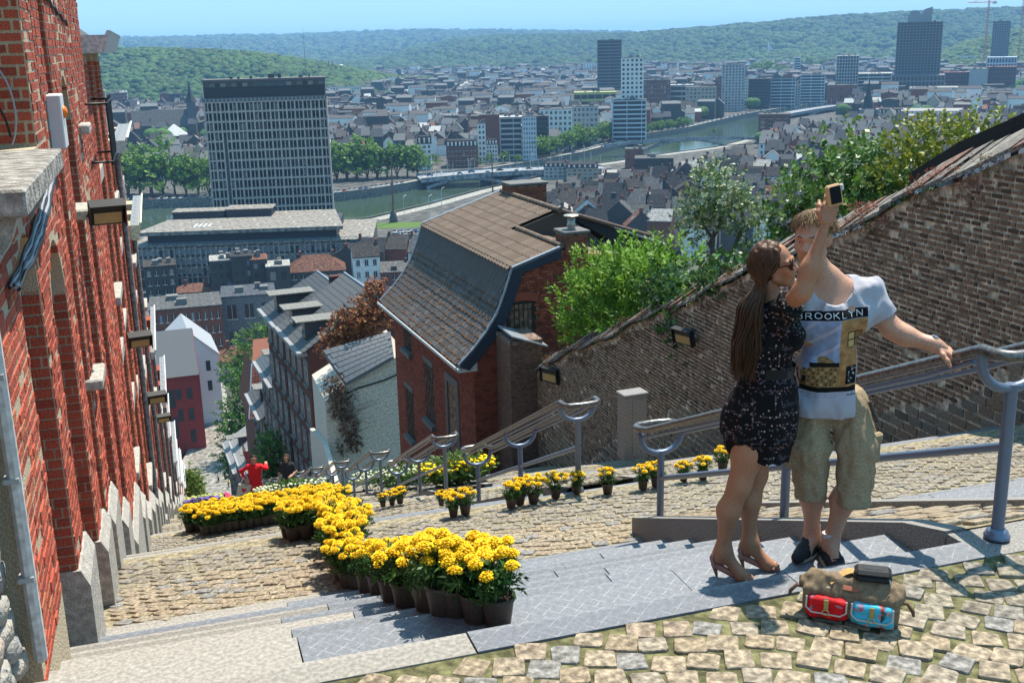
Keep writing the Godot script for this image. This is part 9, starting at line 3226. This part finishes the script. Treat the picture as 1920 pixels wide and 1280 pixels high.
	# sunglasses
	var Bh := Basis(hu.cross(hf).normalized(), hf.cross(hu.cross(hf)).normalized(), hf.normalized())
	g = G.new()
	for sd in [-1, 1]:
		var c := hc + Bh * V(sd * 0.034, 0.008, 0.094)
		var rim := []
		for k in 20:
			var w := TAU * k / 20.0
			rim.append(c + Bh * V(cos(w) * 0.031, sin(w) * 0.027 * (1.0 - 0.12 * sin(w)), -0.012 * absf(cos(w)) * (1 if sd * cos(w) > 0 else 0)))
		g.tube(rim, 0.0042, 6, true)
		g.tube([hc + Bh * V(sd * 0.064, 0.014, 0.082), hc + Bh * V(sd * 0.078, 0.014, 0.045), hc + Bh * V(sd * 0.080, 0.008, -0.02)], [0.007, 0.005, 0.004], 6)
	g.tube([hc + Bh * V(-0.006, 0.012, 0.099), hc + Bh * V(0.006, 0.012, 0.099)], 0.004, 6)
	var gl := part(t, "sunglasses", g, M("tortoiseshell", L(0.10, 0.025, 0.012), 0.25, "blotch", 14.0))
	g = G.new()
	for sd in [-1, 1]: g.sphere(hc + Bh * V(sd * 0.034, 0.008, 0.089), V(0.030, 0.026, 0.008), 14, 8, Bh)
	part(gl, "lens", g, M("sunglass lens", L(0.012, 0.012, 0.016), 0.05))
	# long hair
	var hm := M("dark brown hair", L(0.07, 0.033, 0.017), 0.5, "", 1.0)
	hm.metallic_specular = 0.3
	g = sdf([[hc + Bh * V(0, 0.042, -0.026), V(0.085, 0.094, 0.098), Bh], [hc + Bh * V(0, -0.02, -0.06), V(0.075, 0.10, 0.06), Bh]], 0.007, 90.0, 0.01, 22.0, func(p: Vector3) -> float:
		var w := Bh.transposed() * (p - hc)
		return maxf(w.z - 0.03 - w.y * 0.25, -1.0))
	var hp := part(t, "hair", g, hm)
	var paths := []
	for k in 800:
		var a := rf(-PI * 0.66, PI * 0.66) + PI
		var e := rf(-0.35, 1.4)
		var n := V(sin(a) * cos(e), sin(e), cos(a) * cos(e))
		var p0 := hc + Bh * (V(0, 0.035, -0.02) + n * V(0.084, 0.092, 0.096))
		var side := n.x
		var back := hc + Bh * V(side * 0.098, -0.07, -0.045 - 0.04 * (1.0 - absf(side)) - 0.025 * rng.randf())
		var endy := rf(1.12, 1.34)
		var w := rf(-1, 1)
		var e1 := V(0.0 + 0.035 * w + rf(-0.02, 0.02), 1.47, 0.03 + side * -0.10 + rf(-0.02, 0.03))
		var e2 := V(-0.025 + 0.05 * w + rf(-0.02, 0.02), 1.30, 0.06 + side * -0.085 + rf(-0.02, 0.03))
		var e3 := V(-0.04 + 0.055 * w, endy, 0.07 + side * -0.07 + rf(-0.02, 0.02))
		var c := Curve3D.new()
		c.add_point(p0, Vector3.ZERO, Bh * (n * 0.03 + V(0, -0.02, -0.03)))
		c.add_point(back, V(0.0, 0.05, 0), V(-0.01, -0.05, 0))
		c.add_point(e1, V(0, 0.05, 0), V(0, -0.05, 0)); c.add_point(e2, V(0.0, 0.05, 0), V(0, -0.05, 0)); c.add_point(e3, V(0.006, 0.05, 0), Vector3.ZERO)
		var pts := []
		for q in 17: pts.append(c.samplef(q / 4.0))
		paths.append(pts)
	strands(hp, "hair_strands", paths, 0.0042, hm)
	# the camera in the raised hand
	var cm := thing("compact_camera", "small tan and black compact camera held up in the raised hand", "camera", V(2.80, -2.8225, -4.90), TURN)
	var cc := wrR + V(0.035, 0.145, 0.0)
	var B := ry(10) * Basis(Vector3.BACK, 0.20)
	g = G.new()
	g.cbox(cc, V(0.078, 0.105, 0.03), 0.009, B)
	part(cm, "body", g, M("tan camera case", L(0.50, 0.28, 0.13), 0.4))
	g = G.new()
	g.cbox(cc + B * V(0.002, 0.004, 0.017), V(0.055, 0.085, 0.006), 0.003, B)
	part(cm, "screen", g, M("camera screen", L(0.01, 0.012, 0.016), 0.08))
	g = G.new()
	g.tube([cc + B * V(0, 0.0, -0.014), cc + B * V(0, 0, -0.034)], [0.024, 0.021], 16)
	part(cm, "lens", g, M("steel", L(0.5, 0.5, 0.52), 0.25, "", 1.0, "", 1.0, 0.9))
	g = G.new()
	g.cbox(cc + B * V(0.044, 0.03, 0.0), V(0.014, 0.03, 0.022), 0.004, B)
	part(cm, "grip", g, M("camera silver", L(0.55, 0.56, 0.58), 0.3))

# a smaller figure farther off: joints scaled to height, facing turn
func walker(label: String, at: Vector3, turn: float, dressc: Color, skinc: Color, hairc: Color, long_hair: bool, skirt: bool, stride: float, arms: Array, cell := 0.018, called := "person") -> Node3D:
	var t := thing(called, label, "person", at, turn)
	var hipY := 0.88
	var kR := V(-0.09, 0.50, stride * 0.6 + 0.03)
	var kL := V(0.09, 0.48, -stride * 0.25 + 0.03)
	var aR := V(-0.09, 0.09, stride * 0.75)
	var aL := V(0.09, 0.10, -stride * 0.8)
	var sR := V(-0.17, 1.38, 0)
	var sL := V(0.17, 1.38, 0)
	var b := [[V(-0.085, hipY, 0), kR, 0.085, 0.055], [V(0.085, hipY, 0), kL, 0.085, 0.055], [kR, aR, 0.055, 0.032], [kL, aL, 0.055, 0.032], [aR, aR + V(0, -0.06, 0.12), 0.035, 0.03], [aL, aL + V(0, -0.06, 0.12), 0.035, 0.03], [V(0, 1.38, 0), V(0, 1.5, 0.01), 0.055, 0.048], [V(0, 1.58, 0.01), V(0, 1.62, 0.0), 0.075, 0.09], [sR, arms[0], 0.045, 0.038], [arms[0], arms[1], 0.038, 0.028], [sL, arms[2], 0.045, 0.038], [arms[2], arms[3], 0.038, 0.028], [V(0, 0.95, 0), V(0, 1.3, 0), 0.10, 0.10]]
	for q in [[arms[0], arms[1]], [arms[2], arms[3]]]:
		var d: Vector3 = ((q[1] as Vector3) - (q[0] as Vector3)).normalized()
		for f in 4: b.append([q[1] + d * 0.03, q[1] + d * (0.13 + 0.01 * (f % 2)) + V(0.018 * (f - 1.5), 0, 0), 0.018, 0.010])
		b.append([q[1] + d * 0.02, q[1] + d * 0.07 + V(0.02, 0, 0.04), 0.014, 0.010])
	var key := str(skinc)
	part(t, "body", sdf(b, cell, 50.0), M("skin " + key, skinc, 0.55))
	var dm := M("cloth " + str(dressc), dressc, 0.85)
	var cl := [[V(-0.06, 1.0, 0), V(-0.08, 1.3, 0), 0.115, 0.12], [V(0.06, 1.0, 0), V(0.08, 1.3, 0), 0.115, 0.12], [V(0, 0.95, 0), V(0, 1.32, 0), 0.135, 0.135], [sR, sL, 0.068, 0.068], [sR, arms[0], 0.06, 0.052], [sL, arms[2], 0.06, 0.052]]
	if called == "person" and skirt and arms.size() > 4:
		cl.append([arms[0], (arms[0] as Vector3).lerp(arms[1], 0.85), 0.052, 0.044]); cl.append([arms[2], (arms[2] as Vector3).lerp(arms[3], 0.85), 0.052, 0.044])
	if skirt:
		cl.append([V(0, 0.95, 0), V(0, 0.8, 0.02), 0.145, 0.165]); cl.append([V(-0.05, 0.8, 0.04), V(-0.07, 0.62, stride * 0.4 + 0.03), 0.13, 0.125]); cl.append([V(0.05, 0.8, 0.0), V(0.07, 0.62, -stride * 0.15 + 0.02), 0.13, 0.12])
	else:
		cl.append([V(0, 0.9, 0), V(0, 1.0, 0), 0.13, 0.12])
	part(t, "clothes", sdf(cl, cell, 50.0, 0.02, 9.0, func(q: Vector3) -> float: return maxf((0.58 if skirt else 0.82) - q.y, 0.06 - V(q.x, q.y - 1.5, q.z).length())), dm)
	if not skirt:
		part(t, "trousers", sdf([[V(-0.085, hipY, 0), kR, 0.10, 0.07], [V(0.085, hipY, 0), kL, 0.10, 0.07], [V(-0.04, 0.9, 0), V(0.04, 0.9, 0), 0.12, 0.12], [kR, aR, 0.07, 0.05], [kL, aL, 0.07, 0.05]], cell, 60.0), M("dark trousers", L(0.03, 0.035, 0.05), 0.9))
	var hp := [[V(0, 1.645, -0.02), V(0, 1.62, -0.045), 0.095, 0.09]]
	if long_hair: hp.append([V(0, 1.6, -0.06), V(0, 1.25, -0.09), 0.08, 0.06])
	part(t, "hair", sdf(hp, cell * 0.8, 60.0, 0.015, 18.0), M("hair " + str(hairc), hairc, 0.5))
	return t

func people() -> void:
	man()
	woman()
	var ra := [V(-0.42, 1.22, -0.10), V(-0.26, 1.03, 0.14), V(0.36, 1.36, 0.16), V(0.33, 1.40, -0.05), 1]
	walker("person in a red dress climbing the stairs with a white tote bag", V(1.75, gy(-31.3), -31.3), -12, L(0.62, 0.012, 0.018), L(0.40, 0.2, 0.13), L(0.02, 0.012, 0.01), false, true, 0.3, ra, 0.014)
	var tb := thing("tote_bag", "white cotton tote bag with a red heart on the red-dressed person's arm", "bag", V(1.75, gy(-31.3), -31.3), -12)
	var g := G.new()
	g.cbox(V(-0.33, 0.70, 0.17), V(0.40, 0.44, 0.07), 0.03, Basis(Vector3.BACK, -0.22))
	part(tb, "bag", g, M("white canvas", L(0.58, 0.55, 0.47), 0.9, "soft", 3.0))
	g = G.new()
	g.tube([V(-0.42, 0.90, 0.17), V(-0.32, 1.10, 0.15), V(-0.2, 0.92, 0.17)], 0.012, 6)
	part(tb, "handle", g, M("white canvas", L(0.58, 0.55, 0.47), 0.9))
	g = G.new()
	var hp := PackedVector2Array()
	for k in 24:
		var w := TAU * k / 24.0
		hp.append(Vector2(pow(sin(w), 3) * 0.075, (13 * cos(w) - 5 * cos(2 * w) - 2 * cos(3 * w) - cos(4 * w)) * 0.0052))
	g.prism(hp, 0.006, Transform3D(Basis(Vector3.BACK, -0.22), V(-0.33, 0.74, 0.204)))
	part(tb, "heart", g, M("red print", L(0.55, 0.02, 0.08), 0.8))
	g = G.new()
	for k in 7: g.box(V(-0.40 + k * 0.025, 0.575 - k * 0.006, 0.212), V(0.014, 0.05, 0.006), Basis(Vector3.BACK, -0.22 + (k % 3 - 1) * 0.4))
	part(tb, "green_print", g, M("green print", L(0.2, 0.36, 0.06), 0.8), true)
	var ca := [V(-0.27, 1.12, 0.02), V(-0.22, 0.95, 0.2), V(0.3, 1.15, 0.05), V(0.2, 1.1, 0.26)]
	walker("person in black with long brown hair walking behind the railing", V(2.95, gy(-34.4), -34.4), -20, L(0.02, 0.02, 0.024), L(0.38, 0.2, 0.14), L(0.06, 0.03, 0.015), true, true, 0.22, ca, 0.02)
	walker("person with long hair sitting on the steps below the brick house", V(6.6, gy(-34.0) - 0.55, -34.0), 170, L(0.42, 0.33, 0.5), L(0.4, 0.22, 0.15), L(0.10, 0.05, 0.025), true, false, 0.1, [V(-0.25, 1.1, 0.05), V(-0.2, 0.9, 0.15), V(0.25, 1.1, 0.05), V(0.2, 0.9, 0.15)], 0.024)
	var st := [["yellow shirt", L(0.6, 0.45, 0.03), 5.9], ["white shirt", L(0.6, 0.58, 0.55), 6.9], ["pale pink top", L(0.55, 0.4, 0.4), 4.3], ["blue shirt", L(0.08, 0.14, 0.35), 6.3], ["black top", L(0.02, 0.02, 0.02), 5.5], ["light grey top", L(0.4, 0.4, 0.42), 6.7]]
	var zz := [-188.0, -186.0, -192.0, -194.5, -193.0, -190.5]
	for k in 6:
		walker("tiny person in a %s on the street at the foot of the stairs" % st[k][0], V(st[k][2], -74.2 - (absf(zz[k]) - 186) * 0.06, zz[k]), rf(0, 360), st[k][1], L(0.4, 0.22, 0.15), L(0.04, 0.025, 0.015), false, false, rf(0, 0.2), [V(-0.24, 1.1, 0.0), V(-0.22, 0.88, 0.08), V(0.24, 1.1, 0.0), V(0.22, 0.88, 0.08)], 0.045)
